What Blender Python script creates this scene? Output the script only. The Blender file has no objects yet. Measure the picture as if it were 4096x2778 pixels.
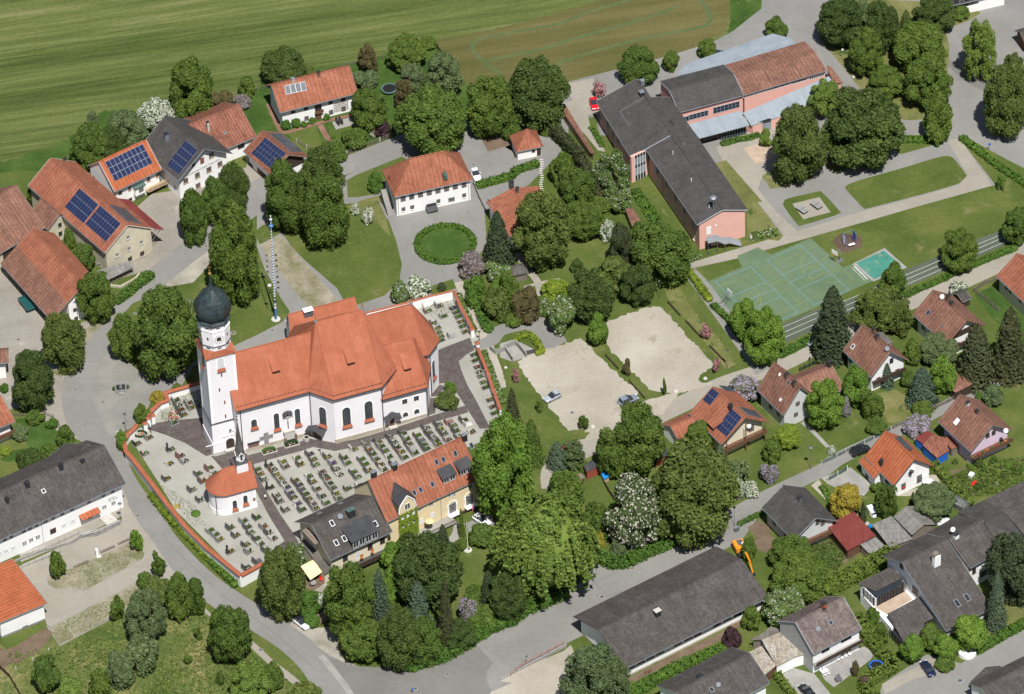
# ---- camera, sky, sun, materials
import bpy,math,random
from mathutils import Vector,Matrix
random.seed(7)
SC=bpy.context.scene
COL=SC.collection
R_=math.radians
F_PX,PITCH,ROLL,ALT=(25000.0,R_(41.3),R_(2.4),893.0)
UPV=Vector((0,math.sin(PITCH),math.cos(PITCH)))
DIRV=Vector((0,math.cos(PITCH),-math.sin(PITCH)))
RT=Vector((1,0,0))
XC=RT*math.cos(ROLL)-UPV*math.sin(ROLL)
YC=RT*math.sin(ROLL)+UPV*math.cos(ROLL)
CAMP=Vector((0,-ALT/math.tan(PITCH),ALT))
cam_data=bpy.data.cameras.new('camera')
cam=bpy.data.objects.new('camera',cam_data)
COL.objects.link(cam)
cam.matrix_world=Matrix.Translation(CAMP)@Matrix((XC,YC,-DIRV)).transposed().to_4x4()
cam_data.sensor_width=36
cam_data.lens=F_PX/4096*36
cam_data.clip_start=10
cam_data.clip_end=9000
SC.camera=cam
SUN_EL,SUN_AZ=(R_(61),R_(13))
world=bpy.data.worlds.new('World')
SC.world=world
world.use_nodes=True
wn=world.node_tree
sky=wn.nodes.new('ShaderNodeTexSky')
sky.sky_type='NISHITA'
sky.sun_disc=False
sky.sun_elevation=SUN_EL
sky.sun_rotation=math.pi-SUN_AZ
bgn=wn.nodes['Background']
wn.links.new(sky.outputs[0],bgn.inputs[0])
bgn.inputs[1].default_value=.06
sun_d=bpy.data.lights.new('sun','SUN')
sun_d.energy=5.0
sun_d.angle=R_(.5)
sun_d.color=(1.0,.975,.935)
sun=bpy.data.objects.new('sun',sun_d)
COL.objects.link(sun)
sdir=Vector((-math.sin(SUN_AZ)*math.cos(SUN_EL),math.cos(SUN_AZ)*math.cos(SUN_EL),-math.sin(SUN_EL)))
sun.rotation_euler=sdir.to_track_quat('-Z','Y').to_euler()
SC.view_settings.view_transform='Standard'
SC.view_settings.look='None'
SC.view_settings.exposure=.3
SC.view_settings.gamma=1.0
SC.render.engine='CYCLES'
SC.cycles.max_bounces=5
SC.cycles.diffuse_bounces=3
SC.cycles.glossy_bounces=2
SC.cycles.transparent_max_bounces=4
TS=.60277
TO={'A0':(0,0),'A1':(1000,0),'A2':(2000,0),'A3':(3000,0),'B0':(0,900),'B1':(1000,900),'B2':(2000,900),'B3':(3046,900),'C0':(0,1828),'C1':(1000,1828),'C2':(2000,1828),'C3':(3046,1828)}
def T(k,*xy):
 if k=='O':
  q=[(xy[i]*1.7625,xy[i+1]*1.7625)for i in range(0,len(xy),2)]
 else:
  ox,oy=TO[k]
  q=[(ox+xy[i]*TS,oy+xy[i+1]*TS)for i in range(0,len(xy),2)]
 return q[0]if len(q)==1 else q
def ray(p):
 return XC*((p[0]-2048)/F_PX)-YC*((p[1]-1389)/F_PX)+DIRV
def G(p,z=.0):
 v=ray(p)
 return CAMP+v*((z-CAMP.z)/v.z)
def ray_plane(p,pt,n):
 v=ray(p)
 return CAMP+v*((pt-CAMP).dot(n)/v.dot(n))
PXM=F_PX/(ALT/math.sin(PITCH))
MATS={}
def nmat(name,rough=.85,spec=.25,metal=.0):
 m=bpy.data.materials.new(name)
 m.use_nodes=True
 b=m.node_tree.nodes['Principled BSDF']
 b.inputs['Roughness'].default_value=rough
 b.inputs['Specular IOR Level'].default_value=spec
 b.inputs['Metallic'].default_value=metal
 return(m,m.node_tree,b)
def c4(c):
 return(c[0],c[1],c[2],1.0)
def flat(name,col,rough=.7,spec=.3,metal=.0,var=.12,scale=1.5):
 if name in MATS:
  return MATS[name]
 m,t,b=nmat(name,rough,spec,metal)
 tc=t.nodes.new('ShaderNodeTexCoord')
 n=t.nodes.new('ShaderNodeTexNoise')
 n.inputs['Scale'].default_value=scale
 n.inputs['Detail'].default_value=5
 r=t.nodes.new('ShaderNodeValToRGB')
 r.color_ramp.elements[0].position=.35
 r.color_ramp.elements[1].position=.7
 r.color_ramp.elements[0].color=c4([x*(1-var)for x in col])
 r.color_ramp.elements[1].color=c4([min(x*(1+var*.6),.9)for x in col])
 t.links.new(tc.outputs['Object'],n.inputs['Vector'])
 t.links.new(n.outputs[0],r.inputs[0])
 t.links.new(r.outputs[0],b.inputs['Base Color'])
 MATS[name]=m
 return m
def noise(t,vec,scale,detail=4,rough=.55,dist=0):
 n=t.nodes.new('ShaderNodeTexNoise')
 n.inputs['Scale'].default_value=scale
 n.inputs['Detail'].default_value=detail
 n.inputs['Roughness'].default_value=rough
 n.inputs['Distortion'].default_value=dist
 t.links.new(vec,n.inputs['Vector'])
 return n.outputs[0]
def ramp(t,fac,stops):
 r=t.nodes.new('ShaderNodeValToRGB')
 e=r.color_ramp.elements
 e[0].position,e[0].color=(stops[0][0],c4(stops[0][1]))
 e[1].position,e[1].color=(stops[-1][0],c4(stops[-1][1]))
 for p,c in stops[1:-1]:
  x=e.new(p)
  x.color=c4(c)
 t.links.new(fac,r.inputs[0])
 return r.outputs[0]
def mix(t,fac,a,b,mode='MIX'):
 x=t.nodes.new('ShaderNodeMix')
 x.data_type='RGBA'
 x.blend_type=mode
 if isinstance(fac,(int,float)):
  x.inputs[0].default_value=fac
 else:
  t.links.new(fac,x.inputs[0])
 for i,v in((6,a),(7,b)):
  if isinstance(v,(tuple,list)):
   x.inputs[i].default_value=c4(v)
  else:
   t.links.new(v,x.inputs[i])
 return x.outputs[2]
def vmath(t,op,a,b=None):
 x=t.nodes.new('ShaderNodeVectorMath')
 x.operation=op
 t.links.new(a,x.inputs[0])
 if b is not None:
  if isinstance(b,tuple):
   x.inputs[1].default_value=b
  else:
   t.links.new(b,x.inputs[1])
 return x.outputs[0]
def fmath(t,op,a,b=None):
 x=t.nodes.new('ShaderNodeMath')
 x.operation=op
 if isinstance(a,(int,float)):
  x.inputs[0].default_value=a
 else:
  t.links.new(a,x.inputs[0])
 if b is not None:
  if isinstance(b,(int,float)):
   x.inputs[1].default_value=b
  else:
   t.links.new(b,x.inputs[1])
 return x.outputs[0]
def coords(t,kind='Object',rot=.0,scale=(1,1,1)):
 tc=t.nodes.new('ShaderNodeTexCoord')
 if rot==0 and scale==(1,1,1):
  return tc.outputs[kind]
 a=t.nodes.new('ShaderNodeMapping')
 a.inputs['Rotation'].default_value=(0,0,rot)
 t.links.new(tc.outputs[kind],a.inputs[0])
 b=t.nodes.new('ShaderNodeMapping')
 b.inputs['Scale'].default_value=scale
 t.links.new(a.outputs[0],b.inputs[0])
 return b.outputs[0]
def bump(t,b,h,strength=.4,dist=.05):
 n=t.nodes.new('ShaderNodeBump')
 n.inputs['Strength'].default_value=strength
 n.inputs['Distance'].default_value=dist
 t.links.new(h,n.inputs['Height'])
 t.links.new(n.outputs[0],b.inputs['Normal'])
def ground_mat(name,cols,s1=.12,s2=2.0,grain=.12,rough=.95,bmp=0,stains=None):
 m,t,b=nmat(name,rough,.1)
 v=coords(t)
 a=noise(t,v,s1,6,.6,.3)
 f=noise(t,v,s2,5,.7)
 s=fmath(t,'ADD',fmath(t,'MULTIPLY',a,.62),fmath(t,'MULTIPLY',f,.38))
 col=ramp(t,s,[(.36,cols[0]),(.5,cols[1]),(.64,cols[2])])
 g=noise(t,v,9,3,.8)
 gg=ramp(t,g,[(.3,(1-grain,)*3),(.7,(1+grain,)*3)])
 col=mix(t,1.0,col,gg,'MULTIPLY')
 if name.startswith('asphalt'):
  for k,sc_ in((1,.05),):
   vo=t.nodes.new('ShaderNodeTexVoronoi')
   vo.inputs['Scale'].default_value=sc_
   wv=v
   t.links.new(wv,vo.inputs['Vector'])
   if k:
    col=mix(t,1.0,col,ramp(t,vo.outputs['Color'],[(0,(.93,.93,.93)),(1,(1.06,1.06,1.06))]),'MULTIPLY')
   else:
    vo.feature='DISTANCE_TO_EDGE'
    col=mix(t,ramp(t,vo.outputs[0],[(.006,(.4,.4,.4)),(.014,(0,0,0))]),col,[c*.4 for c in cols[0]])
 if stains:
  sn=noise(t,v,stains[1],7,.65,.6)
  sf=ramp(t,sn,[(stains[2],(0,0,0)),(stains[2]+.1,(1,1,1))])
  col=mix(t,sf,col,stains[0])
 t.links.new(col,b.inputs['Base Color'])
 if bmp:
  bump(t,b,f,bmp,.08)
 MATS[name]=m
 return m
def roof_mat(name,cols,rw=.24,rh=.34,line=.16,streak=.25,pantile=0,rough=.85):
 m,t,b=nmat(name,rough,.2)
 uv=t.nodes.new('ShaderNodeUVMap').outputs[0]
 big=noise(t,uv,.25,5,.6,.4)
 tc=t.nodes.new('ShaderNodeTexCoord').outputs['Object']
 patch=noise(t,tc,.9,4,.7)
 s=fmath(t,'ADD',fmath(t,'MULTIPLY',big,.6),fmath(t,'MULTIPLY',patch,.4))
 col=ramp(t,s,[(.34,cols[0]),(.5,cols[1]),(.68,cols[2])])
 dv=t.nodes.new('ShaderNodeMapping')
 dv.inputs['Scale'].default_value=(1/rw,1/rh,1)
 t.links.new(uv,dv.inputs[0])
 fl=vmath(t,'FLOOR',dv.outputs[0])
 wh=t.nodes.new('ShaderNodeTexWhiteNoise')
 wh.noise_dimensions='2D'
 t.links.new(fl,wh.inputs['Vector'])
 per=ramp(t,wh.outputs[0],[(0,(1-streak*.6,)*3),(1,(1+streak*.5,)*3)])
 col=mix(t,1.0,col,per,'MULTIPLY')
 st=t.nodes.new('ShaderNodeMapping')
 st.inputs['Scale'].default_value=(1.6,.12,1)
 t.links.new(uv,st.inputs[0])
 sn=noise(t,st.outputs[0],1.0,4,.6)
 sc_=ramp(t,sn,[(.3,(1-streak*.7,)*3),(.7,(1.08,)*3)])
 col=mix(t,1.0,col,sc_,'MULTIPLY')
 sep=t.nodes.new('ShaderNodeSeparateXYZ')
 t.links.new(dv.outputs[0],sep.inputs[0])
 fy=fmath(t,'FRACT',sep.outputs[1])
 ln=fmath(t,'LESS_THAN',fy,.16)
 col=mix(t,fmath(t,'MULTIPLY',ln,line),col,[c*.35 for c in cols[0]])
 if pantile:
  su=fmath(t,'FRACT',fmath(t,'MULTIPLY',sep.outputs[0],1/pantile))
  l2=fmath(t,'LESS_THAN',su,.2)
  col=mix(t,fmath(t,'MULTIPLY',l2,line*2.2),col,[c*.35 for c in cols[0]])
 t.links.new(col,b.inputs['Base Color'])
 bump(t,b,fy,.5,.03)
 MATS[name]=m
 return m
def leaf_mat(name,c_dark,c_light,c_spot=None,spot=.0,rough=.7):
 m,t,b=nmat(name,rough,.25)
 oi=t.nodes.new('ShaderNodeObjectInfo')
 gi=t.nodes.new('ShaderNodeNewGeometry')
 v=coords(t)
 n1=noise(t,v,.55,3,.6)
 s=fmath(t,'ADD',fmath(t,'MULTIPLY',n1,.55),fmath(t,'MULTIPLY',gi.outputs['Random Per Island'],.45))
 col=ramp(t,s,[(.25,c_dark),(.75,c_light)])
 tint=ramp(t,oi.outputs['Random'],[(0,(.86,.9,.9)),(1,(1.14,1.1,1.0))])
 col=mix(t,1.0,col,tint,'MULTIPLY')
 if c_spot:
  gt=fmath(t,'GREATER_THAN',gi.outputs['Random Per Island'],1-spot)
  col=mix(t,gt,col,c_spot)
 t.links.new(col,b.inputs['Base Color'])
 tr=t.nodes.new('ShaderNodeBsdfTranslucent')
 t.links.new(col,tr.inputs[0])
 ms=t.nodes.new('ShaderNodeMixShader')
 ms.inputs[0].default_value=.34
 out=t.nodes['Material Output']
 t.links.new(b.outputs[0],ms.inputs[1])
 t.links.new(tr.outputs[0],ms.inputs[2])
 t.links.new(ms.outputs[0],out.inputs[0])
 MATS[name]=m
 return m
ground_mat('lawn',[(.05,.078,.016),(.075,.102,.024),(.12,.128,.038)],.09,1.2,.24,stains=((.14,.14,.055),.16,.6))
ground_mat('lawn_lush',[(.03,.06,.012),(.045,.085,.017),(.075,.115,.028)],.15,1.5,.28,stains=((.1,.125,.045),.6,.6))
ground_mat('lawn_dry',[(.09,.1,.032),(.13,.135,.045),(.2,.18,.085)],.12,1.5,.22,stains=((.05,.085,.02),.25,.56))
ground_mat('meadow_dry',[(.055,.085,.02),(.1,.12,.035),(.24,.2,.095)],.1,.8,.3,stains=((.04,.08,.015),.12,.55))
ground_mat('garden_soil',[(.05,.075,.02),(.09,.09,.04),(.16,.12,.08)],.3,1.6,.3)
ground_mat('bare_soil',[(.11,.075,.05),(.14,.1,.07),(.17,.13,.09)],.3,1.6,.2)
ground_mat('mulch',[(.075,.05,.038),(.1,.07,.05),(.13,.09,.07)],.3,2.6,.2)
ground_mat('asphalt',[(.182,.177,.165),(.208,.202,.188),(.232,.225,.21)],.08,.8,.06)
ground_mat('asphalt_dark',[(.145,.14,.13),(.165,.16,.148),(.185,.178,.165)],.08,.8,.06)
ground_mat('asphalt_patch',[(.13,.13,.128),(.15,.148,.146),(.17,.168,.163)],.08,.8,.06)
ground_mat('pavement_light',[(.24,.22,.18),(.275,.252,.21),(.31,.282,.235)],.1,1.0,.06)
ground_mat('gravel_yard',[(.25,.225,.175),(.33,.3,.245),(.4,.37,.31)],.055,2.0,.12,stains=((.26,.23,.17),.18,.6))
ground_mat('gravel_grey',[(.2,.185,.15),(.28,.26,.215),(.36,.33,.28)],.25,2.5,.2)
ground_mat('gravel_weedy',[(.12,.12,.05),(.22,.2,.14),(.33,.29,.23)],.22,2.6,.25)
ground_mat('farmyard',[(.2,.185,.155),(.25,.23,.195),(.29,.265,.225)],.1,1.1,.08,stains=((.36,.33,.28),.2,.62))
ground_mat('churchyard_gravel',[(.245,.238,.205),(.3,.291,.256),(.345,.335,.3)],.12,2.2,.1,stains=((.2,.21,.1),.5,.665))
ground_mat('cobble',[(.17,.165,.148),(.21,.203,.182),(.25,.24,.217)],.2,3.2,.2)
ground_mat('sports_green',[(.092,.135,.08),(.108,.158,.092),(.128,.175,.108)],.1,.8,.06)
ground_mat('track_grey',[(.07,.085,.062),(.084,.1,.074),(.1,.115,.088)],.1,.8,.06)
ground_mat('landing_teal',[(.045,.17,.13),(.055,.2,.155),(.07,.23,.18)],.2,.8,.05,stains=((.25,.24,.18),.3,.56))
ground_mat('concrete',[(.22,.215,.2),(.27,.26,.24),(.32,.31,.285)],.3,1.6,.08)
ground_mat('terracotta_tiles',[(.34,.25,.18),(.4,.31,.23),(.46,.38,.3)],.5,2.5,.1)
ground_mat('brick_path',[(.16,.085,.06),(.2,.11,.08),(.25,.15,.11)],.3,2.5,.15)
def field_material():
 m,t,b=nmat('mown_field',.95,.1)
 a=R_(-9.5)
 v1=coords(t,'Object',a,(.008,.16,1))
 v2=coords(t,'Object',a,(.03,.75,1))
 v3=coords(t)
 s1=noise(t,v1,1.0,3,.55)
 s2=noise(t,v2,1.0,5,.65)
 s3=noise(t,coords(t,'Object',a,(.07,2.4,1)),1.0,4,.7)
 s4=noise(t,v3,1.0,6,.8)
 s=fmath(t,'ADD',fmath(t,'ADD',fmath(t,'MULTIPLY',s1,.28),fmath(t,'MULTIPLY',s2,.3)),fmath(t,'ADD',fmath(t,'MULTIPLY',s3,.22),fmath(t,'MULTIPLY',s4,.2)))
 col=ramp(t,s,[(.4,(.042,.062,.016)),(.47,(.07,.094,.024)),(.53,(.105,.124,.037)),(.61,(.175,.175,.075))])
 t.links.new(col,b.inputs['Base Color'])
 MATS['mown_field']=m
 m,t,b=nmat('brown_field',.95,.1)
 v1=coords(t,'Object',a,(.012,.2,1))
 v3=coords(t)
 s1=noise(t,v1,1.0,5,.6)
 s3=noise(t,v3,1.3,6,.75)
 s4=noise(t,v3,.03,3,.5)
 s=fmath(t,'ADD',fmath(t,'MULTIPLY',s1,.45),fmath(t,'ADD',fmath(t,'MULTIPLY',s3,.3),fmath(t,'MULTIPLY',s4,.25)))
 col=ramp(t,s,[(.38,(.065,.07,.02)),(.5,(.098,.092,.032)),(.62,(.145,.125,.052))])
 t.links.new(col,b.inputs['Base Color'])
 MATS['brown_field']=m
field_material()
ground_mat('swath',[(.07,.095,.035),(.085,.108,.042),(.11,.125,.055)],.2,1.4,.3)
def paver_material(name,cols,w,h,rot):
 m,t,b=nmat(name,.85,.15)
 v=coords(t,'Object',rot)
 br=t.nodes.new('ShaderNodeTexBrick')
 t.links.new(v,br.inputs['Vector'])
 br.inputs['Scale'].default_value=1
 br.inputs['Brick Width'].default_value=w
 br.inputs['Row Height'].default_value=h
 br.inputs['Mortar Size'].default_value=.02
 br.inputs['Color1'].default_value=c4(cols[0])
 br.inputs['Color2'].default_value=c4(cols[1])
 br.inputs['Mortar'].default_value=c4(cols[2])
 n=noise(t,v,.5,5,.6)
 g=ramp(t,n,[(.3,(.82,)*3),(.7,(1.2,)*3)])
 col=mix(t,1.0,br.outputs[0],g,'MULTIPLY')
 t.links.new(col,b.inputs['Base Color'])
 bump(t,b,br.outputs['Fac'],-.3,.02)
 MATS[name]=m
paver_material('dark_pavers',[(.085,.07,.066),(.115,.095,.088),(.04,.037,.036)],.5,.42,R_(-20))
roof_mat('church_tiles',[(.285,.088,.045),(.33,.107,.058),(.375,.133,.076)],.2,.2,.08,.12)
roof_mat('red_tiles',[(.22,.078,.045),(.3,.11,.064),(.36,.145,.09)],.24,.34,.16,.26,4)
roof_mat('old_red_tiles',[(.17,.07,.046),(.25,.1,.065),(.31,.135,.095)],.24,.34,.25,.4,3)
roof_mat('brown_tiles',[(.15,.078,.056),(.22,.108,.076),(.28,.15,.11)],.3,.4,.2,.32,3)
roof_mat('orange_tiles',[(.3,.085,.036),(.37,.11,.048),(.42,.14,.07)],.3,.4,.2,.16,3)
roof_mat('grey_tiles',[(.052,.048,.046),(.068,.063,.06),(.086,.08,.076)],.3,.38,.22,.25,0)
roof_mat('brown_grey_tiles',[(.058,.05,.046),(.078,.069,.064),(.105,.094,.087)],.3,.38,.25,.35,0)
roof_mat('mottled_grey_tiles',[(.11,.085,.078),(.155,.12,.11),(.22,.18,.165)],.3,.38,.25,.45,0)
roof_mat('slate',[(.04,.04,.045),(.055,.056,.06),(.075,.077,.08)],.6,.6,.15,.15,0,.6)
roof_mat('standing_seam',[(.2,.235,.265),(.24,.275,.305),(.28,.31,.34)],.55,40,0,.08,1,.45)
roof_mat('copper_patina',[(.05,.1,.09),(.075,.13,.115),(.1,.17,.145)],.5,40,0,.2,1,.5)
roof_mat('onion_copper',[(.022,.034,.037),(.036,.052,.056),(.06,.084,.088)],.5,.7,.3,.35,0,.42)
roof_mat('shingle',[(.08,.075,.068),(.12,.11,.1),(.17,.155,.14)],.12,.22,.3,.5,0,.9)
roof_mat('red_sheet',[(.13,.03,.025),(.16,.038,.032),(.19,.05,.042)],.3,40,0,.12,1,.55)
roof_mat('felt',[(.1,.09,.08),(.15,.135,.12),(.2,.18,.16)],2,2,.2,.3)
roof_mat('corrugated_grey',[(.16,.15,.14),(.21,.2,.185),(.27,.25,.235)],.25,1.5,.2,.3,1,.8)
roof_mat('awning_cloth',[(.62,.5,.3),(.68,.56,.35),(.72,.6,.4)],.3,30,0,.06,1)
roof_mat('weathered_boards',[(.14,.11,.085),(.2,.16,.125),(.26,.21,.165)],.2,30,0,.3,1)
roof_mat('gravel_roof',[(.25,.2,.13),(.36,.32,.26),(.42,.4,.36)],.3,.3,0,.5)
flat('white_wall',(.82,.815,.8),.9,.1,0,.05,.4)
flat('white_trim',(.86,.86,.86),.8,.2,0,.03)
flat('lilac_wall',(.8,.775,.79),.9,.1,0,.04,.3)
flat('grey_white_wall',(.56,.57,.56),.9,.1,0,.08,.4)
flat('cream_wall',(.68,.62,.47),.9,.1,0,.06,.4)
flat('dirty_cream_wall',(.56,.51,.39),.9,.1,0,.16,.35)
flat('yellow_wall',(.72,.6,.38),.9,.1,0,.05,.4)
flat('pink_wall',(.7,.4,.335),.9,.1,0,.04,.3)
flat('pink_trim',(.74,.47,.38),.9,.1,0,.03,.3)
flat('violet_wall',(.62,.5,.6),.9,.1,0,.04,.3)
flat('sheet_grey',(.36,.38,.41),.6,.4,0,.05)
flat('shingle_wall',(.38,.38,.37),.9,.1,0,.15,3)
flat('dark_wood',(.06,.04,.03),.8,.2,0,.3,2)
flat('brown_wood',(.14,.075,.045),.8,.2,0,.25,2)
flat('red_wood',(.3,.07,.045),.8,.2,0,.2,2)
flat('weathered_wood',(.2,.17,.14),.9,.1,0,.25,2)
flat('light_wood',(.42,.3,.18),.8,.2,0,.2,2)
flat('plinth',(.42,.38,.3),.9,.1,0,.15,1)
flat('dark_stone',(.07,.068,.07),.35,.5,0,.2,2)
flat('black_stone',(.03,.03,.033),.25,.5,0,.2,2)
flat('grey_stone',(.26,.255,.245),.7,.3,0,.2,2)
flat('pale_stone',(.5,.48,.44),.8,.2,0,.15,2)
flat('red_stone',(.2,.11,.095),.5,.4,0,.2,2)
flat('brown_stone',(.13,.09,.07),.5,.4,0,.2,2)
flat('soil',(.06,.042,.03),.95,.1,0,.3,3)
flat('metal_grey',(.2,.22,.24),.45,.5,.6)
flat('zinc',(.36,.39,.42),.4,.5,.6)
flat('dark_metal',(.04,.042,.045),.5,.4,.3)
flat('gold',(.75,.48,.12),.3,.5,.9)
flat('window_frame_white',(.78,.78,.76),.6,.3,0,.02)
flat('window_frame_brown',(.11,.065,.045),.6,.3,0,.1)
flat('window_frame_blue',(.25,.33,.42),.6,.3,0,.05)
flat('shutter_pale',(.6,.62,.63),.7,.2,0,.05)
flat('glass',(.03,.036,.044),.08,.6,0,.3,3)
flat('glass_curtain',(.16,.16,.16),.15,.6,0,.6,2.5)
flat('solar_cell',(.018,.026,.07),.22,.5,0,.12,.6)
flat('collector_and_panel_sheen',(.06,.07,.085),.3,.5,0,.25,.6)  # collector tone; also the grazing sheen of rear-slope panels, put into the colour
flat('rubber',(.015,.015,.016),.8,.2)
flat('flower_red',(.3,.04,.04),.8,.1,0,.2)
flat('flower_yellow',(.42,.32,.04),.8,.1,0,.2)
flat('flower_white',(.5,.5,.42),.8,.1,0,.1)
flat('flower_orange',(.42,.16,.04),.8,.1,0,.2)
flat('flower_violet',(.16,.08,.35),.8,.1,0,.2)
flat('flower_pink',(.4,.18,.22),.8,.1,0,.2)
flat('plant_green',(.05,.1,.02),.9,.1,0,.35,6)
flat('plant_dark',(.022,.045,.014),.9,.1,0,.35,6)
flat('skin',(.5,.3,.22))
flat('hair_dark',(.03,.02,.015))
flat('cloth_white',(.65,.63,.6))
flat('cloth_pink',(.6,.12,.3))
flat('cloth_dark',(.03,.03,.04))
flat('ball_blue',(.02,.12,.5),.4)
flat('tarp_blue',(.01,.22,.62),.5,.3,0,.2,1)
flat('sign_white',(.8,.8,.8))
flat('sign_blue',(.03,.12,.45))
flat('pole_blue',(.06,.18,.38))
flat('orange_paint',(.75,.26,.02),.45,.4)
flat('plastic_red',(.6,.03,.02),.5)
flat('plastic_yellow',(.75,.5,.03),.5)
flat('line_white',(.5,.5,.46),.9)
flat('line_blue',(.16,.3,.4),.9)
flat('line_yellow',(.2,.23,.07),.9)
flat('awning_yellow',(.72,.55,.28))
flat('white_plastic',(.8,.8,.8),.4)
flat('bark',(.085,.065,.05),.95,.1,0,.3,3)
flat('birch_bark',(.5,.48,.44),.9,.1,0,.3,3)
flat('red_plaster',(.33,.09,.045),.85,.1,0,.1)
for k,c in{'car_white':(.78,.78,.78),'car_silver':(.36,.4,.44),'car_blue_grey':(.2,.24,.3),'car_red':(.6,.015,.02),'car_black':(.018,.018,.02),'car_navy':(.012,.018,.06),'car_green':(.02,.09,.09)}.items():
 flat(k,c,.25,.5,.1 if k!='car_white' else 0,.02)
leaf_mat('leaf_mid',(.05,.092,.016),(.14,.205,.036))
leaf_mat('leaf_dark',(.034,.062,.014),(.1,.145,.032))
leaf_mat('leaf_bright',(.0732,.1464,.0195),(.183,.2928,.0439))
leaf_mat('leaf_lime',(.1037,.1647,.0293),(.2196,.305,.0634))
leaf_mat('leaf_olive',(.061,.0903,.0195),(.1525,.1891,.0439))
leaf_mat('leaf_silver',(.0671,.1037,.0415),(.1708,.2257,.0976))
leaf_mat('leaf_bronze',(.0732,.0708,.0293),(.1708,.1403,.061))
leaf_mat('leaf_purple',(.0333,.0184,.0224),(.0915,.0461,.056))
leaf_mat('leaf_yellow',(.2,.17,.02),(.38,.31,.05))
leaf_mat('needle',(.0293,.0464,.022),(.0854,.1122,.0512))
leaf_mat('needle_blue',(.0447,.0749,.0488),(.1218,.1686,.1074))
leaf_mat('needle_brown',(.045,.054,.022),(.1,.108,.045))
leaf_mat('hedge_green',(.0488,.1098,.0171),(.122,.2196,.0342))
leaf_mat('hedge_lime',(.1142,.1757,.0183),(.2474,.3162,.0366))
leaf_mat('hedge_olive',(.0732,.122,.0195),(.1708,.2257,.0439))
leaf_mat('chestnut_bloom',(.0468,.0792,.021),(.1092,.1584,.045),(.55,.52,.42),.26)
leaf_mat('white_bloom',(.0952,.1581,.0549),(.1903,.2635,.0915),(.68,.67,.6),.48)
leaf_mat('pink_bloom',(.0952,.1054,.0549),(.1903,.1757,.0915),(.5,.22,.25),.6)
leaf_mat('lilac_bloom',(.1142,.1318,.0732),(.2284,.2284,.1464),(.36,.3,.4),.5)
leaf_mat('sparse_bloom',(.0761,.1318,.0366),(.1713,.246,.0549),(.5,.5,.44),.12)
leaf_mat('twigs',(.1142,.0878,.0824),(.2855,.246,.2196),(.32,.3,.3),.2)
leaf_mat('grass_tuft',(.0761,.123,.0274),(.1903,.2284,.0549))
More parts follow.
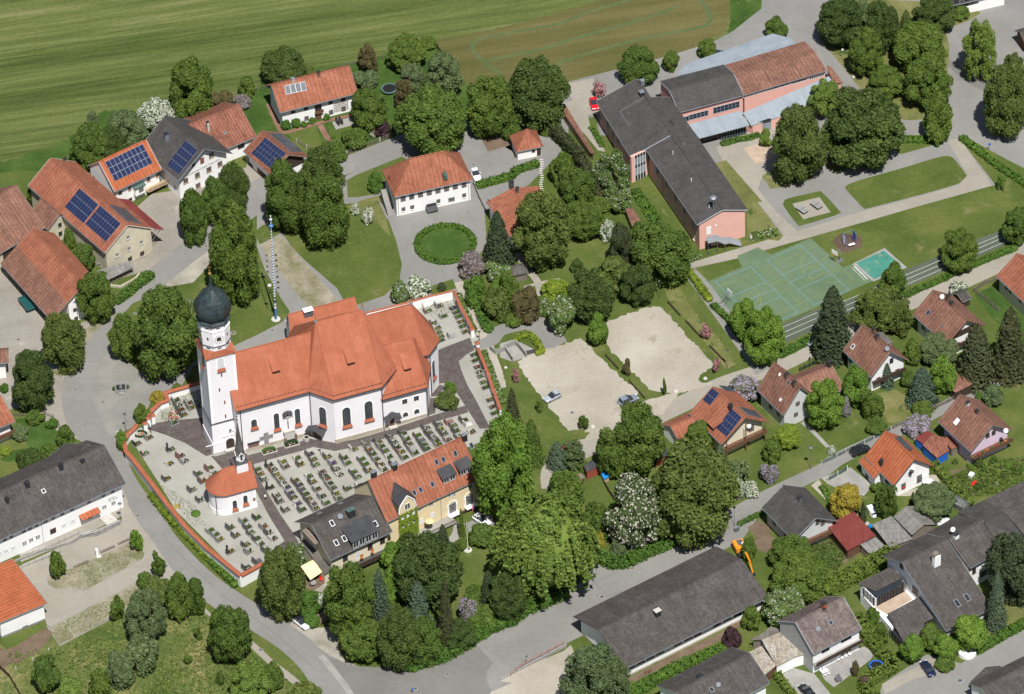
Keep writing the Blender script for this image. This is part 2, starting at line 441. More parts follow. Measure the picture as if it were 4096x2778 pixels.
# ---- mesh and building helpers
class MB:
 def __init__(s):
  s.v=[]
  s.f=[]
  s.m=[]
 def face(s,pts,m=0):
  n=len(s.v)
  s.v+=[tuple(p)for p in pts]
  s.f.append(tuple(range(n,n+len(pts))))
  s.m.append(m)
  return s
 def box(s,c,sz,rz=.0,m=0,M=None):
  x,y,z=[q/2 for q in sz]
  ca,sa=(math.cos(rz),math.sin(rz))
  P=[]
  for k in(-z,z):
   for i,j in((-x,-y),(x,-y),(x,y),(-x,y)):
    p=Vector((c[0]+i*ca-j*sa,c[1]+i*sa+j*ca,c[2]+k))
    P.append(M@p if M else p)
  s._hexa(P,m)
  return s
 def _hexa(s,P,m=0):
  n=len(s.v)
  s.v+=[tuple(p)for p in P]
  for q in((3,2,1,0),(4,5,6,7),(0,1,5,4),(1,2,6,5),(2,3,7,6),(3,0,4,7)):
   s.f.append(tuple((n+i for i in q)))
   s.m.append(m)
 def prism(s,poly,z0,z1,m=0,cap=True):
  n=len(s.v)
  k=len(poly)
  z1s=z1 if isinstance(z1,(list,tuple))else[z1]*k
  s.v+=[(p[0],p[1],z0)for p in poly]+[(p[0],p[1],z)for p,z in zip(poly,z1s)]
  for i in range(k):
   j=(i+1)%k
   s.f.append((n+i,n+j,n+k+j,n+k+i))
   s.m.append(m)
  if cap:
   s.f.append(tuple((n+k+i for i in range(k))))
   s.m.append(m)
   s.f.append(tuple((n+i for i in reversed(range(k)))))
   s.m.append(m)
  return s
 def slab(s,pts,th,m=0):
  n=len(s.v)
  k=len(pts)
  s.v+=[tuple(p)for p in pts]+[(p[0],p[1],p[2]-th)for p in pts]
  s.f.append(tuple(range(n,n+k)))
  s.m.append(m)
  s.f.append(tuple((n+k+i for i in reversed(range(k)))))
  s.m.append(m)
  for i in range(k):
   j=(i+1)%k
   s.f.append((n+i,n+k+i,n+k+j,n+j))
   s.m.append(m)
  return s
 def lathe(s,prof,c=(0,0),seg=12,m=0,rot=.0,caps=True):
  n=len(s.v)
  for r,z in prof:
   for i in range(seg):
    a=rot+2*math.pi*i/seg
    s.v.append((c[0]+r*math.cos(a),c[1]+r*math.sin(a),z))
  for k in range(len(prof)-1):
   for i in range(seg):
    j=(i+1)%seg
    a=n+k*seg
    s.f.append((a+i,a+j,a+seg+j,a+seg+i))
    s.m.append(m)
  if caps:
   s.f.append(tuple((n+(len(prof)-1)*seg+i for i in range(seg))))
   s.m.append(m)
   s.f.append(tuple((n+i for i in reversed(range(seg)))))
   s.m.append(m)
  return s
 def tube(s,a,b,r0,r1=None,seg=6,m=0):
  a=Vector(a)
  b=Vector(b)
  r1=r0 if r1 is None else r1
  d=b-a
  if d.length<1e-06:
   return s
  q=d.to_track_quat('Z','Y')
  n=len(s.v)
  for p,r in((a,r0),(b,r1)):
   for i in range(seg):
    t=2*math.pi*i/seg
    s.v.append(tuple(p+q@Vector((r*math.cos(t),r*math.sin(t),0))))
  for i in range(seg):
   j=(i+1)%seg
   s.f.append((n+i,n+j,n+seg+j,n+seg+i))
   s.m.append(m)
  s.f.append(tuple((n+seg+i for i in range(seg))))
  s.m.append(m)
  s.f.append(tuple((n+i for i in reversed(range(seg)))))
  s.m.append(m)
  return s
 def ball(s,c,r,seg=8,rings=5,m=0,sz=1.0):
  pr=[(r*math.sin(math.pi*(k+.02)/(rings+.04)),c[2]-r*sz*math.cos(math.pi*(k+.02)/(rings+.04)))for k in range(rings+1)]
  return s.lathe(pr,(c[0],c[1]),seg,m)
 def build(s,name,mats,parent=None,smooth=False,loc=None,rz=.0,uv=True):
  me=bpy.data.meshes.new(name)
  me.from_pydata(s.v,[],s.f)
  me.update()
  if not isinstance(mats,(list,tuple)):
   mats=[mats]
  for k in mats:
   me.materials.append(MATS[k]if isinstance(k,str)else k)
  if len(mats)>1:
   me.polygons.foreach_set('material_index',s.m)
  if uv:
   l=me.uv_layers.new(name='UVMap')
   dat=l.data
   for p in me.polygons:
    n=p.normal
    if abs(n.z)>.995:
     a=Vector((1,0,0))
     b=Vector((0,1,0))
    else:
     a=Vector((-n.y,n.x,0)).normalized()
     b=n.cross(a)
    for li in p.loop_indices:
     co=me.vertices[me.loops[li].vertex_index].co
     dat[li].uv=(co.dot(a),co.dot(b))
  if smooth:
   me.polygons.foreach_set('use_smooth',[True]*len(me.polygons))
  return link(name,me,parent,loc,rz)
def link(name,data,parent=None,loc=None,rz=.0):
 o=bpy.data.objects.new(name,data)
 COL.objects.link(o)
 if parent:
  o.parent=parent
 if loc is not None:
  o.location=loc
 if rz:
  o.rotation_euler=(0,0,rz)
 return o
def tag(o,label=None,cat=None,group=None,kind=None):
 for k,v in(('label',label),('category',cat),('group',group),('kind',kind)):
  if v:
   o[k]=v
 return o
def thing(name,label,cat,loc=(0,0,0),rz=.0,group=None):
 return tag(link(name,None,None,loc,rz),label,cat,group)
def copy_tree(o,loc,rz,label,parent=None):
 c=o.copy()
 COL.objects.link(c)
 if parent is None:
  c.location=loc
  c.rotation_euler=(0,0,rz)
  c['label']=label
 else:
  c.parent=parent
 for ch in KIDS.get(o,[]):
  copy_tree(ch,None,None,None,c)
 return c
KIDS={}
def remember(o):
 for x in[o]+list(o.children_recursive):
  KIDS[x]=list(x.children)
 return o
def smooth_line(pts,n=5,closed=False):
 k=len(pts)
 out=[]
 rng=range(k)if closed else range(k-1)
 for i in rng:
  if closed:
   p0,p1,p2,p3=(pts[(i+j)%k]for j in(-1,0,1,2))
  else:
   p0,p1,p2,p3=(pts[max(i-1,0)],pts[i],pts[i+1],pts[min(i+2,k-1)])
  for s in range(n):
   t=s/n
   out.append(tuple((.5*(2*p1[a]+(p2[a]-p0[a])*t+(2*p0[a]-5*p1[a]+4*p2[a]-p3[a])*t*t+(3*p1[a]-p0[a]-3*p2[a]+p3[a])*t**3)for a in range(2))))
 if not closed:
  out.append(tuple(pts[-1][:2]))
 return out
def ccw(poly):
 a=sum((poly[i][0]*poly[(i+1)%len(poly)][1]-poly[(i+1)%len(poly)][0]*poly[i][1]for i in range(len(poly))))
 return poly if a>0 else poly[::-1]
LAYER=[0]
SHEETS=[]
def _inside(p,poly):
 c=False
 j=len(poly)-1
 for i in range(len(poly)):
  a,b=(poly[i],poly[j])
  if(a[1]>p[1])!=(b[1]>p[1])and p[0]<(b[0]-a[0])*(p[1]-a[1])/(b[1]-a[1])+a[0]:
   c=not c
  j=i
 return c
def _cross(a,b,c,d):
 o=lambda p,q,r:(q[0]-p[0])*(r[1]-p[1])-(q[1]-p[1])*(r[0]-p[0])
 return(o(a,b,c)>0)!=(o(a,b,d)>0)and(o(c,d,a)>0)!=(o(c,d,b)>0)
def level(poly):
 x0=min((p[0]for p in poly))
 x1=max((p[0]for p in poly))
 y0=min((p[1]for p in poly))
 y1=max((p[1]for p in poly))
 z=.0
 for q,bb,zq in SHEETS:
  if zq<z or bb[0]>x1 or bb[1]<x0 or(bb[2]>y1)or(bb[3]<y0):
   continue
  hit=any((_inside(p,q)for p in poly))or any((_inside(p,poly)for p in q))or any((_cross(poly[i-1],poly[i],q[j-1],q[j])for i in range(len(poly))for j in range(len(q))))
  if hit:
   z=zq
 z+=.0045
 SHEETS.append((poly,(x0,x1,y0,y1),z))
 return z
def patch(name,mat,pts,smooth=0,z=None,kind='structure',th=None,ragged=.0):
 g=[tuple(G(p)[:2])for p in pts]
 if smooth:
  g=smooth_line(g,smooth,True)
 if z is None:
  z=level(g)
 if ragged:
  out=[]
  for i in range(len(g)):
   a=Vector(g[i])
   b=Vector(g[(i+1)%len(g)])
   n=max(1,int((b-a).length/.7))
   for k in range(n):
    p=a.lerp(b,k/n)
    out.append((p.x+random.uniform(-ragged,ragged),p.y+random.uniform(-ragged,ragged)))
  g=out
 g=ccw(g)
 me=bpy.data.meshes.new(name)
 from mathutils.geometry import tessellate_polygon
 vs=[Vector((p[0],p[1],z))for p in g]
 tri=tessellate_polygon([vs])
 tri=[t if(vs[t[1]]-vs[t[0]]).cross(vs[t[2]]-vs[t[0]]).z>0 else(t[0],t[2],t[1])for t in tri]
 me.from_pydata([tuple(v)for v in vs],[],tri)
 me.update()
 me.materials.append(MATS[mat])
 return tag(link(name,me),kind=kind)
def strip_poly(line,widths):
 L=[]
 Rr=[]
 for i,p in enumerate(line):
  a=Vector(line[max(i-1,0)][:2])
  b=Vector(line[min(i+1,len(line)-1)][:2])
  d=(b-a).normalized()
  n=Vector((-d.y,d.x))
  w=widths[i]/2
  L.append((p[0]+n.x*w,p[1]+n.y*w))
  Rr.append((p[0]-n.x*w,p[1]-n.y*w))
 return(L,Rr)
def road(name,mat,pts,widths,n=6,z=None,kind='structure'):
 g=[tuple(G(p)[:2])for p in pts]
 if not isinstance(widths,(list,tuple)):
  widths=[widths]*len(g)
 tr=[(p[0],p[1])for p in g]
 sm=smooth_line(tr,n)if n>1 else tr
 ws=[]
 for i in range(len(sm)):
  t=i/n if n>1 else i
  k=min(int(t),len(g)-2)
  f=t-k
  ws.append(widths[k]*(1-f)+widths[k+1]*f)
 L,Rr=strip_poly(sm,ws)
 if z is None:
  z=level(Rr+L[::-1])
 mb=MB()
 for i in range(len(L)-1):
  mb.face([(*Rr[i],z),(*Rr[i+1],z),(*L[i+1],z),(*L[i],z)])
 return tag(mb.build(name,mat,uv=False),kind=kind)
class House:
 def __init__(s,name,label,E1,E2,Rp,he,pitch=None,roof='red_tiles',wall='white_wall',ove=.7,ovg=.6,w2=None,he2=None,hip=(0,0),root=None,z0=.0,ridge=True,th=.22,cat='house',half=None,clipR=None,w=None,part='roof',wpart='wall',gutter=True,plinth=None,gable=None,Bp=None,hipp=None,hr=None):
  if hr is not None:
   lo,hi=(1.5,hr)
   for _ in range(30):
    mid=(lo+hi)/2
    A=G(E1,mid)
    B=G(E2,mid)
    u=Vector((B.x-A.x,B.y-A.y,0)).normalized()
    n=Vector((-u.y,u.x,0))
    tp=math.tan(R_(pitch))
    q=ray_plane(Rp,A,Vector((-n.x*tp,-n.y*tp,1)).normalized())
    if q.z<hr:
     lo=mid
    else:
     hi=mid
   he=mid
  A=G(E1,he)
  B=G(E2,he)
  u=Vector((B.x-A.x,B.y-A.y,0))
  s.L=u.length
  u.normalize()
  n=Vector((-u.y,u.x,0))
  if pitch is None:
   W=(G(Bp,he)-A).dot(n)
   w=W/2
   q=ray_plane(Rp,A+n*w,n)
   pitch=math.degrees(math.atan((q.z-he)/w))
  tp=math.tan(R_(pitch))
  s.tp=tp
  s.pitch=pitch
  if w is None:
   pn=Vector((-n.x*tp,-n.y*tp,1)).normalized()
   q=ray_plane(Rp,A,pn)
   w=(q-A).dot(n)
  s.w=w
  s.hr=he+tp*w
  s.he=he
  s.rz=math.atan2(u.y,u.x)
  s.o=Vector((A.x,A.y,0))
  s.u=u
  s.n=n
  if Bp is not None:
   q=ray_plane(Bp,A+n*w+Vector((0,0,tp*w)),Vector((n.x*tp,n.y*tp,1)).normalized())
   w2=(q-A).dot(n)-w
  if hipp:
   pl,pr=(ray_plane(q,A+n*w,n)for q in hipp)
   hip=(max((pl-A).dot(u),.05),max(s.L-(pr-A).dot(u),.05))
  s.w2=w if w2 is None else w2
  s.he2=s.hr-tp*s.w2 if he2 is None else he2
  s.W=s.w+s.w2
  s.ove=ove
  s.ovg=ovg
  s.z0=z0
  if root is None:
   s.root=thing(name,label,cat,tuple(s.o),s.rz)
   s.M=Matrix.Identity(4)
   s.own=True
  else:
   s.root=root
   s.own=False
   s.M=root_matrix(root).inverted()@(Matrix.Translation(s.o)@Matrix.Rotation(s.rz,4,'Z'))
  print('%-22s L %.1f w %.1f w2 %.1f he %.1f hr %.1f pitch %.0f rz %.0f'%(name,s.L,s.w,s.w2,he,s.hr,pitch,math.degrees(s.rz)))
  s.gm=Matrix.Translation(s.o)@Matrix.Rotation(s.rz,4,'Z')
  L,W=(s.L,s.W)
  hl,hr_=hip
  e1,e2=((0,0,he),(L,0,he))
  r1,r2=((hl,s.w,s.hr),(L-hr_,s.w,s.hr))
  b1,b2=((0,W,s.he2),(L,W,s.he2))
  if roof:
   mb=MB()
   mb.slab([e1,e2,r2,r1],th)
   mb.slab([r1,r2,b2,b1],th)
   if hl:
    mb.slab([e1,r1,b1],th)
   if hr_:
    mb.slab([e2,b2,r2],th)
   s.roof=s.put(mb,part,roof)
   if ridge:
    rb=MB()
    s.bar(rb,r1,r2,.16)
    for a,b,h in((e1,r1,hl),(b1,r1,hl),(e2,r2,hr_),(b2,r2,hr_)):
     if h:
      s.bar(rb,a,b,.14)
    s.put(rb,'ridge_cap',roof if ridge is True else ridge)
   if gutter:
    g=MB()
    g.tube((.05,-.07,he-.14),(L-.05,-.07,he-.14),.09)
    s.put(g,'gutter','zinc')
   if not hl:
    for x,h in((0,hl),(L,hr_)):
     if h:
      continue
     vb=MB()
     s.bar(vb,(x,.0,he-.08),(x,s.w,s.hr-.08),.09)
     s.bar(vb,(x,s.w,s.hr-.08),(x,W,s.he2-.08),.09)
     s.put(vb,'verge_board',gable or 'weathered_wood')
  if wall:
   x0,x1,y0,y1=(ovg,L-ovg,ove,W-ove)
   zt=lambda y:(he+tp*y if y<=s.w else s.hr-(s.hr-s.he2)/max(s.w2,.01)*(y-s.w))-th-.03
   mb=MB()
   if hl or hr_:
    mb.prism([(x0,y0),(x1,y0),(x1,y1),(x0,y1)],z0,min(he,s.he2)-th+.02)
   else:
    sec=[(y0,z0),(y1,z0),(y1,zt(y1)),(s.w,zt(s.w)),(y0,zt(y0))]
    k=len(sec)
    nn=len(mb.v)
    mb.v+=[(x0,a,b)for a,b in sec]+[(x1,a,b)for a,b in sec]
    mb.f+=[tuple((nn+i for i in reversed(range(k)))),tuple((nn+k+i for i in range(k)))]
    for i in range(k):
     j=(i+1)%k
     mb.f.append((nn+i,nn+j,nn+k+j,nn+k+i))
    mb.m+=[0]*(k+2)
   s.wall=s.put(mb,wpart,wall)
   if plinth:
    pm=MB().prism([(x0-.03,y0-.03),(x1+.03,y0-.03),(x1+.03,y1+.03),(x0-.03,y1+.03)],z0,z0+.5)
    s.put(pm,'plinth',plinth)
 def put(s,mb,name,mat,parent=None,smooth=False):
  if not s.own:
   mb.v=[tuple(s.M@Vector(p))for p in mb.v]
  return mb.build(name,mat,parent or s.root,smooth)
 def bar(s,mb,a,b,r):
  mb.tube(a,b,r,seg=5)
 def surf(s,side):
  ovg,ove=(s.ovg,s.ove)
  if side=='front':
   return(Vector((0,ove,0)),Vector((1,0,0)),Vector((0,0,1)),Vector((0,-1,0)))
  if side=='back':
   return(Vector((0,s.W-ove,0)),Vector((-1,0,0)),Vector((0,0,1)),Vector((0,1,0)))
  if side=='left':
   return(Vector((ovg,0,0)),Vector((0,-1,0)),Vector((0,0,1)),Vector((-1,0,0)))
  if side=='right':
   return(Vector((s.L-ovg,0,0)),Vector((0,1,0)),Vector((0,0,1)),Vector((1,0,0)))
  c=1/math.hypot(1,s.tp)
  if side=='roof':
   return(Vector((0,0,s.he)),Vector((1,0,0)),Vector((0,c,c*s.tp)),Vector((0,-s.tp*c,c)))
  if side=='roofb':
   t2=(s.hr-s.he2)/s.w2
   c=1/math.hypot(1,t2)
   return(Vector((0,s.w,s.hr)),Vector((-1,0,0)),Vector((0,-c,c*t2)),Vector((0,t2*c,c)))
 def hit(s,side,p):
  o,ux,uy,n=s.surf(side)
  R3=s.gm.to_3x3()
  q=ray_plane(p,s.gm@o,R3@n)
  return s.gm.inverted()@q
 def fr(s,side,p):
  o,ux,uy,n=s.surf(side)
  q=s.hit(side,p)
  return Matrix.Translation(q)@Matrix((ux,uy,n)).transposed().to_4x4()
 def window(s,side,p,w=1.1,h=1.35,frame='window_frame_white',glass='glass',mull=1,bars=0,sill=None,shutters=None,arch=False,name='window',d=.05,M=None):
  M=M or s.fr(side,p)
  f=MB()
  t=.09
  for c,z in(((0,h/2-t/2),(w,t)),((0,-h/2+t/2),(w,t)),((-w/2+t/2,0),(t,h)),((w/2-t/2,0),(t,h))):
   f.box((c[0],c[1],d/2),(z[0],z[1],d+.02),M=M)
  for i in range(mull):
   f.box((-w/2+w*(i+1)/(mull+1),0,d/2-.005),(.08,h-.1,d-.01),M=M)
  for i in range(bars):
   f.box((0,-h/2+h*(i+1)/(bars+1),d/2-.01),(w-.1,.05,d-.02),M=M)
  fo=s.put(f,name,frame)
  g=MB().box((0,0,d/4),(w-.1,h-.1,d/2-.01),M=M)
  s.put(g,'pane',glass,fo)
  if sill:
   s.put(MB().box((0,-h/2-.05,.1),(w+.15,.09,.2),M=M),'sill',sill,fo)
  if shutters:
   for q in(-1,1):
    s.put(MB().box((q*(w/2+.27),0,.04),(.5,h,.06),M=M),'shutter',shutters,fo)
  return fo
 def windows(s,side,pts,*a,**k):
  for p in pts:
   s.window(side,p,*a,**k)
 def door(s,side,p,w=1.1,h=2.1,mat='brown_wood',name='door'):
  M=s.fr(side,p)@Matrix.Translation((0,h/2,0))
  d=s.put(MB().box((0,0,.03),(w,h,.1),M=M),name,mat)
  s.put(MB().box((w/2-.15,0,.1),(.06,.2,.06),M=M),'handle','metal_grey',d)
  return d
 def chimney(s,p,side='roof',w=.6,d=.6,h=1.3,mat='plinth',cap='dark_metal'):
  q=s.hit(side,p)
  c=s.put(MB().box((q.x,q.y,q.z+h/2-.3),(w,d,h+.6)),'chimney',mat)
  s.put(MB().box((q.x,q.y,q.z+h+.05),(w+.14,d+.14,.1)).box((q.x,q.y,q.z+h+.16),(w*.6,d*.6,.12)),'chimney_cap',cap,c)
  return c
 def skylight(s,p,side='roof',w=.8,h=1.2,glass='glass',frame='zinc'):
  M=s.fr(side,p)
  f=MB()
  for c,z in(((0,h/2),(w+.16,.1)),((0,-h/2),(w+.16,.12)),((-w/2,0),(.1,h)),((w/2,0),(.1,h))):
   f.box((c[0],c[1],.05),(z[0],z[1],.12),M=M)
  o=s.put(f,'skylight',frame)
  s.put(MB().box((0,0,.04),(w-.08,h-.08,.08),M=M),'pane',glass,o)
  return o
 def panels(s,side,p00,p10,p01,nx,ny,name='solar_panel',mat='solar_cell',skip=()):
  o,ux,uy,n=s.surf(side)
  a,b,c=(s.hit(side,q)for q in(p00,p10,p01))
  X=(b-a)/nx
  Y=(c-a)/ny
  fr=MB()
  for j in range(ny):
   for i in range(nx):
    if(i,j)in skip:
     continue
    q0=a+X*i+Y*j
    pts=[q0+X*.035+Y*.03,q0+X*.965+Y*.03,q0+X*.965+Y*.97,q0+X*.035+Y*.97]
    lo=[k+n*.1 for k in pts]
    hi=[k+n*.15 for k in pts]
    m=MB()
    m._hexa([lo[3],lo[2],lo[1],lo[0],hi[3],hi[2],hi[1],hi[0]])
    s.put(m,name,mat)
  q=[a,a+X*nx,a+X*nx+Y*ny,a+Y*ny]
  lo=[k+n*.03 for k in q]
  hi=[k+n*.105 for k in q]
  fr._hexa([lo[3],lo[2],lo[1],lo[0],hi[3],hi[2],hi[1],hi[0]])
  s.put(fr,'mounting_frame','zinc')
 def pipe(s,x,y=None):
  s.put(MB().tube((x,s.ove-.1,s.z0),(x,s.ove-.1,s.he-.35),.05).tube((x,s.ove-.1,s.he-.35),(x,-.05,s.he-.14),.05),'downpipe','zinc')
 def dish(s,p,side='roof',r=.45,mat='zinc',h=.9):
  q=s.hit(side,p)
  m=MB().tube((q.x,q.y,q.z-.1),(q.x,q.y,q.z+h),.04)
  o=s.put(m,'antenna_mast','metal_grey')
  d=MB()
  c=Vector((q.x,q.y,q.z+h))
  ax=(s.gm.to_3x3().inverted()@Vector((.25,-.8,.5))).normalized()
  for k in range(3):
   d.tube(c+ax*(.06*k),c+ax*(.06*k+.05),r*(.55+.22*k),r*(.75+.22*k),seg=12)
  s.put(d,'dish',mat,o)
 def dormer(s,p,w,h,depth,roof='slate',wall='dark_wood',side='roof',drop=.12,win=2,frame='window_frame_white',glass='glass'):
  M=s.fr(side,p)
  q=M.translation
  o,ux,uy,n=s.surf(side)
  ux=Vector((ux.x,ux.y,0))
  f=Vector((n.x,n.y,0)).normalized()
  x0=q-ux*(w/2)
  x1=q+ux*(w/2)
  Z=Vector((0,0,1))
  m=MB()
  bk=-f*depth
  P=[x0,x1,x1+bk,x0+bk]
  lo=[k-Z*.3 for k in P]
  hi=[x0+Z*h,x1+Z*h,x1+bk+Z*(h+depth*drop),x0+bk+Z*(h+depth*drop)]
  m._hexa(lo+hi)
  d=s.put(m,'dormer',wall)
  e=.25
  r=MB()
  t=[x0-ux*e+f*e+Z*(h+.1),x1+ux*e+f*e+Z*(h+.1),x1+ux*e+bk+Z*(h+.1+depth*drop),x0-ux*e+bk+Z*(h+.1+depth*drop)]
  r.slab(t,.14)
  s.put(r,'dormer_roof',roof,d)
  for i in range(win):
   ww=w/win
   c=x0+ux*(ww*(i+.5))+Z*(h*.5)+f*.01
   Mw=Matrix.Translation(c)@Matrix((ux,Z,f)).transposed().to_4x4()
   wf=MB()
   a,b=(ww-.2,h-.3)
   for cc,z in(((0,b/2-.04),(a,.09)),((0,-b/2+.04),(a,.09)),((-a/2+.04,0),(.09,b)),((a/2-.04,0),(.09,b)),((0,0),(.07,b))):
    wf.box((cc[0],cc[1],.03),(z[0],z[1],.07),M=Mw)
   s.put(wf,'dormer_window',frame,d)
   s.put(MB().box((0,0,.015),(a-.1,b-.1,.03),M=Mw),'dormer_pane',glass,d)
  return d
def root_matrix(r):
 return Matrix.Translation(r.location)@Matrix.Rotation(r.rotation_euler.z,4,'Z')
# ---- the ground and what lies on it
TO2={'K':(2780,920,1/2.905),'M':(700,1660,1/3.425),'N':(1180,1900,1/3.5826),'Q':(3500,2380,1/3.9)}
_T=T
class Pt(tuple):
 def __add__(a,b):
  return[a]+(list(b)if isinstance(b,list)else[b])
 def __radd__(a,b):
  return list(b)+[a]
def T(k,*xy):
 r=T0(k,*xy)
 return Pt(r)if len(xy)==2 else r
def T0(k,*xy):
 if k in TO2:
  ox,oy,s=TO2[k]
  q=[(ox+xy[i]*s,oy+xy[i+1]*s)for i in range(0,len(xy),2)]
  return q[0]if len(q)==1 else q
 return _T(k,*xy)
m=MB()
m.face([(-1500,-1500,0),(1500,-1500,0),(1500,2500,0),(-1500,2500,0)])
tag(m.build('ground','lawn',uv=False),kind='structure')
patch('meadow','mown_field',T('O',-400,-700,2700,-700,1900,-80,1735,10,1640,90,1455,150,1290,200,1000,220,700,220,540,230,400,300,160,350,60,362,-20,372,-400,400),ragged=.3)
patch('stubble_field','brown_field',T('O',975,92,1100,72,1180,52,1390,-5,1500,-60,1680,-90,1655,30,1650,70,1590,105,1455,148,1290,184,1180,190,1062,195,1010,130),ragged=.3)
for w in([('A2',0,230,200,195,400,155,600,80,860,0)],[('A2',0,385,300,320,550,240,700,200,1000,110,1180,40)],[('A2',310,450,600,350,900,270,1100,225,1300,190,1390,150,1385,80,1330,0,1300,-80)],[('A1',1660,492,1560,420,1490,350,1480,290,1550,255),('A2',0,230)],[('A1',1560,410),('A2',0,385)]):
 pts=[]
 for q in w:
  r=T(*q)
  pts+=r if isinstance(r,list)else[r]
 road('hay_swath','swath',pts,1.1,8)
patch('verge','lawn_lush',T('A2',1520,-90,1530,150,1505,232,1600,205,1742,100)+T('A3',60,110,98,50,98,-90),ragged=.2)
patch('verge','lawn_lush',T('O',-300,380,20,365,110,340,170,300,240,250,330,255,400,255,480,235,545,215,570,260,450,380,100,450,-300,470),ragged=.8)
patch('garden','lawn_lush',T('O',545,215,565,215,600,185,700,158,830,138,960,92,985,92,1060,190,1100,240,905,310,790,345,750,365,690,330,620,300,575,300,545,270),ragged=.2)
patch('pavement','asphalt',T('O',1240,200,1360,168,1510,130,1620,95,1665,70,1728,20,1735,-140,2550,-140,2550,560,2324,430,2190,310,2260,420,2000,490,1790,550,1700,450,1640,400,1560,330,1300,300,1270,260))
patch('road','asphalt_dark',T('A3',1290,420,1420,540,1560,610,1700,660,1900,720,1900,640,1700,590,1500,520,1330,400))
patch('lawn_patch','lawn_dry',T('A3',465,262,505,312,620,450,740,600,765,650,950,790,1060,800,1150,795,1160,740,1310,640,1322,300,1290,180,1350,175,1450,140,1530,90,1500,60,1300,20,900,0,780,-60,600,-60,470,100))
patch('lawn_patch','lawn',T('A3',980,895,1190,905,1240,955,1180,975,1000,1026,950,1000))
patch('lawn_patch','lawn',T('A3',640,1235,720,1200,1000,1120,1250,1045,1325,1040,1365,1068,1442,1172,1440,1198,1250,1262,800,1380,755,1382,725,1355,640,1262),4)
patch('lawn_patch','lawn_dry',T('A3',75,1145,170,1122,300,1120,400,1160,405,1182,370,1203,160,1252,128,1240),4)
patch('lawn_patch','lawn_dry',T('A3',475,1068,600,1020,900,1040,870,1062,620,1135,560,1140),3)
patch('path','pavement_light',T('O',1555,600,1640,575,1775,535,1965,478,2110,440,2175,420,2196,398,2150,320,2178,315,2252,422,2080,470,1960,505,1790,553,1670,588,1570,610))
patch('path','pavement_light',T('O',1625,335,1700,300,1760,290,1790,320,1775,370,1730,400,1720,430,1760,480,1815,530,1790,550,1770,520,1640,365))
patch('paving','terracotta_tiles',T('A2',1620,985,1700,962,1742,960)+T('A3',140,985,150,1050,40,1090)+T('A2',1690,1090))
patch('lawn_patch','lawn',T('A3',225,1345,250,1320,440,1275,482,1282,590,1398,590,1422,350,1496,312,1488,225,1372),4)
patch('paving','pavement_light',T('A3',280,1355,460,1310,535,1410,355,1457))
patch('lawn_patch','lawn_dry',T('A2',1430,1085,1500,1065,1742,1342)+T('A3',50,1345,220,1570,190,1600)+T('A2',1640,1576,1640,1400))
patch('paving','pavement_light',T('A2',430,560,620,520,650,640,600,700,560,740,640,800,600,850,680,970,700,1010,650,1000,400,690))
patch('paving','gravel_grey',T('A2',545,700,640,690,655,760,590,790))
patch('lawn_patch','lawn',T('A2',585,770,640,760,650,860,690,960,670,975,600,850))
patch('lawn_patch','lawn',T('O',1790,556,1980,500,2190,445,2262,424,2180,318,2192,312,2290,365,2500,470,2500,560,2060,660,1900,720,1700,830,1640,720,1556,612,1670,592))
patch('court','sports_green',T('K',490,305,730,205,885,290,1345,98,1720,440,1872,382,2082,588,1850,690,1400,905,980,1095,800,1130,430,1010,100,625,545,435))
patch('landing_pit_frame','concrete',T('B3',600,262,818,155,965,285,742,378))
patch('landing_pit','landing_teal',T('B3',628,255,812,172,936,278,746,363))
patch('track','track_grey',T('K',500,1340,800,1210,980,1120,1350,950)+T('B3',620,480,960,300,1420,100,1600,35,1800,-50,2100,-180,2150,-110,1800,50,1630,128,1300,275,960,412,640,560,330,705,130,800,-90,860))
LZ=max((q[2]for q in SHEETS[-6:]))+.0045
def line(name,mat,pts,w=.07,closed=False):
 g=[tuple(G(p)[:2])for p in pts]
 if closed:
  g.append(g[0])
 mb=MB()
 for a,b in zip(g,g[1:]):
  a=Vector(a)
  b=Vector(b)
  d=(b-a).normalized()
  n=Vector((-d.y,d.x))*w/2
  mb.face([(*a-n,LZ),(*b-n,LZ),(*b+n,LZ),(*a+n,LZ)])
 return tag(mb.build(name,mat,uv=False),kind='structure')
bl='line_blue'
yl='line_yellow'
line('court_marking',bl,T('K',237,605,645,430,1192,962,790,1137),.09,True)
line('court_marking',bl,T('K',837,352,1223,180,1788,700,1380,873),.09,True)
for a in((1015,522,1410,355),(1105,608,1500,440),(1197,697,1590,522),(430,775,828,605),(520,860,915,692),(640,930,1000,778)):
 line('court_marking',bl,T('K',*a),.09)
line('court_marking',yl,T('K',165,722,1425,185),.09)
line('court_marking',yl,T('K',805,450,1222,858),.09)
line('court_marking',yl,T('K',930,990,1850,580,1715,460,1470,520),.09)
line('court_marking',yl,T('K',1325,440,1550,300),.09)
line('court_marking',yl,T('K',1325,440,1430,545),.09)
line('court_marking',yl,T('K',590,745,690,865),.09)
def circ(c,r,a0=0,a1=360,n=40):
 g=G(c)
 mb=MB()
 w=.05
 P=[(g.x+math.cos(R_(a0+(a1-a0)*i/n)),g.y+math.sin(R_(a0+(a1-a0)*i/n)))for i in range(n+1)]
 for i in range(n):
  q=[]
  for k,rr in((i,r-w),(i+1,r-w),(i+1,r+w),(i,r+w)):
   a=R_(a0+(a1-a0)*k/n)
   q.append((g.x+rr*math.cos(a),g.y+rr*math.sin(a),LZ+.001))
  mb.face(q)
 tag(mb.build('court_marking',yl,uv=False),kind='structure')
circ(T('K',1008,650),1.85)
circ(T('K',1375,492),1.85)
circ(T('K',640,802),1.85)
circ(T('K',1560,400),6.25,135,290)
circ(T('K',430,830),6.25,-60,110)
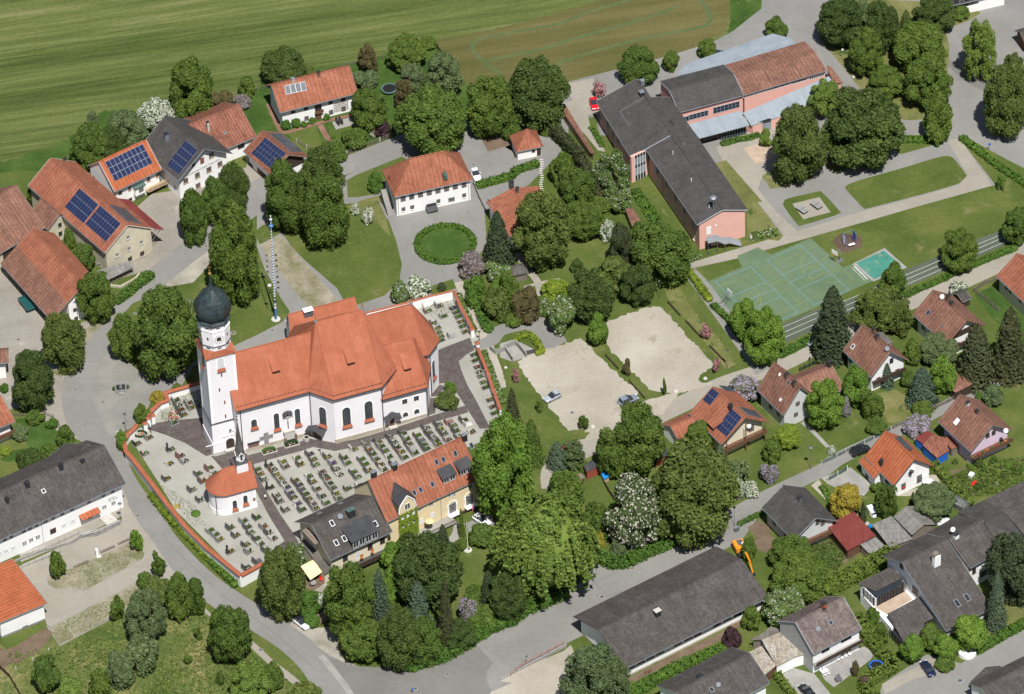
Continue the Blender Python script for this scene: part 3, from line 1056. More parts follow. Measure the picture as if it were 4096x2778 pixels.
for a,b in((T('K',560,1330),T('B3',1580,70)),(T('K',600,1380),T('B3',1600,88)),(T('K',700,1400),T('B3',1625,110))):
 a2=(a[0],a[1])
 line('track_marking','line_white',[a2,b],.11)
line('takeoff_board','line_white',T('K',1822,440,1975,590),.12)
line('takeoff_board','line_white',T('K',1852,428,2005,578),.3)
g=[G(T('B3',573+95*math.cos(t*.5236),115+60*math.sin(t*.5236)))for t in range(12)]
patch('mulch_patch','mulch',T('B3',*sum(([573+(95+9*math.sin(t*2.3))*math.cos(t*.5236),118+(62+7*math.cos(t*1.7))*math.sin(t*.5236)]for t in range(12)),[])),4)
road('lane','pavement_light',T('O',2420,530,2324,572,2180,640,2050,692,1900,765,1830,798,1745,838,1640,872,1560,912,1450,962,1330,1020,1255,1060,1245,1110),[5.2,5.2,5,5,5,5,5,4.4,5,5.5,5,4,3])
road('path','asphalt',T('O',1542,596,1585,640,1655,735,1715,815,1740,840),[2.6,3.6,3.8,4.2,6])
road('lane','asphalt',T('O',2420,790,2324,838,2207,890,2131,931,2056,969,1974,1007,1899,1044,1865,1068,1780,1108,1700,1150,1640,1190),[3.3,3.3,3.3,3.4,3.4,3.6,3.8,3.8,3.8,4,5])
patch('street','asphalt',T('C2',1742,262,1560,335,1500,400,1400,480,1160,548,1000,612,830,702,745,715,680,690,612,640,590,740,540,830,400,930,200,1030,0,1130)+T('C1',1600,1182,1500,1240,1300,1330,1180,1382,1080,1410,950,1402,720,1392,640,1352,590,1280,560,1230,470,1170,400,1190,420,1330,700,1800,1742,1800)+T('C2',100,1480,440,1240,900,1010,1480,620,1600,560,1742,360))
patch('street','asphalt_dark',T('C1',400,1210,530,1330,720,1394,950,1404,1080,1412,1180,1384,1340,1320,1500,1242,1560,1310,1612,1370,1570,1425,1575,1500,1630,1600,1640,1800,740,1800,640,1560,520,1340,440,1260))
patch('paving','gravel_grey',T('C1',280,1060,400,1140,520,1130,590,1210,600,1290,640,1352,700,1390,640,1375,500,1300,360,1190,240,1110))
patch('forecourt','gravel_yard',T('C2',0,1490,180,1390,420,1290,470,1250,540,1400,500,1500,420,1700,-160,1700)+T('C1',1600,1560,1742,1500))
MS=[T('O',690,395),T('O',610,425),T('O',560,470),T('O',482,531),T('O',376,613),T('O',308,675),T('O',239,757),T('O',195,825),T('O',178,890),T('O',190,955),T('O',232,1010),T('O',284,1105),T('O',328,1162),T('O',369,1228),T('O',440,1305),T('O',513,1362),T('O',600,1415),T('O',668,1462),T('O',720,1515),T('O',765,1590),T('O',800,1690)]
patch('farmyard','farmyard',T('O',300,480,345,440,420,430,480,400,560,380,555,345,615,330,690,350,740,372,640,430,590,470,500,560,440,600,380,640,330,690,345,610,250,640,260,560))
patch('farmyard','farmyard',T('O',-60,590,12,605,60,660,115,740,175,735,245,715,280,700,240,790,190,870,200,960,240,1030,150,985,130,1000,60,925,-60,940))
patch('gravel_verge','gravel_grey',T('O',330,690,395,620,470,560,478,600,440,640,330,720,300,760))
patch('yard','asphalt',T('O',583,470,640,440,785,400,900,348,1050,296,1200,262,1290,262,1290,330,1200,420,1100,480,1105,560,1045,620,1055,680,1090,750,1060,770,1000,665,880,705,700,775,560,795,440,830,410,880,340,905,300,880,240,850,250,790,330,830,520,790,640,730,650,700,600,610,583,560))
patch('yard','asphalt',T('A1',1600,1010,1725,965)+T('A2',0,960,90,1010,110,1090,60,1150)+T('A1',1560,1180,1450,1240,1400,1000))
road('road','asphalt',[T('O',700,398),T('O',780,378),T('O',905,330),T('O',1040,278),T('O',1180,232),T('O',1290,208)],[6,6,6,6,6.4,7])
road('street','asphalt',MS,[5,8,7.5,6.5,6.2,6.2,6.5,7,7.2,7.2,6.6,6,6,6.2,6.4,6.6,6.6,6.4,6.4,7,8])
road('pavement','pavement_light',[T('C0',760,180),T('C0',850,400),T('C0',960,560),T('C0',1130,790),T('C0',1400,1085),T('C0',1640,1235),T('C1',130,1370),T('C1',290,1500),T('C1',400,1640)],[1.5,2.6,3,2.4,2.2,2.2,2.2,2.4,2.6])
patch('plaza','cobble',T('B0',745,838,900,868,1000,1000,1022,1100,980,1220,900,1330,800,1380,730,1400,660,1270,612,1110,640,950),3)
for q in(('C0',1145,472,1078,500,1110,560,1250,700,1380,830,1500,935,1620,1010),('C1',0,1050,200,1200,450,1425,500,1400),('B0',560,1325,640,1310,665,1395,605,1412,560,1325)):
 road('tar_seam','asphalt_patch',T(*q),.14,1)
patch('asphalt_repair','asphalt',T('B0',565,1330,645,1312,720,1420,640,1450,600,1415))
road('kerb_strip','concrete',T('C1',470,1320,560,1430,640,1530,680,1600),1.3,4)
for q in(('C2',620,840,820,740),('C2',0,1180,240,1040,420,950),('C2',580,800,700,900,640,910,665,950),('C2',700,930,860,880,1040,800),('C1',1610,1370,1500,1250),('C2',650,680,715,755),('C2',835,700,950,640),('K',1330,1200,1400,1180)):
 road('tar_seam','asphalt_patch',T(*q),.13,1)
patch('lawn_patch','lawn',T('O',240,760,300,690,390,650,450,640,530,700,530,788,440,822,385,845,315,842,262,800))
patch('lawn_patch','lawn',T('O',480,560,560,520,586,600,592,628,614,642,658,708,640,732,575,765,525,788,510,700,470,640))
patch('lawn_patch','lawn',T('O',583,522,596,512,650,500,700,470,800,462,850,472,882,500,900,550,912,600,906,640,872,672,812,692,785,692,765,655,690,590,660,558,640,528,590,556,582,540))
patch('lawn_patch','lawn_dry',T('A1',640,1375,760,1325,860,1300,900,1380,850,1330,900,1440,935,1576,800,1440))
patch('gravel_strip','gravel_weedy',T('B1',60,132,200,75,245,112,345,232,430,325,590,512,600,600,400,565,210,335))
patch('lawn_patch','lawn',T('A1',640,1200,700,1165,1010,1040,1040,1060,905,1120,885,1280,720,1310,650,1312))
g=G(T('B1',1297,130))
n=40
mb=MB()
mb.face([(g.x+6.6*math.cos(2*math.pi*i/n),g.y+6.6*math.sin(2*math.pi*i/n),.03)for i in range(n)])
tag(mb.build('lawn_circle','lawn_lush',uv=False),kind='structure')
patch('lawn_patch','lawn',T('B1',1190,410,1345,360,1368,422,1205,470))
patch('paving','bare_soil',T('A1',1520,892,1690,872,1727,965,1580,1008))
patch('lawn_patch','meadow_dry',T('A1',380,560,380,520,690,480,700,560))
patch('lawn_patch','lawn',T('A1',245,885,440,838,470,925,480,1000,380,1010,300,940))
patch('lawn_patch','lawn',T('A1',520,830,560,860,680,830,740,850,700,890,640,960,560,980,530,920))
road('garden_path','brick_path',T('A1',120,690,190,850,230,880,350,850,520,800,680,765),1.0,4)
road('garden_path','brick_path',T('A1',465,830,510,910,540,945,515,978),1.3,3)
patch('terrace','concrete',T('A1',545,812,665,780,690,830,570,862))
patch('churchyard','churchyard_gravel',T('O',290,985,338,962,330,945,385,900,455,868,560,800,950,690,1035,662,1080,760,1135,930,1122,990,840,1110,820,1150,690,1230,602,1290,545,1306,400,1160))
patch('paved_path','dark_pavers',T('B0',975,1355,1015,1320,1130,1300,1350,1280,1400,1400,1425,1520,1368,1536,1230,1450,1100,1395))
patch('paved_path','dark_pavers',T('O',479,1036,545,1015,575,1048,580,1075,560,1062,530,1062,505,1066))
patch('paved_path','dark_pavers',T('B1',-80,1548,180,1482,330,1440,400,1420,560,1448,700,1424,900,1368,1180,1276,1430,1200,1450,1245,1200,1318,920,1412,720,1472,560,1502,420,1475,350,1498,180,1545,-80,1620))
patch('paved_path','dark_pavers',T('C1',-10,110,30,100,110,230,200,380,290,510,335,590,250,645,165,605,230,560,130,400,40,230))
patch('paved_path','dark_pavers',T('B1',1250,832,1300,810,1460,750,1490,832,1440,860,1385,905,1402,965,1440,1060,1500,1165,1580,1320,1602,1352,1525,1354,1420,1190,1370,1112,1330,1045,1255,1055))
patch('paved_path','dark_pavers',T('B1',1195,1140,1258,1060,1300,1075,1240,1140))
patch('paved_path','dark_pavers',T('B1',1190,1150,1240,1150,1230,1250,1170,1270))
patch('concrete_edge','concrete',T('B0',1395,1480,1420,1517,1570,1470,1575,1500,1420,1540,1355,1385,1362,1380))
road('path','gravel_yard',T('B1',1385,380,1450,520,1530,690,1570,800,1620,900,1690,1080),[2,2.2,2.6,3,1.8,1.6],5)
road('path','asphalt',[T('B1',1500,800),T('B1',1600,770),T('B2',0,705),T('B2',160,660),T('B2',330,618)],[3,3.4,3.4,3.6,3.4])
patch('access','asphalt',T('B2',160,690,330,625,400,700,445,775,300,840,270,760))
patch('car_park','gravel_yard',T('B2',150,880,300,828,440,788,540,750,590,800,680,900,800,1010,920,1120,800,1250,700,1310,600,1335,460,1372,400,1300,330,1210,200,1050,130,950),2,ragged=.35)
patch('car_park','gravel_yard',T('B2',715,650,850,590,1040,540,1120,600,1240,740,1405,920,1385,965,1322,1005,1340,1042,1420,1050,1200,1120,1060,1110,990,1090,880,980,720,822,700,720),2,ragged=.35)
patch('worn_gravel','gravel_yard',T('B2',600,1330,800,1240,930,1180,1200,1100,1080,1260,900,1330,640,1420,500,1450),ragged=.2)
patch('dry_verge','lawn_dry',T('B2',1080,430,1180,400,1330,640,1440,740,1560,930,1500,960,1420,860,1280,680,1120,500),ragged=.3)
patch('lawn_patch','lawn',T('B2',0,900,130,950,300,1200,440,1370,600,1380,560,1420,300,1470,200,1420,60,1150),ragged=.2)
patch('paving','concrete',T('B2',0,790,95,760,250,840,170,880,80,910,0,880))
road('worn_path','gravel_grey',T('B2',120,190,170,280,245,370,270,470),1.6,3)
road('worn_path','gravel_grey',T('B2',160,415,270,385,390,362,420,410),.9,1)
patch('forecourt','pavement_light',T('C0',60,760,480,560,810,410,870,480,960,600,980,660,1060,760,1130,830,1000,790,910,830,320,1140,230,880))
patch('forecourt_border','pavement_light',T('C0',140,700,480,560,800,400,850,300,810,200,700,300,100,560))
patch('planted_island','gravel_weedy',T('C0',310,800,345,765,490,735,870,562,895,580,960,640,945,682,570,885,380,880,320,850))
road('kerb','concrete',T('C0',490,738,350,762,308,800,320,850,380,882,570,887,760,790,948,684,962,640),.22,3)
patch('gravel_strip','gravel_weedy',T('C0',325,1135,910,830,940,900,940,960,395,1255))
patch('meadow','meadow_dry',T('C0',-200,1220,0,1240,50,1292,290,1138,395,1258,640,1125,850,1010,940,960,1000,800,1110,870,1330,1010,1430,1095,1640,1245)+T('C1',130,1385,290,1515,420,1900,-300,2100)+T('C0',-400,2100))
road('kerb','concrete',T('C0',320,1138,395,1256,735,1078),.2,1)
road('kerb','concrete',T('C0',320,1138,915,822),.2,1)
patch('bare_soil','bare_soil',T('C0',-60,1240,50,1285,290,1140,340,1200,200,1330,60,1380,-60,1420),2,ragged=.4)
patch('bare_soil','gravel_weedy',T('B0',340,975,540,900,560,700,760,560,770,600,640,700,560,790,560,900,500,960,400,1015),ragged=.2)
patch('garden','lawn_lush',T('B0',95,1290,200,1280,330,1310,390,1380,380,1460,250,1500,60,1576,0,1560,60,1500,190,1480,150,1380))
patch('garden','lawn_lush',T('O',2210,670,2270,640,2330,700,2330,800,2250,720))
patch('drive','concrete',T('C3',395,140,590,70,740,190,680,260,520,220,440,180))
patch('drive','gravel_yard',T('C3',330,190,380,150,440,250,560,330,720,440,690,470,480,340))
patch('vegetable_plot','bare_soil',T('C3',0,470,60,520,170,600,40,640,-60,600))
patch('vegetable_plot','bare_soil',T('C2',1640,470,1720,420,1790,470,1790,560,1700,540))
patch('street','asphalt',T('C3',2000,990,1742,1135,1430,1305,1325,1372,1095,1312,800,1508,780,1600,1000,1800,2000,1500))
patch('parking_pad','pavement_light',T('C3',800,1508,1055,1385,1120,1330,1260,1400,1000,1480,820,1576))
patch('terrace','concrete',T('C3',350,1370,680,1260,760,1300,720,1350,600,1440,480,1530,420,1480))
patch('drive','concrete',T('C3',130,1450,210,1400,350,1440,480,1600,200,1650,100,1480))
patch('lawn_patch','lawn_dry',T('C3',1620,930,1800,900,1800,1040,1480,1200,1500,1100))
patch('lawn_patch','lawn',T('C3',520,900,640,850,650,970,720,1100,640,1060,560,930))
patch('garden','garden_soil',T('C3',1200,100,1742,0,1742,60,1500,200,1400,260,1260,180))
patch('terrace','gravel_yard',T('C3',1100,120,1160,120,1200,200,1120,260,870,260,1080,190))
patch('garden','garden_soil',T('C3',280,600,520,540,640,660,500,740,380,700))
patch('parking_pad','asphalt',T('C1',1440,440,1580,370,1640,450,1520,490,1450,500))
road('garden_path','concrete',T('C1',1390,440,1370,520,1300,600),2.2,3)
patch('terrace','gravel_grey',T('C1',330,780,400,740,520,850,480,900,400,880))
patch('garden','lawn_dry',T('B3',760,1130,900,1100,1000,1190,960,1280,840,1310),2,ragged=.3)
road('garden_path','concrete',T('B3',270,1310,350,1380,440,1475),.9,3)
patch('soil_strip','bare_soil',T('C2',830,1480,1200,1290,1480,1160,1600,1080,1630,1090,1500,1200,1250,1320,900,1490))
patch('trackside_verge','lawn_dry',T('K',740,1500,880,1480,1200,1350,1330,1300,1330,1340,1100,1440,840,1520),ragged=.2)
# ---- houses, barns, school, halls
def pts(k,*xy):
 return T0(k,*xy)if len(xy)>2 else[T0(k,*xy)]
WB='window_frame_brown'
WW='window_frame_white'
h=House('villa','white two-storey villa with hipped red roof beside the hedge circle',T('A1',958,1308),T('A1',1478,1192),T('A1',1060,1055),6.2,None,'red_tiles','white_wall',.55,.5,Bp=T('A1',885,1130),hipp=(T('A1',1060,1055),T('A1',1285,998)))
h.windows('front',pts('A1',1016,1320,1073,1306,1131,1292,1189,1279,1247,1266,1304,1253,1362,1239,1420,1227),1.15,1.5,WB,'glass_curtain',1,2)
h.windows('front',pts('A1',1018,1390,1076,1377,1250,1337,1421,1298),.9,1.1,WB,'glass_curtain',1,1,sill='white_trim')
h.window('front',T('A1',1337,1325),1.5,1.2,'zinc','glass_curtain',0)
M=h.fr('front',T('A1',1198,1372))
pb=h.put(MB().box((0,.4,.75),(2.2,2.1,.12),M=M).box((-1,-.6,.75),(.12,2.0,1.4),M=M).box((1,-.6,.75),(.12,2.0,1.4),M=M),'porch','slate')
h.put(MB().box((0,.95,.75),(2.5,.14,1.7),M=M@Matrix.Rotation(.55,4,'X')),'porch_roof','slate',pb)
h.put(MB().box((0,-.4,.06),(1.3,2,.1),M=M),'door','dark_metal',pb)
h.put(MB().box((0,-1.45,1.2),(5,.16,1.2),M=M),'doorstep','pale_stone')
h.windows('left',pts('A1',945,1255,925,1190),.9,1.5,WB)
h.pipe(.9)
h.pipe(h.L-.9)
q=h.hit('roof',T('A1',1293,1180))
dm=h.put(MB().box((q.x,q.y-.1,q.z+.5),(.7,1.2,1.3)),'roof_turret','copper_patina')
m=MB()
m.lathe([(.65,q.z+1.1),(.02,q.z+2.2)],(q.x,q.y-.1),4,rot=math.pi/4)
h.put(m,'turret_roof','copper_patina',dm)
st=MB()
for i in range(16):
 st.box((-.75,1.2+i*.36,.1+i*.1),(1.3,.38,.2+i*.2 if i else .2))
h.put(st,'outside_stair','concrete')
rl=MB().tube((-1.4,1.2,1.0),(-1.4,7,4.1),.04)
for i in range(8):
 rl.tube((-1.4,1.3+i*.8,.1+i*.42),(-1.4,1.3+i*.8,1.05+i*.42),.03)
h.put(rl,'stair_railing','metal_grey')
h=House('garage','small square white garage with a pyramid of red tiles above a hedge',T('A2',108,1008),T('A2',288,972),T('A2',175,860),2.9,None,'red_tiles','white_wall',.4,.4,Bp=T('A2',64,905),hipp=(T('A2',174,862),T('A2',180,860)),cat='garage')
h.window('front',T('A2',222,1003),.8,.9,WB)
h.door('front',T('A2',259,1032),.95,2.0,'dark_wood')
h=House('house','red hipped-roof house half hidden behind a spruce and a walnut tree',T('O',1104,459),T('O',1158,538),T('O',1160,425),4.6,None,'red_tiles','white_wall',.5,.5,Bp=T('O',1212,410),hipp=(T('O',1163,432),T('O',1192,492)))
h.windows('front',pts('A1',1585,1335,1605,1380),1.1,1.2,'window_frame_blue')
h.chimney(T('A2',75,1238),w=.8,d=1.0,h=1.4,mat='dark_stone')
h.chimney(T('A2',115,1270),w=.5,d=.6,h=1.0,mat='dark_stone')
h=House('farmhouse','long white farmhouse with green-hedged garden, red roof carrying one dark collector',T('A1',198,748),T('A1',716,618),T('A1',665,438),5.6,None,'red_tiles','white_wall',1.0,.8,Bp=T('A1',120,560))
h.windows('front',pts('A1',286,742,371,722,533,683,618,662),1.0,1.0,WB,'glass',1)
h.windows('front',pts('A1',289,806,375,787,538,746,621,724),1.0,1.25,WB,'glass_curtain',1,1)
h.window('front',T('A1',452,716),1.6,1.7,WB)
h.door('front',T('A1',455,800),1.5,2.3,'brown_wood')
M=h.fr('front',T('A1',455,738))
b=h.put(MB().box((0,-.1,.35),(2,.1,.7),M=M),'balcony','light_wood')
h.put(MB().box((0,.35,.68),(2,.8,.06),M=M),'balcony_railing','brown_wood',b)
M=h.fr('front',T('A1',457,803))
h.put(MB().box((0,-.0,.6),(2.4,.12,1.2),M=M),'doorstep','red_plaster')
h.panels('roof',T('A1',228,572),T('A1',365,542),T('A1',240,630),4,1,mat='collector_and_panel_sheen',name='solar_collector')
h.chimney(T('A1',285,540),w=.8,d=.6,h=.8,cap='zinc')
h.chimney(T('A1',457,505),w=.5,d=.6,h=1.2,mat='brown_stone')
tr=MB()
for i in range(5):
 tr.tube((0,0,0),(0,0,0),.01)
M=h.fr('front',T('A1',620,705))
tr=MB()
for i in range(6):
 tr.box((-.6,-.9+i*.45,.12),(3.4,.04,.05),M=M)
for i in range(7):
 tr.box((-2.3+i*.55,0,.1),(.04,2.6,.05),M=M)
h.put(tr,'trellis','weathered_wood')
h=House('barn','small timber barn with solar panels on both slopes of its roof',T('A0',1615,1003),T('A1',136,1165),T('A1',82,873),4.0,None,'old_red_tiles','white_wall',.8,.9,Bp=T('A1',205,880),cat='barn')
h.panels('roof',T('A1',103,915),T('A1',240,1020),T('A1',10,1020),7,4)
h.panels('roofb',T('A1',125,890),T('A1',272,1012),T('A1',205,888),8,2,mat='collector_and_panel_sheen')  # paler grey-blue paints the sheen of panels viewed at a grazing angle
gb=MB()
y1=h.W-h.ove
gb.face([(h.L-h.ovg+.02,h.ove,2.2),(h.L-h.ovg+.02,y1,2.2),(h.L-h.ovg+.02,y1,h.he-.1),(h.L-h.ovg+.02,h.w,h.hr-.4),(h.L-h.ovg+.02,h.ove,h.he-.1)])
h.put(gb,'timber_gable','dark_wood')
for i,p in enumerate(pts('A1',8,1140,68,1180,95,1205)):
 h.door('front',p,1.8,2.4,'brown_wood' if i%2 else 'dark_wood','barn_door')
h=House('farmhouse','white farmhouse of joined wings with solar panels, writing across its gable',T('A0',760,1272),T('A0',1072,1125),T('A0',640,1083),5.9,None,'orange_tiles','white_wall',.9,.25,Bp=T('A0',567,1107),gable='pale_stone')
LH=h
h.panels('roof',T('A0',695,1078),T('A0',945,957),T('A0',762,1206),9,3)
h.windows('front',pts('A0',985,1190,1045,1162,860,1250),.8,1.0,WB,'glass_curtain',sill='light_wood')
h.windows('front',pts('A0',798,1283,865,1325),.9,.9,WB)
h.window('front',T('A0',1085,1230),1.0,1.7,'window_frame_blue')
h.window('front',T('A0',1030,1265),1.4,2.0,'window_frame_blue')
h.window('front',T('A0',990,1270),.9,1.0,WB)
h.windows('left',pts('A0',625,1180),.6,.8,'zinc','dark_metal')
M=h.fr('front',T('A0',915,1250))
b=h.put(MB().box((0,0,.5),(2.6,2.2,1.1),M=M),'bay','white_wall')
h.put(MB().box((0,1.15,.6),(2.9,.15,1.5),M=M),'bay_roof','copper_patina',b)
h.put(MB().box((.2,.1,1.07),(1.2,1.2,.06),M=M),'bay_pane','glass_curtain',b)
M=h.fr('front',T('A0',1030,1225))
b=h.put(MB().box((0,0,.75),(5.6,.12,1.5),M=M),'balcony','light_wood')
bl_=MB().box((0,.85,1.48),(5.6,.07,.07),M=M)
for i in range(20):
 bl_.box((-2.75+i*.29,.4,1.48),(.1,.85,.04),M=M)
h.put(bl_,'balcony_railing','weathered_wood',b)
h.put(MB().box((-2.2,-.9,.6),(1.6,.9,.5),M=h.fr('front',T('A0',1015,1265))),'bench_seat','weathered_wood')
h.chimney(T('A0',1105,930),w=.9,d=.9,h=1.8,mat='zinc')
g2=House('wing',None,T('A0',925,980),T('A0',1186,1201),T('A0',1350,985),6.5,None,'grey_tiles','white_wall',.9,1.3,Bp=T('A0',1288,806),root=LH.root,part='grey_roof',gable='zinc')
g2.panels('roof',T('A0',1235,935),T('A0',1313,998),T('A0',1110,1098),5,4)
g2.windows('right',pts('A0',1232,1200,1309,1163,1386,1125,1459,1088,1314,1232,1388,1193,1462,1158,1402,1030),1.25,1.25,WB,'glass_curtain',2,2,sill='light_wood')
g2.window('right',T('A0',1341,1068),1.0,1.6,WB,'red_wood',0)
g2.window('right',T('A0',1283,1095),.8,1.0,WB)
g2.windows('front',pts('A0',1115,1245,1160,1245),.5,1.1,'zinc','glass',0)
bk=House('wing',None,T('A0',1360,1045),T('A0',1702,906),T('A0',1575,700),4.6,30,'old_red_tiles','white_wall',.7,.6,root=LH.root,part='rear_roof')
bk.windows('front',pts('A0',1600,972),1.7,1.2,WB,'glass',0)
bk.chimney(T('A0',1383,870),w=.5,d=.5,h=2.6,mat='pale_stone')
bk.skylight(T('A0',1493,882),w=.5,h=.6)
M=g2.fr('right',T('A0',1348,1112))
for i in range(1):
 cu=bpy.data.curves.new('gable_lettering','FONT')
 cu.body='Gemeindehof Josef Obermaier'
 cu.size=.75
 cu.align_x='CENTER'
 cu.extrude=.01
 cu.materials.append(MATS['grey_stone'])
 tmp=bpy.data.objects.new('gable_lettering',cu)
 COL.objects.link(tmp)
 bpy.context.view_layer.update()
 me=bpy.data.meshes.new_from_object(tmp)
 bpy.data.objects.remove(tmp)
 me.transform(g2.M@M@Matrix.Translation((0,-.25,.03))@Matrix.Rotation(0,4,'Z'))
 o=link('gable_lettering',me,LH.root)
LH.put(MB().box((0,0,0),(.01,.01,.01)),'lamp_bracket','metal_grey')
h=House('barn','large cream plastered barn with two long solar arrays on its red roof',T('A0',185,1232),T('A0',697,1680),T('A0',840,1489),6.9,None,'red_tiles','dirty_cream_wall',.45,.35,Bp=T('A0',498,1070),cat='barn',plinth='plinth',gable='pale_stone')
h.panels('roof',T('A0',530,1252),T('A0',654,1360),T('A0',432,1376),8,3)
h.panels('roof',T('A0',668,1368),T('A0',804,1486),T('A0',567,1488),8,3)
h.panels('roofb',T('A0',722,1362),T('A0',838,1468),T('A0',825,1386),8,3,mat='collector_and_panel_sheen')
h.windows('right',pts('B0',849,82,937,115,855,157,776,198),.85,1.05,'pale_stone','metal_grey',1,0,sill='pale_stone')
h.windows('right',pts('B0',943,192,862,228),1.1,1.3,WB,'glass',1,sill='pale_stone')
h.windows('front',pts('B0',560,160,610,215,660,265),1.0,.8,'pale_stone','dark_metal',0)
h.chimney(T('A0',434,1075),w=.6,d=.6,h=.9,side='roofb',mat='weathered_wood')
z1,z2=(6.5,5.9)
cn=MB().slab([G(T('A0',858,1325),z1),G(T('A0',782,1317),z1+.3),G(T('A0',1010,1518),z1+.3),G(T('A0',1089,1526),z2)],.12)
gi=h.gm.inverted()
cn.v=[tuple(gi@Vector(p))for p in cn.v]
o=h.put(cn,'lean_to_roof','red_sheet')
br=MB()
y=h.W-h.ove
for x in(h.L-.4,h.L-6,h.L-12):
 br.tube((x,y,3.2),(x,y+3.0,5.7),.07).tube((x,y,4.6),(x,y+1.6,6.0),.07)
h.put(br,'roof_brace','weathered_wood',o)
m=MB().slab([G(T('B0',640,308),2.9),G(T('B0',700,374),2.2),G(T('B0',886,284),2.2),G(T('B0',850,236),2.9)],.1)
r=thing('lean_to_shed','low lean-to shed with corrugated grey roof against the cream barn','shed')
m.build('roof','corrugated_grey',r)
a,b,c,d=(G(T('B0',*q),0)for q in((655,350),(706,412),(884,322),(845,275)))
m=MB()
for i in range(9):
 p=b.lerp(c,i/8)
 m.tube((p.x,p.y,0),(p.x,p.y,2.15),.06)
m.build('post','weathered_wood',r)
tag(r.children[-1],kind='stuff')
m=MB().prism(ccw([tuple(q[:2])for q in(a.lerp(b,.15),b.lerp(a,.1).lerp(c,.02),c.lerp(b,.02).lerp(d,.1),d)]),0,1.2)
m.build('wall','weathered_wood',r)
h=House('barn','great red-roofed barn cut by the left edge of the picture',T('B0',-190,300),T('A0',298,1508),T('A0',158,1199),5.6,36,'brown_tiles','dirty_cream_wall',.5,.3,cat='barn')
h.door('front',T('B0',60,235),3.0,3.0,'dark_wood','barn_door')
h=House('barn','long low barn with a deep open eave over the farmyard and white gable',T('B0',6,256),T('B0',342,638),T('B0',545,396),3.4,36,'red_tiles','white_wall',4.6,.5,w2=5.2,cat='barn')
a=h
z=.02
sl=MB()
n=26
c_=1/math.hypot(1,a.tp)
k=4.2
sl.slab([(0,-.06,a.he+.01),(a.L,-.06,a.he+.01),(a.L,k,a.he+a.tp*k+.05),(0,k,a.he+a.tp*k+.05)],.05)
a.put(sl,'old_eave_tiles','brown_tiles')
a.windows('right',pts('B0',497,565,505,622),.9,1.0,WB)
a.windows('right',pts('B0',492,512),.5,.5,'pale_stone','dark_metal',0)
for i in range(5):
 a.put(MB().box((2+i*(a.L-4)/4,.5,a.he/2-.1),(.2,.2,a.he-.2)),'post','weathered_wood')
h=House('shed','small cream gabled outbuilding wedged between the two red barns',T('A0',190,1420),T('A0',318,1527),T('A0',400,1424),5.0,36,'brown_tiles','dirty_cream_wall',.3,.3,cat='shed')
h.windows('right',pts('A0',397,1495,400,1553),1.1,1.5,'pale_stone','dark_metal',0)
h=House('house','sliver of a red-roofed white house at the left edge beside the farmyard',T('B0',-190,930),T('B0',58,912),T('B0',0,838),5.2,28,'brown_tiles','white_wall',.9,.9)
h=House('house','red-roofed house with brown balcony cut by the left edge above the garden',T('B0',-190,1425),T('B0',101,1302),T('B0',36,1122),5.4,26,'red_tiles','white_wall',1.2,.8)
M=h.fr('front',T('B0',20,1390))
b=h.put(MB().box((-2,0,.6),(9,.15,1.2),M=M),'balcony','brown_wood')
h.put(MB().box((-2,.5,1.15),(9,.9,.07),M=M),'balcony_railing','brown_wood',b)
h=House('town_hall','long white town hall with dark grey roof and front terrace',T('C0',-400,728),T('C0',832,177),T('C0',690,-78),7.2,30,'brown_grey_tiles','white_wall',.9,.5,cat='town hall',gable='slate')
TH=h
h.windows('front',pts('C0',748,230,685,257,590,299,476,350,413,380,352,408,303,430,243,458,200,476,157,495,75,531,32,550,-20,573),.95,.95,WW,'glass',1)
h.windows('front',pts('C0',752,307,691,334,250,533,206,552,162,574),1.1,1.25,WW,'glass_curtain',1,2)
h.windows('front',pts('C0',484,430,422,459,86,608,40,628,-5,648),1.15,1.2,WW,'shutter_pale',0)
h.window('front',T('C0',352,492),1.4,1.4,WB,'dark_wood',0)
h.door('front',T('C0',598,410),1.1,2.1,'light_wood')
M=h.fr('front',T('C0',585,362))
h.put(MB().box((0,0,.7),(4.6,.12,1.5),M=M@Matrix.Rotation(.35,4,'X')),'door_canopy','orange_tiles')
h.chimney(T('C0',182,195),w=.9,d=.9,h=1.1,mat='dark_metal',side='roof')
h.chimney(T('C0',48,300),w=.7,d=.7,h=1.2,mat='dark_metal')
h.chimney(T('C0',406,80),w=.8,d=.8,h=1.4,mat='dark_metal')
h.chimney(T('C0',547,35),w=.9,d=.6,h=.6,mat='dark_metal')
h.skylight(T('C0',289,228),w=.7,h=.8,frame='white_trim')
h.pipe(h.hit('front',T('C0',280,500)).x)
w=House('wing',None,T('C0',432,-88),T('C0',160,140),T('C0',600,-95),6.6,27,'brown_grey_tiles','white_wall',.5,.3,root=TH.root,part='wing_roof')
cu=bpy.data.curves.new('wall_lettering','FONT')
cu.body='Rathaus\nGemeinde'
cu.size=.55
cu.extrude=.01
cu.materials.append(MATS['metal_grey'])
tmp=bpy.data.objects.new('x',cu)
COL.objects.link(tmp)
bpy.context.view_layer.update()
me=bpy.data.meshes.new_from_object(tmp)
bpy.data.objects.remove(tmp)
me.transform(h.fr('front',T('C0',718,292))@Matrix.Translation((0,.2,.02)))
link('wall_lettering',me,TH.root)
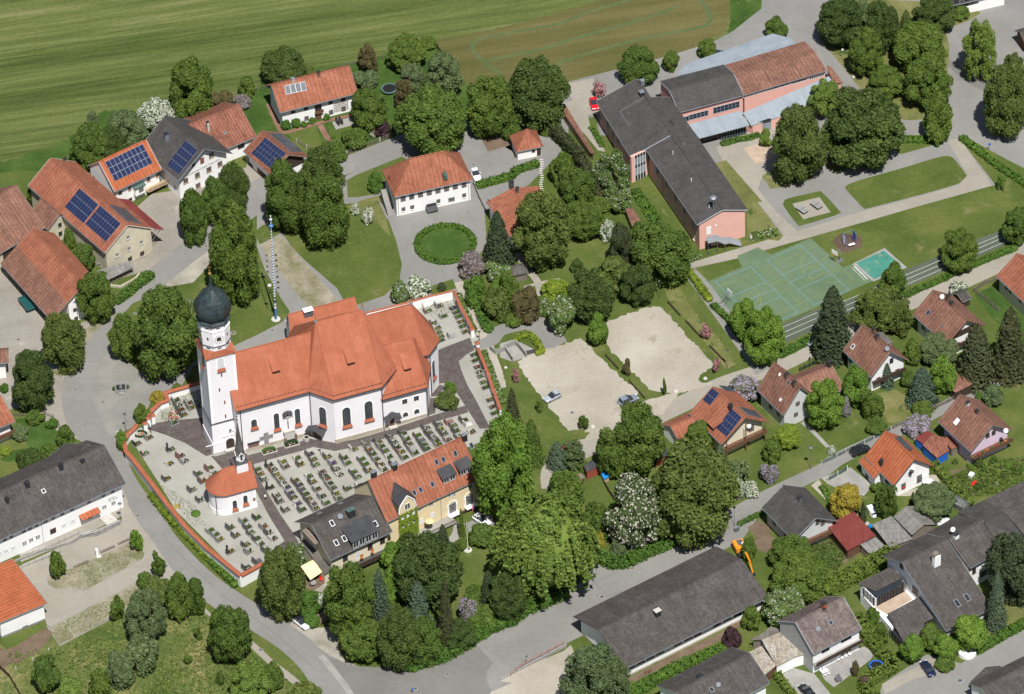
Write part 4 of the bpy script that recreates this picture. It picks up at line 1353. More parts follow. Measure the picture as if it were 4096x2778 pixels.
def wall_line(name,label,cat,pl,hgt,w=.25,mat='concrete',cope=None,copew=.5,z0=.0,root=None,part='wall',cp='coping',lens=None,coph=.12):
 hs=hgt if isinstance(hgt,(list,tuple))else[hgt]*len(pl)
 g=[G(p,z)for p,z in zip(pl,hs)]
 r=root or thing(name,label,cat,(g[0].x,g[0].y,0))
 off=Vector((g[0].x,g[0].y,0))if root is None else Vector((0,0,0))
 pts_=[Vector((q.x,q.y))-off.to_2d()for q in g]
 def ribbon(w,za,zb,roofed=False):
  m=MB()
  L=[]
  Rr=[]
  for i,p in enumerate(pts_):
   a=pts_[max(i-1,0)]
   b=pts_[min(i+1,len(pts_)-1)]
   d1=(p-a).normalized()if i else(b-p).normalized()
   d2=(b-p).normalized()if i<len(pts_)-1 else d1
   d=(d1+d2).normalized()
   n_=Vector((-d.y,d.x))
   k=w/2/max(.5,n_.dot(Vector((-d1.y,d1.x))))
   L.append(p+n_*k)
   Rr.append(p-n_*k)
  for i in range(len(pts_)-1):
   P=[(*Rr[i],za[i]),(*Rr[i+1],za[i+1]),(*L[i+1],za[i+1]),(*L[i],za[i])]
   Q=[(*Rr[i],zb[i]),(*Rr[i+1],zb[i+1]),(*L[i+1],zb[i+1]),(*L[i],zb[i])]
   m._hexa(P+Q)
   if roofed:
    c0=pts_[i]
    c1=pts_[i+1]
    t=.16
    m.face([(*Rr[i],zb[i]),(*Rr[i+1],zb[i+1]),(*c1,zb[i+1]+t),(*c0,zb[i]+t)])
    m.face([(*c0,zb[i]+t),(*c1,zb[i+1]+t),(*L[i+1],zb[i+1]),(*L[i],zb[i])])
  return m
 ribbon(w,[z0]*len(hs),[z-(coph if cope else 0)-.01 for z in hs]).build(part,mat,r)
 if cope:
  ribbon(copew,[z-coph for z in hs],hs,True).build(cp,cope,r)
 return r
wall_line('ramp_wall','pale concrete ramp wall along the town hall front','wall',pts('C0',90,690,280,615,470,560,540,510,640,500,800,425),[.5,.6,.8,1.1,1.1,1.0],.3)
def railing(name,label,pl,z0,hgt=1.0,sp=1.5,mat='zinc',cat='railing',bars=1,group=None):
 g=[G(p,z0+hgt)for p in pl]
 o0=Vector((g[0].x,g[0].y,0))
 r=thing(name,label,cat,tuple(o0),group=group)
 m=MB()
 ps=[]
 for a,b in zip(g,g[1:]):
  a=a-o0
  b=b-o0
  for k in range(bars+1):
   dz=Vector((0,0,-hgt*.42*k))
   m.tube(a+dz,b+dz,.035,seg=4)
  n=max(1,round((b-a).length/sp))
  for i in range(n+1):
   ps.append(a.lerp(b,i/n))
 m.build('handrail',mat,r)
 for p in ps:
  MB().tube((p.x,p.y,z0),(p.x,p.y,z0+hgt),.035,seg=4).build('post',mat,r)
 return r
railing('railing','upper steel handrail of the ramp beside the town hall wall',pts('C0',130,640,300,590,520,490),.6,1.0)
railing('railing','lower steel handrail of the town hall ramp next to the forecourt',pts('C0',145,715,280,660,400,612),.4,1.0)
railing('railing','steel handrail at the steps by the brown door of the town hall',pts('C0',545,510,650,480,790,420),1.0,1.0)
s_=thing('steps','broad pale steps beside the end of the town hall','steps')
for i in range(5):
 p=G(T('C0',700+i*10,395+i*9),.7-i*.14)
 m=MB().box((p.x,p.y,(.7-i*.14)/2),(2.6,.5,.7-i*.14),TH.rz)
 m.build('step','pale_stone',s_)
h=House('hall','white building with low bright orange roof at the lower left',T('C0',313,972),T('C0',82,676),T('C0',177,1072),4.9,None,'orange_tiles','white_wall',.6,.5,Bp=T('C0',42,1176),cat='hall',gable='zinc',plinth='grey_stone')
h.window('left',T('C0',168,1134),1.1,1.0,WB)
h=House('parsonage','long yellow house with red roof, ivy gable and arched balcony windows',T('C1',905,436),T('C1',1530,141),T('C1',800,152),7.8,46,'red_tiles','yellow_wall',.45,.2,gable='slate')
PA=h
h.windows('front',pts('C1',1350,248,1330,250,1463,195,1201,312,1125,345),1.1,1.25,WW,'glass_curtain',1,1)
for p in pts('C1',1343,345,1455,290):
 M=h.fr('front',p)
 a_=MB()
 a_.box((0,-.1,.05),(2.3,2.4,.1),M=M)
 for k in range(7):
  t=math.pi*k/6
  a_.box((1.15*math.cos(t),1.05+1.15*math.sin(t),.05),(.35,.35,.12),M=M)
 o=h.put(a_,'arched_surround','white_trim')
 h.put(MB().box((0,.3,.13),(1.7,2.5,.06),M=M),'arched_pane','glass_curtain',o)
 b=h.put(MB().box((0,-1.2,.6),(2.6,.15,1.1),M=M),'balcony','white_trim')
 bb=MB().box((0,-.35,1.1),(2.6,.07,.07),M=M)
 for i in range(11):
  bb.box((-1.25+i*.25,-.75,1.1),(.05,.85,.05),M=M)
 h.put(bb,'balcony_railing','white_trim',b)
h.dormer(T('C1',1325,165),3.1,1.5,3.2,drop=.35)
h.dormer(T('C1',1437,112),3.1,1.5,3.2,drop=.35)
for p in pts('C1',1090,238,1131,219,1210,182,1237,35,1282,18):
 h.skylight(p,w=.75,h=1.1)
for p in pts('B1',1470,1465,1362,1518):
 h.skylight(p,w=.75,h=1.2)
for p in pts('C1',822,110,958,60):
 h.chimney((p[0],p[1]+10),w=1.1,d=.8,h=1.2,mat='dark_metal',cap='zinc')
h.chimney(T('B1',1422,1420),w=1.1,d=.8,h=1.2,mat='dark_metal',cap='zinc')
h.windows('front',pts('C1',1210,385,1138,425),1.1,1.3,WW,'shutter_pale',2,3)
M=h.fr('front',T('C1',1270,410))
b=h.put(MB().box((-2.6,-.3,1.3),(9.5,.2,2.6),M=M),'terrace','concrete')
rr=MB().box((-2.6,.6,2.55),(9.5,.08,.08),M=M)
for i in range(24):
 rr.box((-7.2+i*.4,.15,2.55),(.05,.9,.05),M=M)
h.put(rr,'terrace_railing','dark_wood',b)
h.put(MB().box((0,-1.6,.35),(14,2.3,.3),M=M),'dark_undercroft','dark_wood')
h.put(MB().box((2.2,-1.2,.06),(3.4,2.4,.1),M=h.fr('front',T('C1',1455,352))),'garage_opening','dark_metal')
for x in(h.hit('front',T('C1',1265,320)).x,h.L-.5):
 h.pipe(x)
q0=h.hit('front',T('C1',1040,400))
gx=q0.x
m=MB()
gw=4.3
yf=h.ove-.5
yb=7.0
sec=[(gx-gw/2,0),(gx+gw/2,0),(gx+gw/2,8.6),(gx+gw/2-.4,10.6),(gx,12.6),(gx-gw/2+.4,10.6),(gx-gw/2,8.6)]
k=len(sec)
m.v=[(a,yf,b)for a,b in sec]+[(a,yb,b)for a,b in sec]
m.f=[tuple(range(k)),tuple(reversed(range(k,2*k)))]+[(i,k+i,k+(i+1)%k,(i+1)%k)for i in range(k)]
m.m=[0]*len(m.f)
gf=h.put(m,'front_gable','yellow_wall')
m=MB()
for a,b in zip(sec[2:6],sec[3:7]):
 m.tube((a[0],yf-.05,a[1]),(b[0],yf-.05,b[1]),.16,seg=5)
h.put(m,'gable_trim','white_trim',gf)
m=MB().slab([(gx-gw/2,yf-.1,10.75),(gx,yf-.1,12.85),(gx,yb,12.85),(gx-gw/2,yb,10.75)],.12)
m.slab([(gx,yf-.1,12.85),(gx+gw/2,yf-.1,10.75),(gx+gw/2,yb,10.75),(gx,yb,12.85)],.12)
h.put(m,'gable_roof','slate',gf)
m=MB()
m.face([(gx-gw/2-.06,yf,7.8),(gx-gw/2-.06,yf,10.7),(gx-gw/2-.06,yb,10.7),(gx-gw/2-.5,yb,7.8)])
m.face([(gx+gw/2+.06,yf,7.8),(gx+gw/2+.5,yb,7.8),(gx+gw/2+.06,yb,10.7),(gx+gw/2+.06,yf,10.7)])
h.put(m,'gable_side','copper_patina',gf)
def loc_window(h,x,y,z,w,hh,frame,glass,parent=None,mull=1,bars=0):
 M=Matrix.Translation((x,y,z))@Matrix(((1,0,0),(0,0,-1),(0,1,0))).to_4x4()
 return h.window(None,None,w,hh,frame,glass,mull,bars,M=M)
loc_window(h,gx,yf-.02,9.6,1.4,1.7,WW,'glass_curtain')
for x in(-1.3,0,1.3):
 loc_window(h,gx+x,yf-.02,7.2,.8,1.1,WW,'shutter_pale',mull=0)
for x in(-1.3,0,1.3):
 loc_window(h,gx+x,yf-.02,4.8,.7,1.0,WW,'glass_curtain')
IVY=(h,gx,yf,gw)
h=House('house','cream house with dark tiled roof, roof dormer and broad balconies beside the graveyard',T('N',505,1222),T('N',1395,810),T('N',275,685),6.4,None,'brown_grey_tiles','cream_wall',.9,.8,Bp=T('N',70,635),gable='zinc')
HG=h
h.dormer(T('N',1010,985),6.2,2.0,4.6,drop=.2,roof='slate',wall='dark_wood',win=4)
for p in pts('N',530,695,705,915,590,975,1150,705):
 h.skylight(p,w=.8,h=1.2,frame='white_trim')
for p in pts('N',650,410,345,552):
 h.skylight(p,'roofb',w=.8,h=1.0)
h.chimney(T('N',800,580),w=1.7,d=1.0,h=1.6,mat='dark_metal',cap='copper_patina')
h.dish(T('N',650,630),h=.7,r=.5)
h.windows('front',pts('N',720,1200,1075,1035,1252,950),1.2,1.6,WB)
h.window('front',T('N',900,1150),1.3,2.0,WW,'shutter_pale',0)
M=h.fr('front',T('N',1000,1150))
b=h.put(MB().box((.5,-.9,.9),(13.5,.2,2.0),M=M),'balcony','dark_stone')
rr=MB().box((.5,.15,1.9),(13.5,.08,.1),M=M).box((.5,-.4,1.88),(13.5,.95,.05),M=M)
h.put(rr,'balcony_railing','dark_wood',b)
for x in(-5.5,-2,2,5.5):
 h.put(MB().box((x,-2.5,1.2),(1.4,1.3,.1),M=M),'cellar_window','glass')
M=h.fr('left',T('N',285,880))
b=h.put(MB().box((0,.4,.8),(5.2,.2,1.6),M=M),'side_balcony','weathered_boards')
h.put(MB().box((0,.0,1.6),(5.2,1.0,.08),M=M),'side_balcony_railing','weathered_wood',b)
an=thing('annexe','flat-roofed dark annexe running along the side of the cream house','building')
P=[G(T('N',*q),3.0)for q in((80,960),(165,905),(530,1350),(430,1425))]
MB().slab([tuple(P[0]),tuple(P[3]),tuple(P[2]),tuple(P[1])],.2).build('roof','felt',an)
c=sum(P,Vector())/4
MB().prism(ccw([tuple(c.lerp(p,.93).to_2d())for p in P]),0,2.78).build('wall','cream_wall',an)
aw=thing('awning','wide cream fabric awning spread over the garden terrace','awning')
P=[G(T('N',*q),z)for q,z in(((78,1310),2.9),((220,1508),2.3),((402,1385),2.3),((258,1218),2.9))]
MB().slab([tuple(p)for p in P],.05).build('canopy','awning_cloth',aw)
for p in P[1:3]:
 MB().tube((p.x,p.y,0),(p.x,p.y,p.z),.05).build('pole','metal_grey',aw)
patch('deck','bare_soil',T('N',60,1400,250,1300,420,1420,420,1560,240,1680,60,1560),z=.12)
h=House('school','pink school with long dark roof, red hall roof and blue seam roofs',T('A2',798,740),T('A2',1310,1493),T('A2',1470,1384),7.7,None,'grey_tiles','pink_wall',.6,.35,Bp=T('A2',1128,646),cat='school',gable='sheet_grey')
SCH=h
R=h.root
for i in range(6):
 t=i/5
 for dx,dy,kk in((0,0,0),(0,78,1),(0,150,2)):
  p=(985+(1285-985)*t,1045+(1490-1045)*t+dy)
  if p[1]<1700:
   h.window('front',T('A2',*p),1.2,1.7,'window_frame_blue' if kk==0 else WW,'glass',1,0,sill='pink_trim')
h.windows('front',pts('A2',1300,1480),.1,.1)
for x in(5,10.5,16):
 h.pipe(h.L*x/20)
h.door('right',T('A2',1385,1555),1.1,2.1,'window_frame_white')
h.door('right',(2750+530/6.3,800+1250/6.3),1.1,2.1,'dark_metal')
h.put(MB().ball((0,0,0),.22),'wall_lamp','white_plastic').matrix_local=Matrix.Translation(h.hit('right',(2750+710/6.3,800+650/6.3)))
w=House('wing',None,T('A2',640,672),T('A2',870,1045),T('A2',1028,733),6.0,math.degrees(math.atan(h.tp)),'grey_tiles','pink_wall',.5,.35,root=R,part='west_roof',hr=h.hr,w2=1.0,gable='sheet_grey')
w.windows('front',pts('A2',668,775,715,880,750,960,690,880,670,850,715,830,785,940,750,900,785,1020),1.1,1.6,'window_frame_blue','glass',1)
w.windows('front',pts('A2',672,865,750,1005),1.8,2.4,WW,'glass',1)
def free_slab(name,mat,P,th,root,own=None):
 Mi=root_matrix(root).inverted()
 m=MB().slab([tuple(Mi@Vector(p))for p in P],th)
 return m.build(name,mat,root)
def free_box(name,mat,P,z0,z1,root):
 Mi=root_matrix(root).inverted()
 m=MB().prism(ccw([tuple((Mi@Vector((p[0],p[1],0))).to_2d())for p in P]),z0,z1)
 return m.build(name,mat,root)
hr=h.hr
e1=House('wing',None,T('A2',1190,745),T('A2',1618,632),T('A2',1552,490),7.0,None,'grey_tiles','pink_wall',.5,.05,Bp=T('A2',1060,540),root=R,part='cross_roof',gable='sheet_grey')
e1.windows('front',pts('A2',1318,765),4.6,1.5,'window_frame_blue','glass',4,1)
e1.windows('front',pts('A2',1502,714),6.4,1.8,'window_frame_blue','glass',6,1)
e1.window('front',T('A2',1235,790),1.4,1.5,'window_frame_blue')
e2=House('wing',None,T('A2',1619,632),T('A3',512,467),T('A3',452,345),6.8,None,'brown_tiles','pink_wall',.4,.3,Bp=T('A2',1488,433),root=R,part='hall_roof',gable='sheet_grey')
for p in pts('A2',1648,628,1722,608)+pts('A3',-8,632,93,603,210,571,327,540,443,510):
 e2.window('front',p,3.8,.7,WW,'glass',6)
def pent(name,mat,px,zs,wallmat,inset=.9,wname='wall',th=.15):
 P=[G(p,z)for p,z in zip(px,zs)]
 if sum((P[i].x*P[(i+1)%len(P)].y-P[(i+1)%len(P)].x*P[i].y for i in range(len(P))))<0:
  P=P[::-1]
 free_slab(name,mat,P,th,R)
 if wallmat:
  c=sum(P,Vector())/len(P)
  free_box(wname,wallmat,[c.lerp(p,inset)for p in P],0,min((p.z for p in P))-th-.02,R)
 return P
pent('north_seam_roof','standing_seam',pts('A2',1172,505,1226,428)+pts('A3',150,224,272,255,308,293)+pts('A2',1742,384),[4.6,4.2,4.2,4.2,4.6,4.6],'pink_wall')
pent('canopy_roof','standing_seam',pts('A2',1250,826,1600,734,1656,832,1322,920),[4.4,4.4,3.5,3.5],None)
pent('south_seam_roof','standing_seam',pts('A2',1612,750)+pts('A3',522,507,600,605,230,765)+pts('A2',1668,836),[5.2,5.2,2.8,2.8,2.8],'pink_wall',.96)
pent('east_pent_roof','brown_tiles',pts('A3',510,432,540,448,618,548,560,556,515,470),[4.0,4.0,2.9,2.9,3.8],'pink_wall',.85)
gp=[G(T('A2',*q),0)for q in((1345,950),(1440,925),(1470,935),(1630,892))]
for a,b,mt,nm in((gp[0],gp[1],'dark_metal','entrance_recess'),(gp[2],gp[3],'glass','entrance_glazing')):
 d=(b-a).normalized()
 n=Vector((-d.y,d.x,0))
 o=free_box(nm,mt,[a,b,b+n*1.5,a+n*1.5],0,3.1,R)
m=MB()
a,b=(gp[2],gp[3])
Mi=root_matrix(R).inverted()
for i in range(10):
 p=a.lerp(b,i/9)
 q=Mi@Vector((p.x,p.y,0))
 m.box((q.x,q.y,1.55),(.12,.12,3.1))
m.build('glazing_bar','zinc',R)
tag(R.children[-1],kind='stuff')
for i in range(2):
 for j in range(7 if i else 5):
  c=(1305+j*16,845-j*5)if i==0 else(1455+j*22,795-j*7)
  P=[G(T('A2',c[0]+dx,c[1]+dy),4.05-.01*dy)+Vector((0,0,.05))for dx,dy in((-7,8),(7,4),(3,-6),(-11,-2))]
  free_slab('rooflight','shutter_pale',P,.04,R)
a,b=(G(T('A2',1690,880)),G(T('A3',125,862)))
for i in range(6):
 p=a.lerp(b,(i+.5)/6)
 Mi=root_matrix(R).inverted()
 d=(b-a).normalized()
 n=Vector((d.y,-d.x,0))
 q=Mi@Vector((p.x,p.y,0))
 m=MB().box((q.x,q.y,2.75),(1.5,.5,.6),e1.rz-SCH.rz)
 m.build('strip_window','glass',R)
 MB().box((q.x,q.y,1.3),(1.6,.4,1.9),e1.rz-SCH.rz).build('blue_panel','standing_seam',R)
P=[G(T('A2',*q),z)for q,z in(((872,1043),7.5),((966,985),8.2))]
Mi=root_matrix(R).inverted()
A_,B_=(Mi@p for p in P)
d=Vector((B_.x-A_.x,B_.y-A_.y,0))
L_=d.length
d.normalize()
nn=Vector((d.y,-d.x,0))
ang=math.atan2(d.y,d.x)
def tower_box(name,mat,s0,s1,z0,z1,off,th=.12):
 c=A_+d*(L_*(s0+s1)/2)+nn*off
 MB().box((c.x,c.y,(z0+z1)/2),(L_*(s1-s0),th,z1-z0),ang).build(name,mat,R)
tower_box('stair_wall','pink_wall',0,1.0,0,7.4,-.3,.6)
for z0,z1,mt,nm in((6.6,7.4,'glass','stair_window'),(4.6,6.4,'standing_seam','stair_panel'),(3.9,4.5,'glass','stair_window'),(1.7,3.8,'standing_seam','stair_panel'),(.2,1.6,'glass','stair_window')):
 tower_box(nm,mt,.2,.97,z0,z1,.05)
for s in(.2,.39,.58,.77,.96):
 tower_box('stair_frame','white_trim',s-.012,s+.012,.1,7.4,.1)
h.chimney(T('A2',940,630),w=1.0,d=1.0,h=.9,mat='dark_metal',cap='zinc')
h.chimney(T('A2',945,548),w=.9,d=.9,h=.6,mat='zinc',cap='zinc')
h.skylight(T('A2',1220,955),'roofb',w=.6,h=.5)
for p in pts('A2',1148,1025,1270,1205,1388,1380):
 h.put(MB().tube(h.hit('roof',p)-Vector((0,0,.1)),h.hit('roof',p)+Vector((0,0,.9)),.1),'vent_pipe','white_plastic')
q=h.hit('roof',T('A2',1416,1395))
o=h.put(MB().tube(q,q+Vector((0,0,3.4)),.09),'siren_mast','zinc')
h.put(MB().lathe([(.75,q.z+3.4),(.8,q.z+3.6),(.3,q.z+3.85)],(q.x,q.y),14),'siren','zinc',o)
q=h.hit('roofb',T('A2',1150,840))
m=MB().tube(q,q+Vector((0,0,4.5)),.05)
for z in(1.5,2.3,3.1,3.9):
 m.tube(q+Vector((-.9,.2,z)),q+Vector((.9,-.2,z)),.025)
h.put(m,'antenna_mast','metal_grey')
S=lambda x,y:(2750+x/6.3,800+y/6.3)
stx=thing('fire_escape','grey steel outside staircase on the pink gable of the school','stairs')
gx0=G(S(520,1390))
gx1=G(S(1370,1185))
d=gx1-gx0
d.normalize()
n=Vector((-d.y,d.x,0))
Lf=(gx1-gx0).length
def seg(name,a,b,za,zb,mat='metal_grey',w=1.1,th=.12):
 A0_=gx0+d*a
 B0_=gx0+d*b
 P=[A0_,B0_,B0_+n*w,A0_+n*w]
 m=MB().slab([(P[0].x,P[0].y,za),(P[1].x,P[1].y,zb),(P[2].x,P[2].y,zb),(P[3].x,P[3].y,za)],th)
 m.build(name,mat,stx)
prof=[(0,3.3),(2.2,3.3),(Lf*.5,1.9),(Lf*.64,1.9),(Lf,.15)]
for(a,za),(b,zb)in zip(prof,prof[1:]):
 seg('flight' if za!=zb else 'landing',a,b,za,zb)
 for off in(0,1.1):
  m=MB()
  A0_=gx0+d*a+n*off
  B0_=gx0+d*b+n*off
  m._hexa([(A0_.x,A0_.y,za),(B0_.x,B0_.y,zb),(B0_.x+n.x*.03,B0_.y+n.y*.03,zb),(A0_.x+n.x*.03,A0_.y+n.y*.03,za),(A0_.x,A0_.y,za+1),(B0_.x,B0_.y,zb+1),(B0_.x+n.x*.03,B0_.y+n.y*.03,zb+1),(A0_.x+n.x*.03,A0_.y+n.y*.03,za+1)])
  m.build('mesh_railing','sheet_grey',stx)
for a,z in((.05,3.3),(2.2,3.3),(Lf*.5,1.9),(Lf-.1,1.1)):
 p=gx0+d*a
 MB().tube((p.x,p.y,0),(p.x,p.y,z),.06).build('post','metal_grey',stx)
for nm,lb,q in(('carport','long narrow red-tiled carport roof along the school hedge',(380,690,430,690,628,1018,600,1018)),('carport','short red-tiled carport roof at the south end of the school hedge',(830,1385,885,1385,948,1492,880,1512))):
 P=[G(p,z)for p,z in zip(pts('A2',*q),(2.2,2.8,2.8,2.2))]
 r=thing(nm,lb,'carport',(P[0].x,P[0].y,0))
 o0=Vector((P[0].x,P[0].y,0))
 L4=[p-o0 for p in P]
 MB().slab([tuple(L4[0]),tuple(L4[3]),tuple(L4[2]),tuple(L4[1])],.15).build('roof','brown_tiles',r)
 c=sum(L4,Vector())/4
 MB().prism(ccw([tuple(c.lerp(p,.9).to_2d())for p in L4]),0,2.0).build('wall','brown_stone',r)
h=House('house','red house with four solar arrays and timber balconies',T('B2',1255,1250),T('B2',1472,1459),T('B2',1630,1284),4.9,None,'red_tiles','cream_wall',1.0,1.3,Bp=T('B2',1578,1112),gable='brown_wood')
HS=h
h.panels('roof',T('B2',1410,1084),T('B2',1457,1120),T('B2',1347,1163),3,2)
h.panels('roof',T('B2',1538,1220),T('B2',1607,1278),T('B2',1438,1350),4,4)
h.panels('roofb',T('B2',1450,1067),T('B2',1490,1100),T('B2',1525,1078),3,2,mat='collector_and_panel_sheen')
h.panels('roofb',T('B2',1582,1208),T('B2',1640,1262),T('B2',1690,1236),4,2,mat='collector_and_panel_sheen')
h.chimney(T('B2',1530,1225),w=.7,d=.7,h=1.4,mat='dark_metal')
h.window('right',T('B2',1668,1350),1.3,1.7,WB,'glass_curtain',1,1)
h.windows('right',pts('B2',1560,1460,1640,1440),1.2,1.3,WB)
for dz,ww in((2.4,9),(.6,0)):
 if not ww:
  continue
 q=h.hit('right',T('B2',1640,1440))
 b=h.put(MB().box((h.L-h.ovg+.8,h.W/2,2.5),(1.6,h.W-1.5,.15)),'balcony','brown_wood')
 rr=MB().box((h.L-h.ovg+1.55,h.W/2,3.0),(.07,h.W-1.5,.9))
 h.put(rr,'balcony_railing','brown_wood',b)
for yy in(1.2,h.W/2,h.W-1.2):
 h.put(MB().box((h.L-h.ovg+1.4,yy,2.6+(1.2 if yy==h.W/2 else 0)),(.18,.18,5.0+(2.4 if yy==h.W/2 else-.6))),'timber_post','brown_wood')
q=h.hit('right',T('B2',1640,1325))
h.put(MB().lathe([(.1,0),(.45,.15),(.5,.2)],(0,0),10),'satellite_dish','white_plastic').matrix_local=Matrix.Translation(q+Vector((.6,0,0)))@Matrix.Rotation(1.2,4,'Y')
w=House('wing',None,T('B2',1196,1456),T('B2',1385,1375),T('B2',1150,1331),2.9,30,'red_tiles','white_wall',.4,.3,root=h.root,part='wing_roof')
h.dormer(T('B2',1395,1352),2.4,1.1,3.0,roof='red_tiles',wall='brown_wood',drop=.3,frame='window_frame_brown')
h=House('house','brown-roofed house with pale gable and a long rear wing, next to the laburnum hedge',T('B3',-30,1092),T('B3',146,1263),T('B3',290,1108),4.7,None,'brown_tiles','grey_white_wall',.6,.6,Bp=T('B3',165,960))
h.windows('right',pts('B3',240,1187,227,1260),1.0,1.1,WB,'glass_curtain',1,1)
h.windows('front',pts('B3',60,1210,110,1255),1.0,1.1,WB)
h.chimney(T('B3',167,1015),w=.7,d=.7,h=1.2,mat='brown_stone')
h.chimney(T('B3',218,1068),w=.7,d=.7,h=1.2,mat='brown_stone')
h.skylight(T('B3',122,993),w=.4,h=.5,frame='white_trim',glass='shutter_pale')
h.skylight(T('B3',127,1160),w=.4,h=.5,frame='white_trim',glass='shutter_pale')
h.skylight(T('B3',180,1047),w=.6,h=.8)
w=House('wing',None,T('B3',300,1190),T('B3',548,1088),T('B3',488,925),3.4,33,'brown_tiles','grey_white_wall',.5,.5,root=h.root,part='wing_roof')
w.dormer(T('B3',480,1085),1.6,.9,2.4,roof='brown_tiles',wall='dark_wood')
w.chimney(T('B3',448,935),side='roof',w=.8,d=.8,h=1.2,mat='dark_metal')
h=House('house','steep brown-roofed house with dark balcony behind the tall spruce',T('B3',540,831),T('B3',728,1013),T('B3',860,850),5.0,None,'brown_tiles','white_wall',.7,.9,Bp=T('B3',776,708),gable='weathered_wood')
h.windows('right',pts('B3',862,902,775,1030,900,975),1.0,1.5,WB)
h.windows('front',pts('B3',590,905),1.3,1.1,'window_frame_blue')
b=h.put(MB().box((h.L-h.ovg+.6,h.W/2,2.7),(1.2,h.W-1.6,.14)),'balcony','dark_wood')
h.put(MB().box((h.L-h.ovg+1.18,h.W/2,3.2),(.08,h.W-1.6,.95)),'balcony_railing','dark_wood',b)
h.chimney(T('B3',745,715),w=.7,d=.7,h=1.2,mat='brown_stone')
h.chimney(T('B3',768,760),w=.7,d=.7,h=1.2,mat='brown_stone')
h.skylight(T('B3',607,808),w=.7,h=1.0,frame='white_trim')
h.dish(T('B3',832,835),side='roof',h=.6)
h.dormer(T('B3',830,770),3.6,.9,3.0,side='roofb',roof='felt',wall='sheet_grey',win=2)
h=House('house','red-brown house with dark timber gable beside the cypress column',T('B3',1003,592),T('B3',1229,797),T('B3',1360,632),5.0,None,'brown_tiles','white_wall',.7,1.0,Bp=T('B3',1196,402),gable='brown_wood')
h.windows('front',pts('B3',1075,685,1120,720),1.2,1.2,'window_frame_blue')
h.windows('right',pts('B3',1325,720,1300,800),1.2,1.4,WB)
b=h.put(MB().box((h.L-h.ovg+.6,h.W/2,2.7),(1.2,h.W-1.6,.14)),'balcony','dark_wood')
h.put(MB().box((h.L-h.ovg+1.18,h.W/2,3.2),(.08,h.W-1.6,.95)),'balcony_railing','dark_wood',b)
h.put(MB().box((h.L-h.ovg+.02,h.W/2,5.4),(.06,h.W*.7,1.6)),'timber_cladding','dark_wood')
h.chimney(T('B3',1238,500),w=.8,d=.8,h=1.3,mat='brown_stone')
h.chimney(T('B3',1262,540),w=.8,d=.7,h=1.2,mat='brown_stone',side='roofb')
h.dish(T('B3',1196,488),h=.5,mat='white_plastic')
h.skylight(T('B3',1107,584),w=.8,h=1.0)
h.skylight(T('B3',1203,668),w=.4,h=.4)
h=House('house','red-roofed house cut by the right edge beside the fenced lawn',T('B3',1557,338),T('B3',1860,625),T('B3',1680,176),4.7,36,'red_tiles','cream_wall',.6,.5)
h.windows('front',pts('B3',1625,415,1650,438,1718,500),.9,1.3,WB)
h=House('house','red-brown house with violet gable and flower balcony',T('B3',1170,1302),T('B3',1390,1505),T('B3',1556,1346),5.0,None,'brown_tiles','violet_wall',.9,1.1,Bp=T('B3',1447,1158),gable='weathered_wood')
h.windows('right',pts('B3',1540,1380,1500,1400),1.0,1.3,WB)
h.skylight(T('B3',1296,1306),w=.9,h=1.3,frame='white_trim',glass='shutter_pale')
h.chimney(T('B3',1370,1195),w=.7,d=.7,h=.8,mat='pale_stone')
h.chimney(T('B3',1430,1248),w=.8,d=.6,h=.7,mat='brown_stone')
b=h.put(MB().box((h.L-h.ovg+.8,h.W/2,2.7),(1.6,h.W-1.0,.14)),'balcony','brown_wood')
h.put(MB().box((h.L-h.ovg+1.55,h.W/2,3.2),(.1,h.W-1.0,.95)),'balcony_railing','brown_wood',b)
h.dish(T('B3',1620,1370),side='roofb',h=.2,mat='white_plastic')
for i in range(8):
 h.put(MB().ball((h.L-h.ovg+1.55,1.6+i*(h.W-3)/7,3.75),.28,6,4),'flower_box',('flower_red','plant_green','flower_orange','plant_green')[i%4],b)
h=House('house','white house with bright orange roof, parasol terrace beside it',T('C3',683,-2),T('C3',878,190),T('C3',1025,28),4.3,None,'orange_tiles','white_wall',.8,.8,Bp=T('C3',950,-127),gable='brown_wood')
OH=h
h.windows('right',pts('C3',942,190),1.1,1.2,WB,'glass_curtain',1,1)
h.window('right',T('C3',996,97),1.1,1.2,WB,'glass_curtain',1,1)
h.window('right',T('C3',1047,146),1.3,2.1,WB,'glass_curtain',1,1)
h.window('front',T('C3',833,160),1.3,1.4,WB)
w=House('wing',None,T('C3',645,32),T('C3',746,146),T('C3',788,108),3.1,38,'orange_tiles','white_wall',.5,.4,root=h.root,part='wing_roof')
w.window('front',T('C3',700,130),1.2,1.0,WB)
h.chimney(T('C3',795,55),w=.6,d=.6,h=1.5,mat='dark_metal')
h.dormer(T('B3',955,1465),4.2,.8,2.4,side='roofb',roof='slate',wall='dark_metal',win=1)
h.dish(T('C3',1005,75),side='roof',h=.2,mat='white_plastic',r=.4)
for dx in(-.3,0,.3):
 h.put(MB().ball((0,0,0),.22,6,4),'geranium','flower_red').matrix_local=Matrix.Translation(h.hit('right',T('C3',940,202))+Vector((.2,dx,0)))
h=House('house','white house with slate-grey roof and planted balcony behind the vegetable plot',T('C3',2,335),T('C3',216,556),T('C3',357,402),4.6,None,'grey_tiles','grey_white_wall',.8,.8,Bp=T('C3',284,198),gable='zinc')
h.windows('right',pts('C3',372,435,405,440),1.0,1.4,WB,'glass_curtain',1,1)
h.windows('front',pts('C3',85,440,160,520),1.1,1.1,WB)
b=h.put(MB().box((h.L-h.ovg+.7,h.W/2,2.4),(1.4,h.W-1.0,.14)),'balcony','brown_wood')
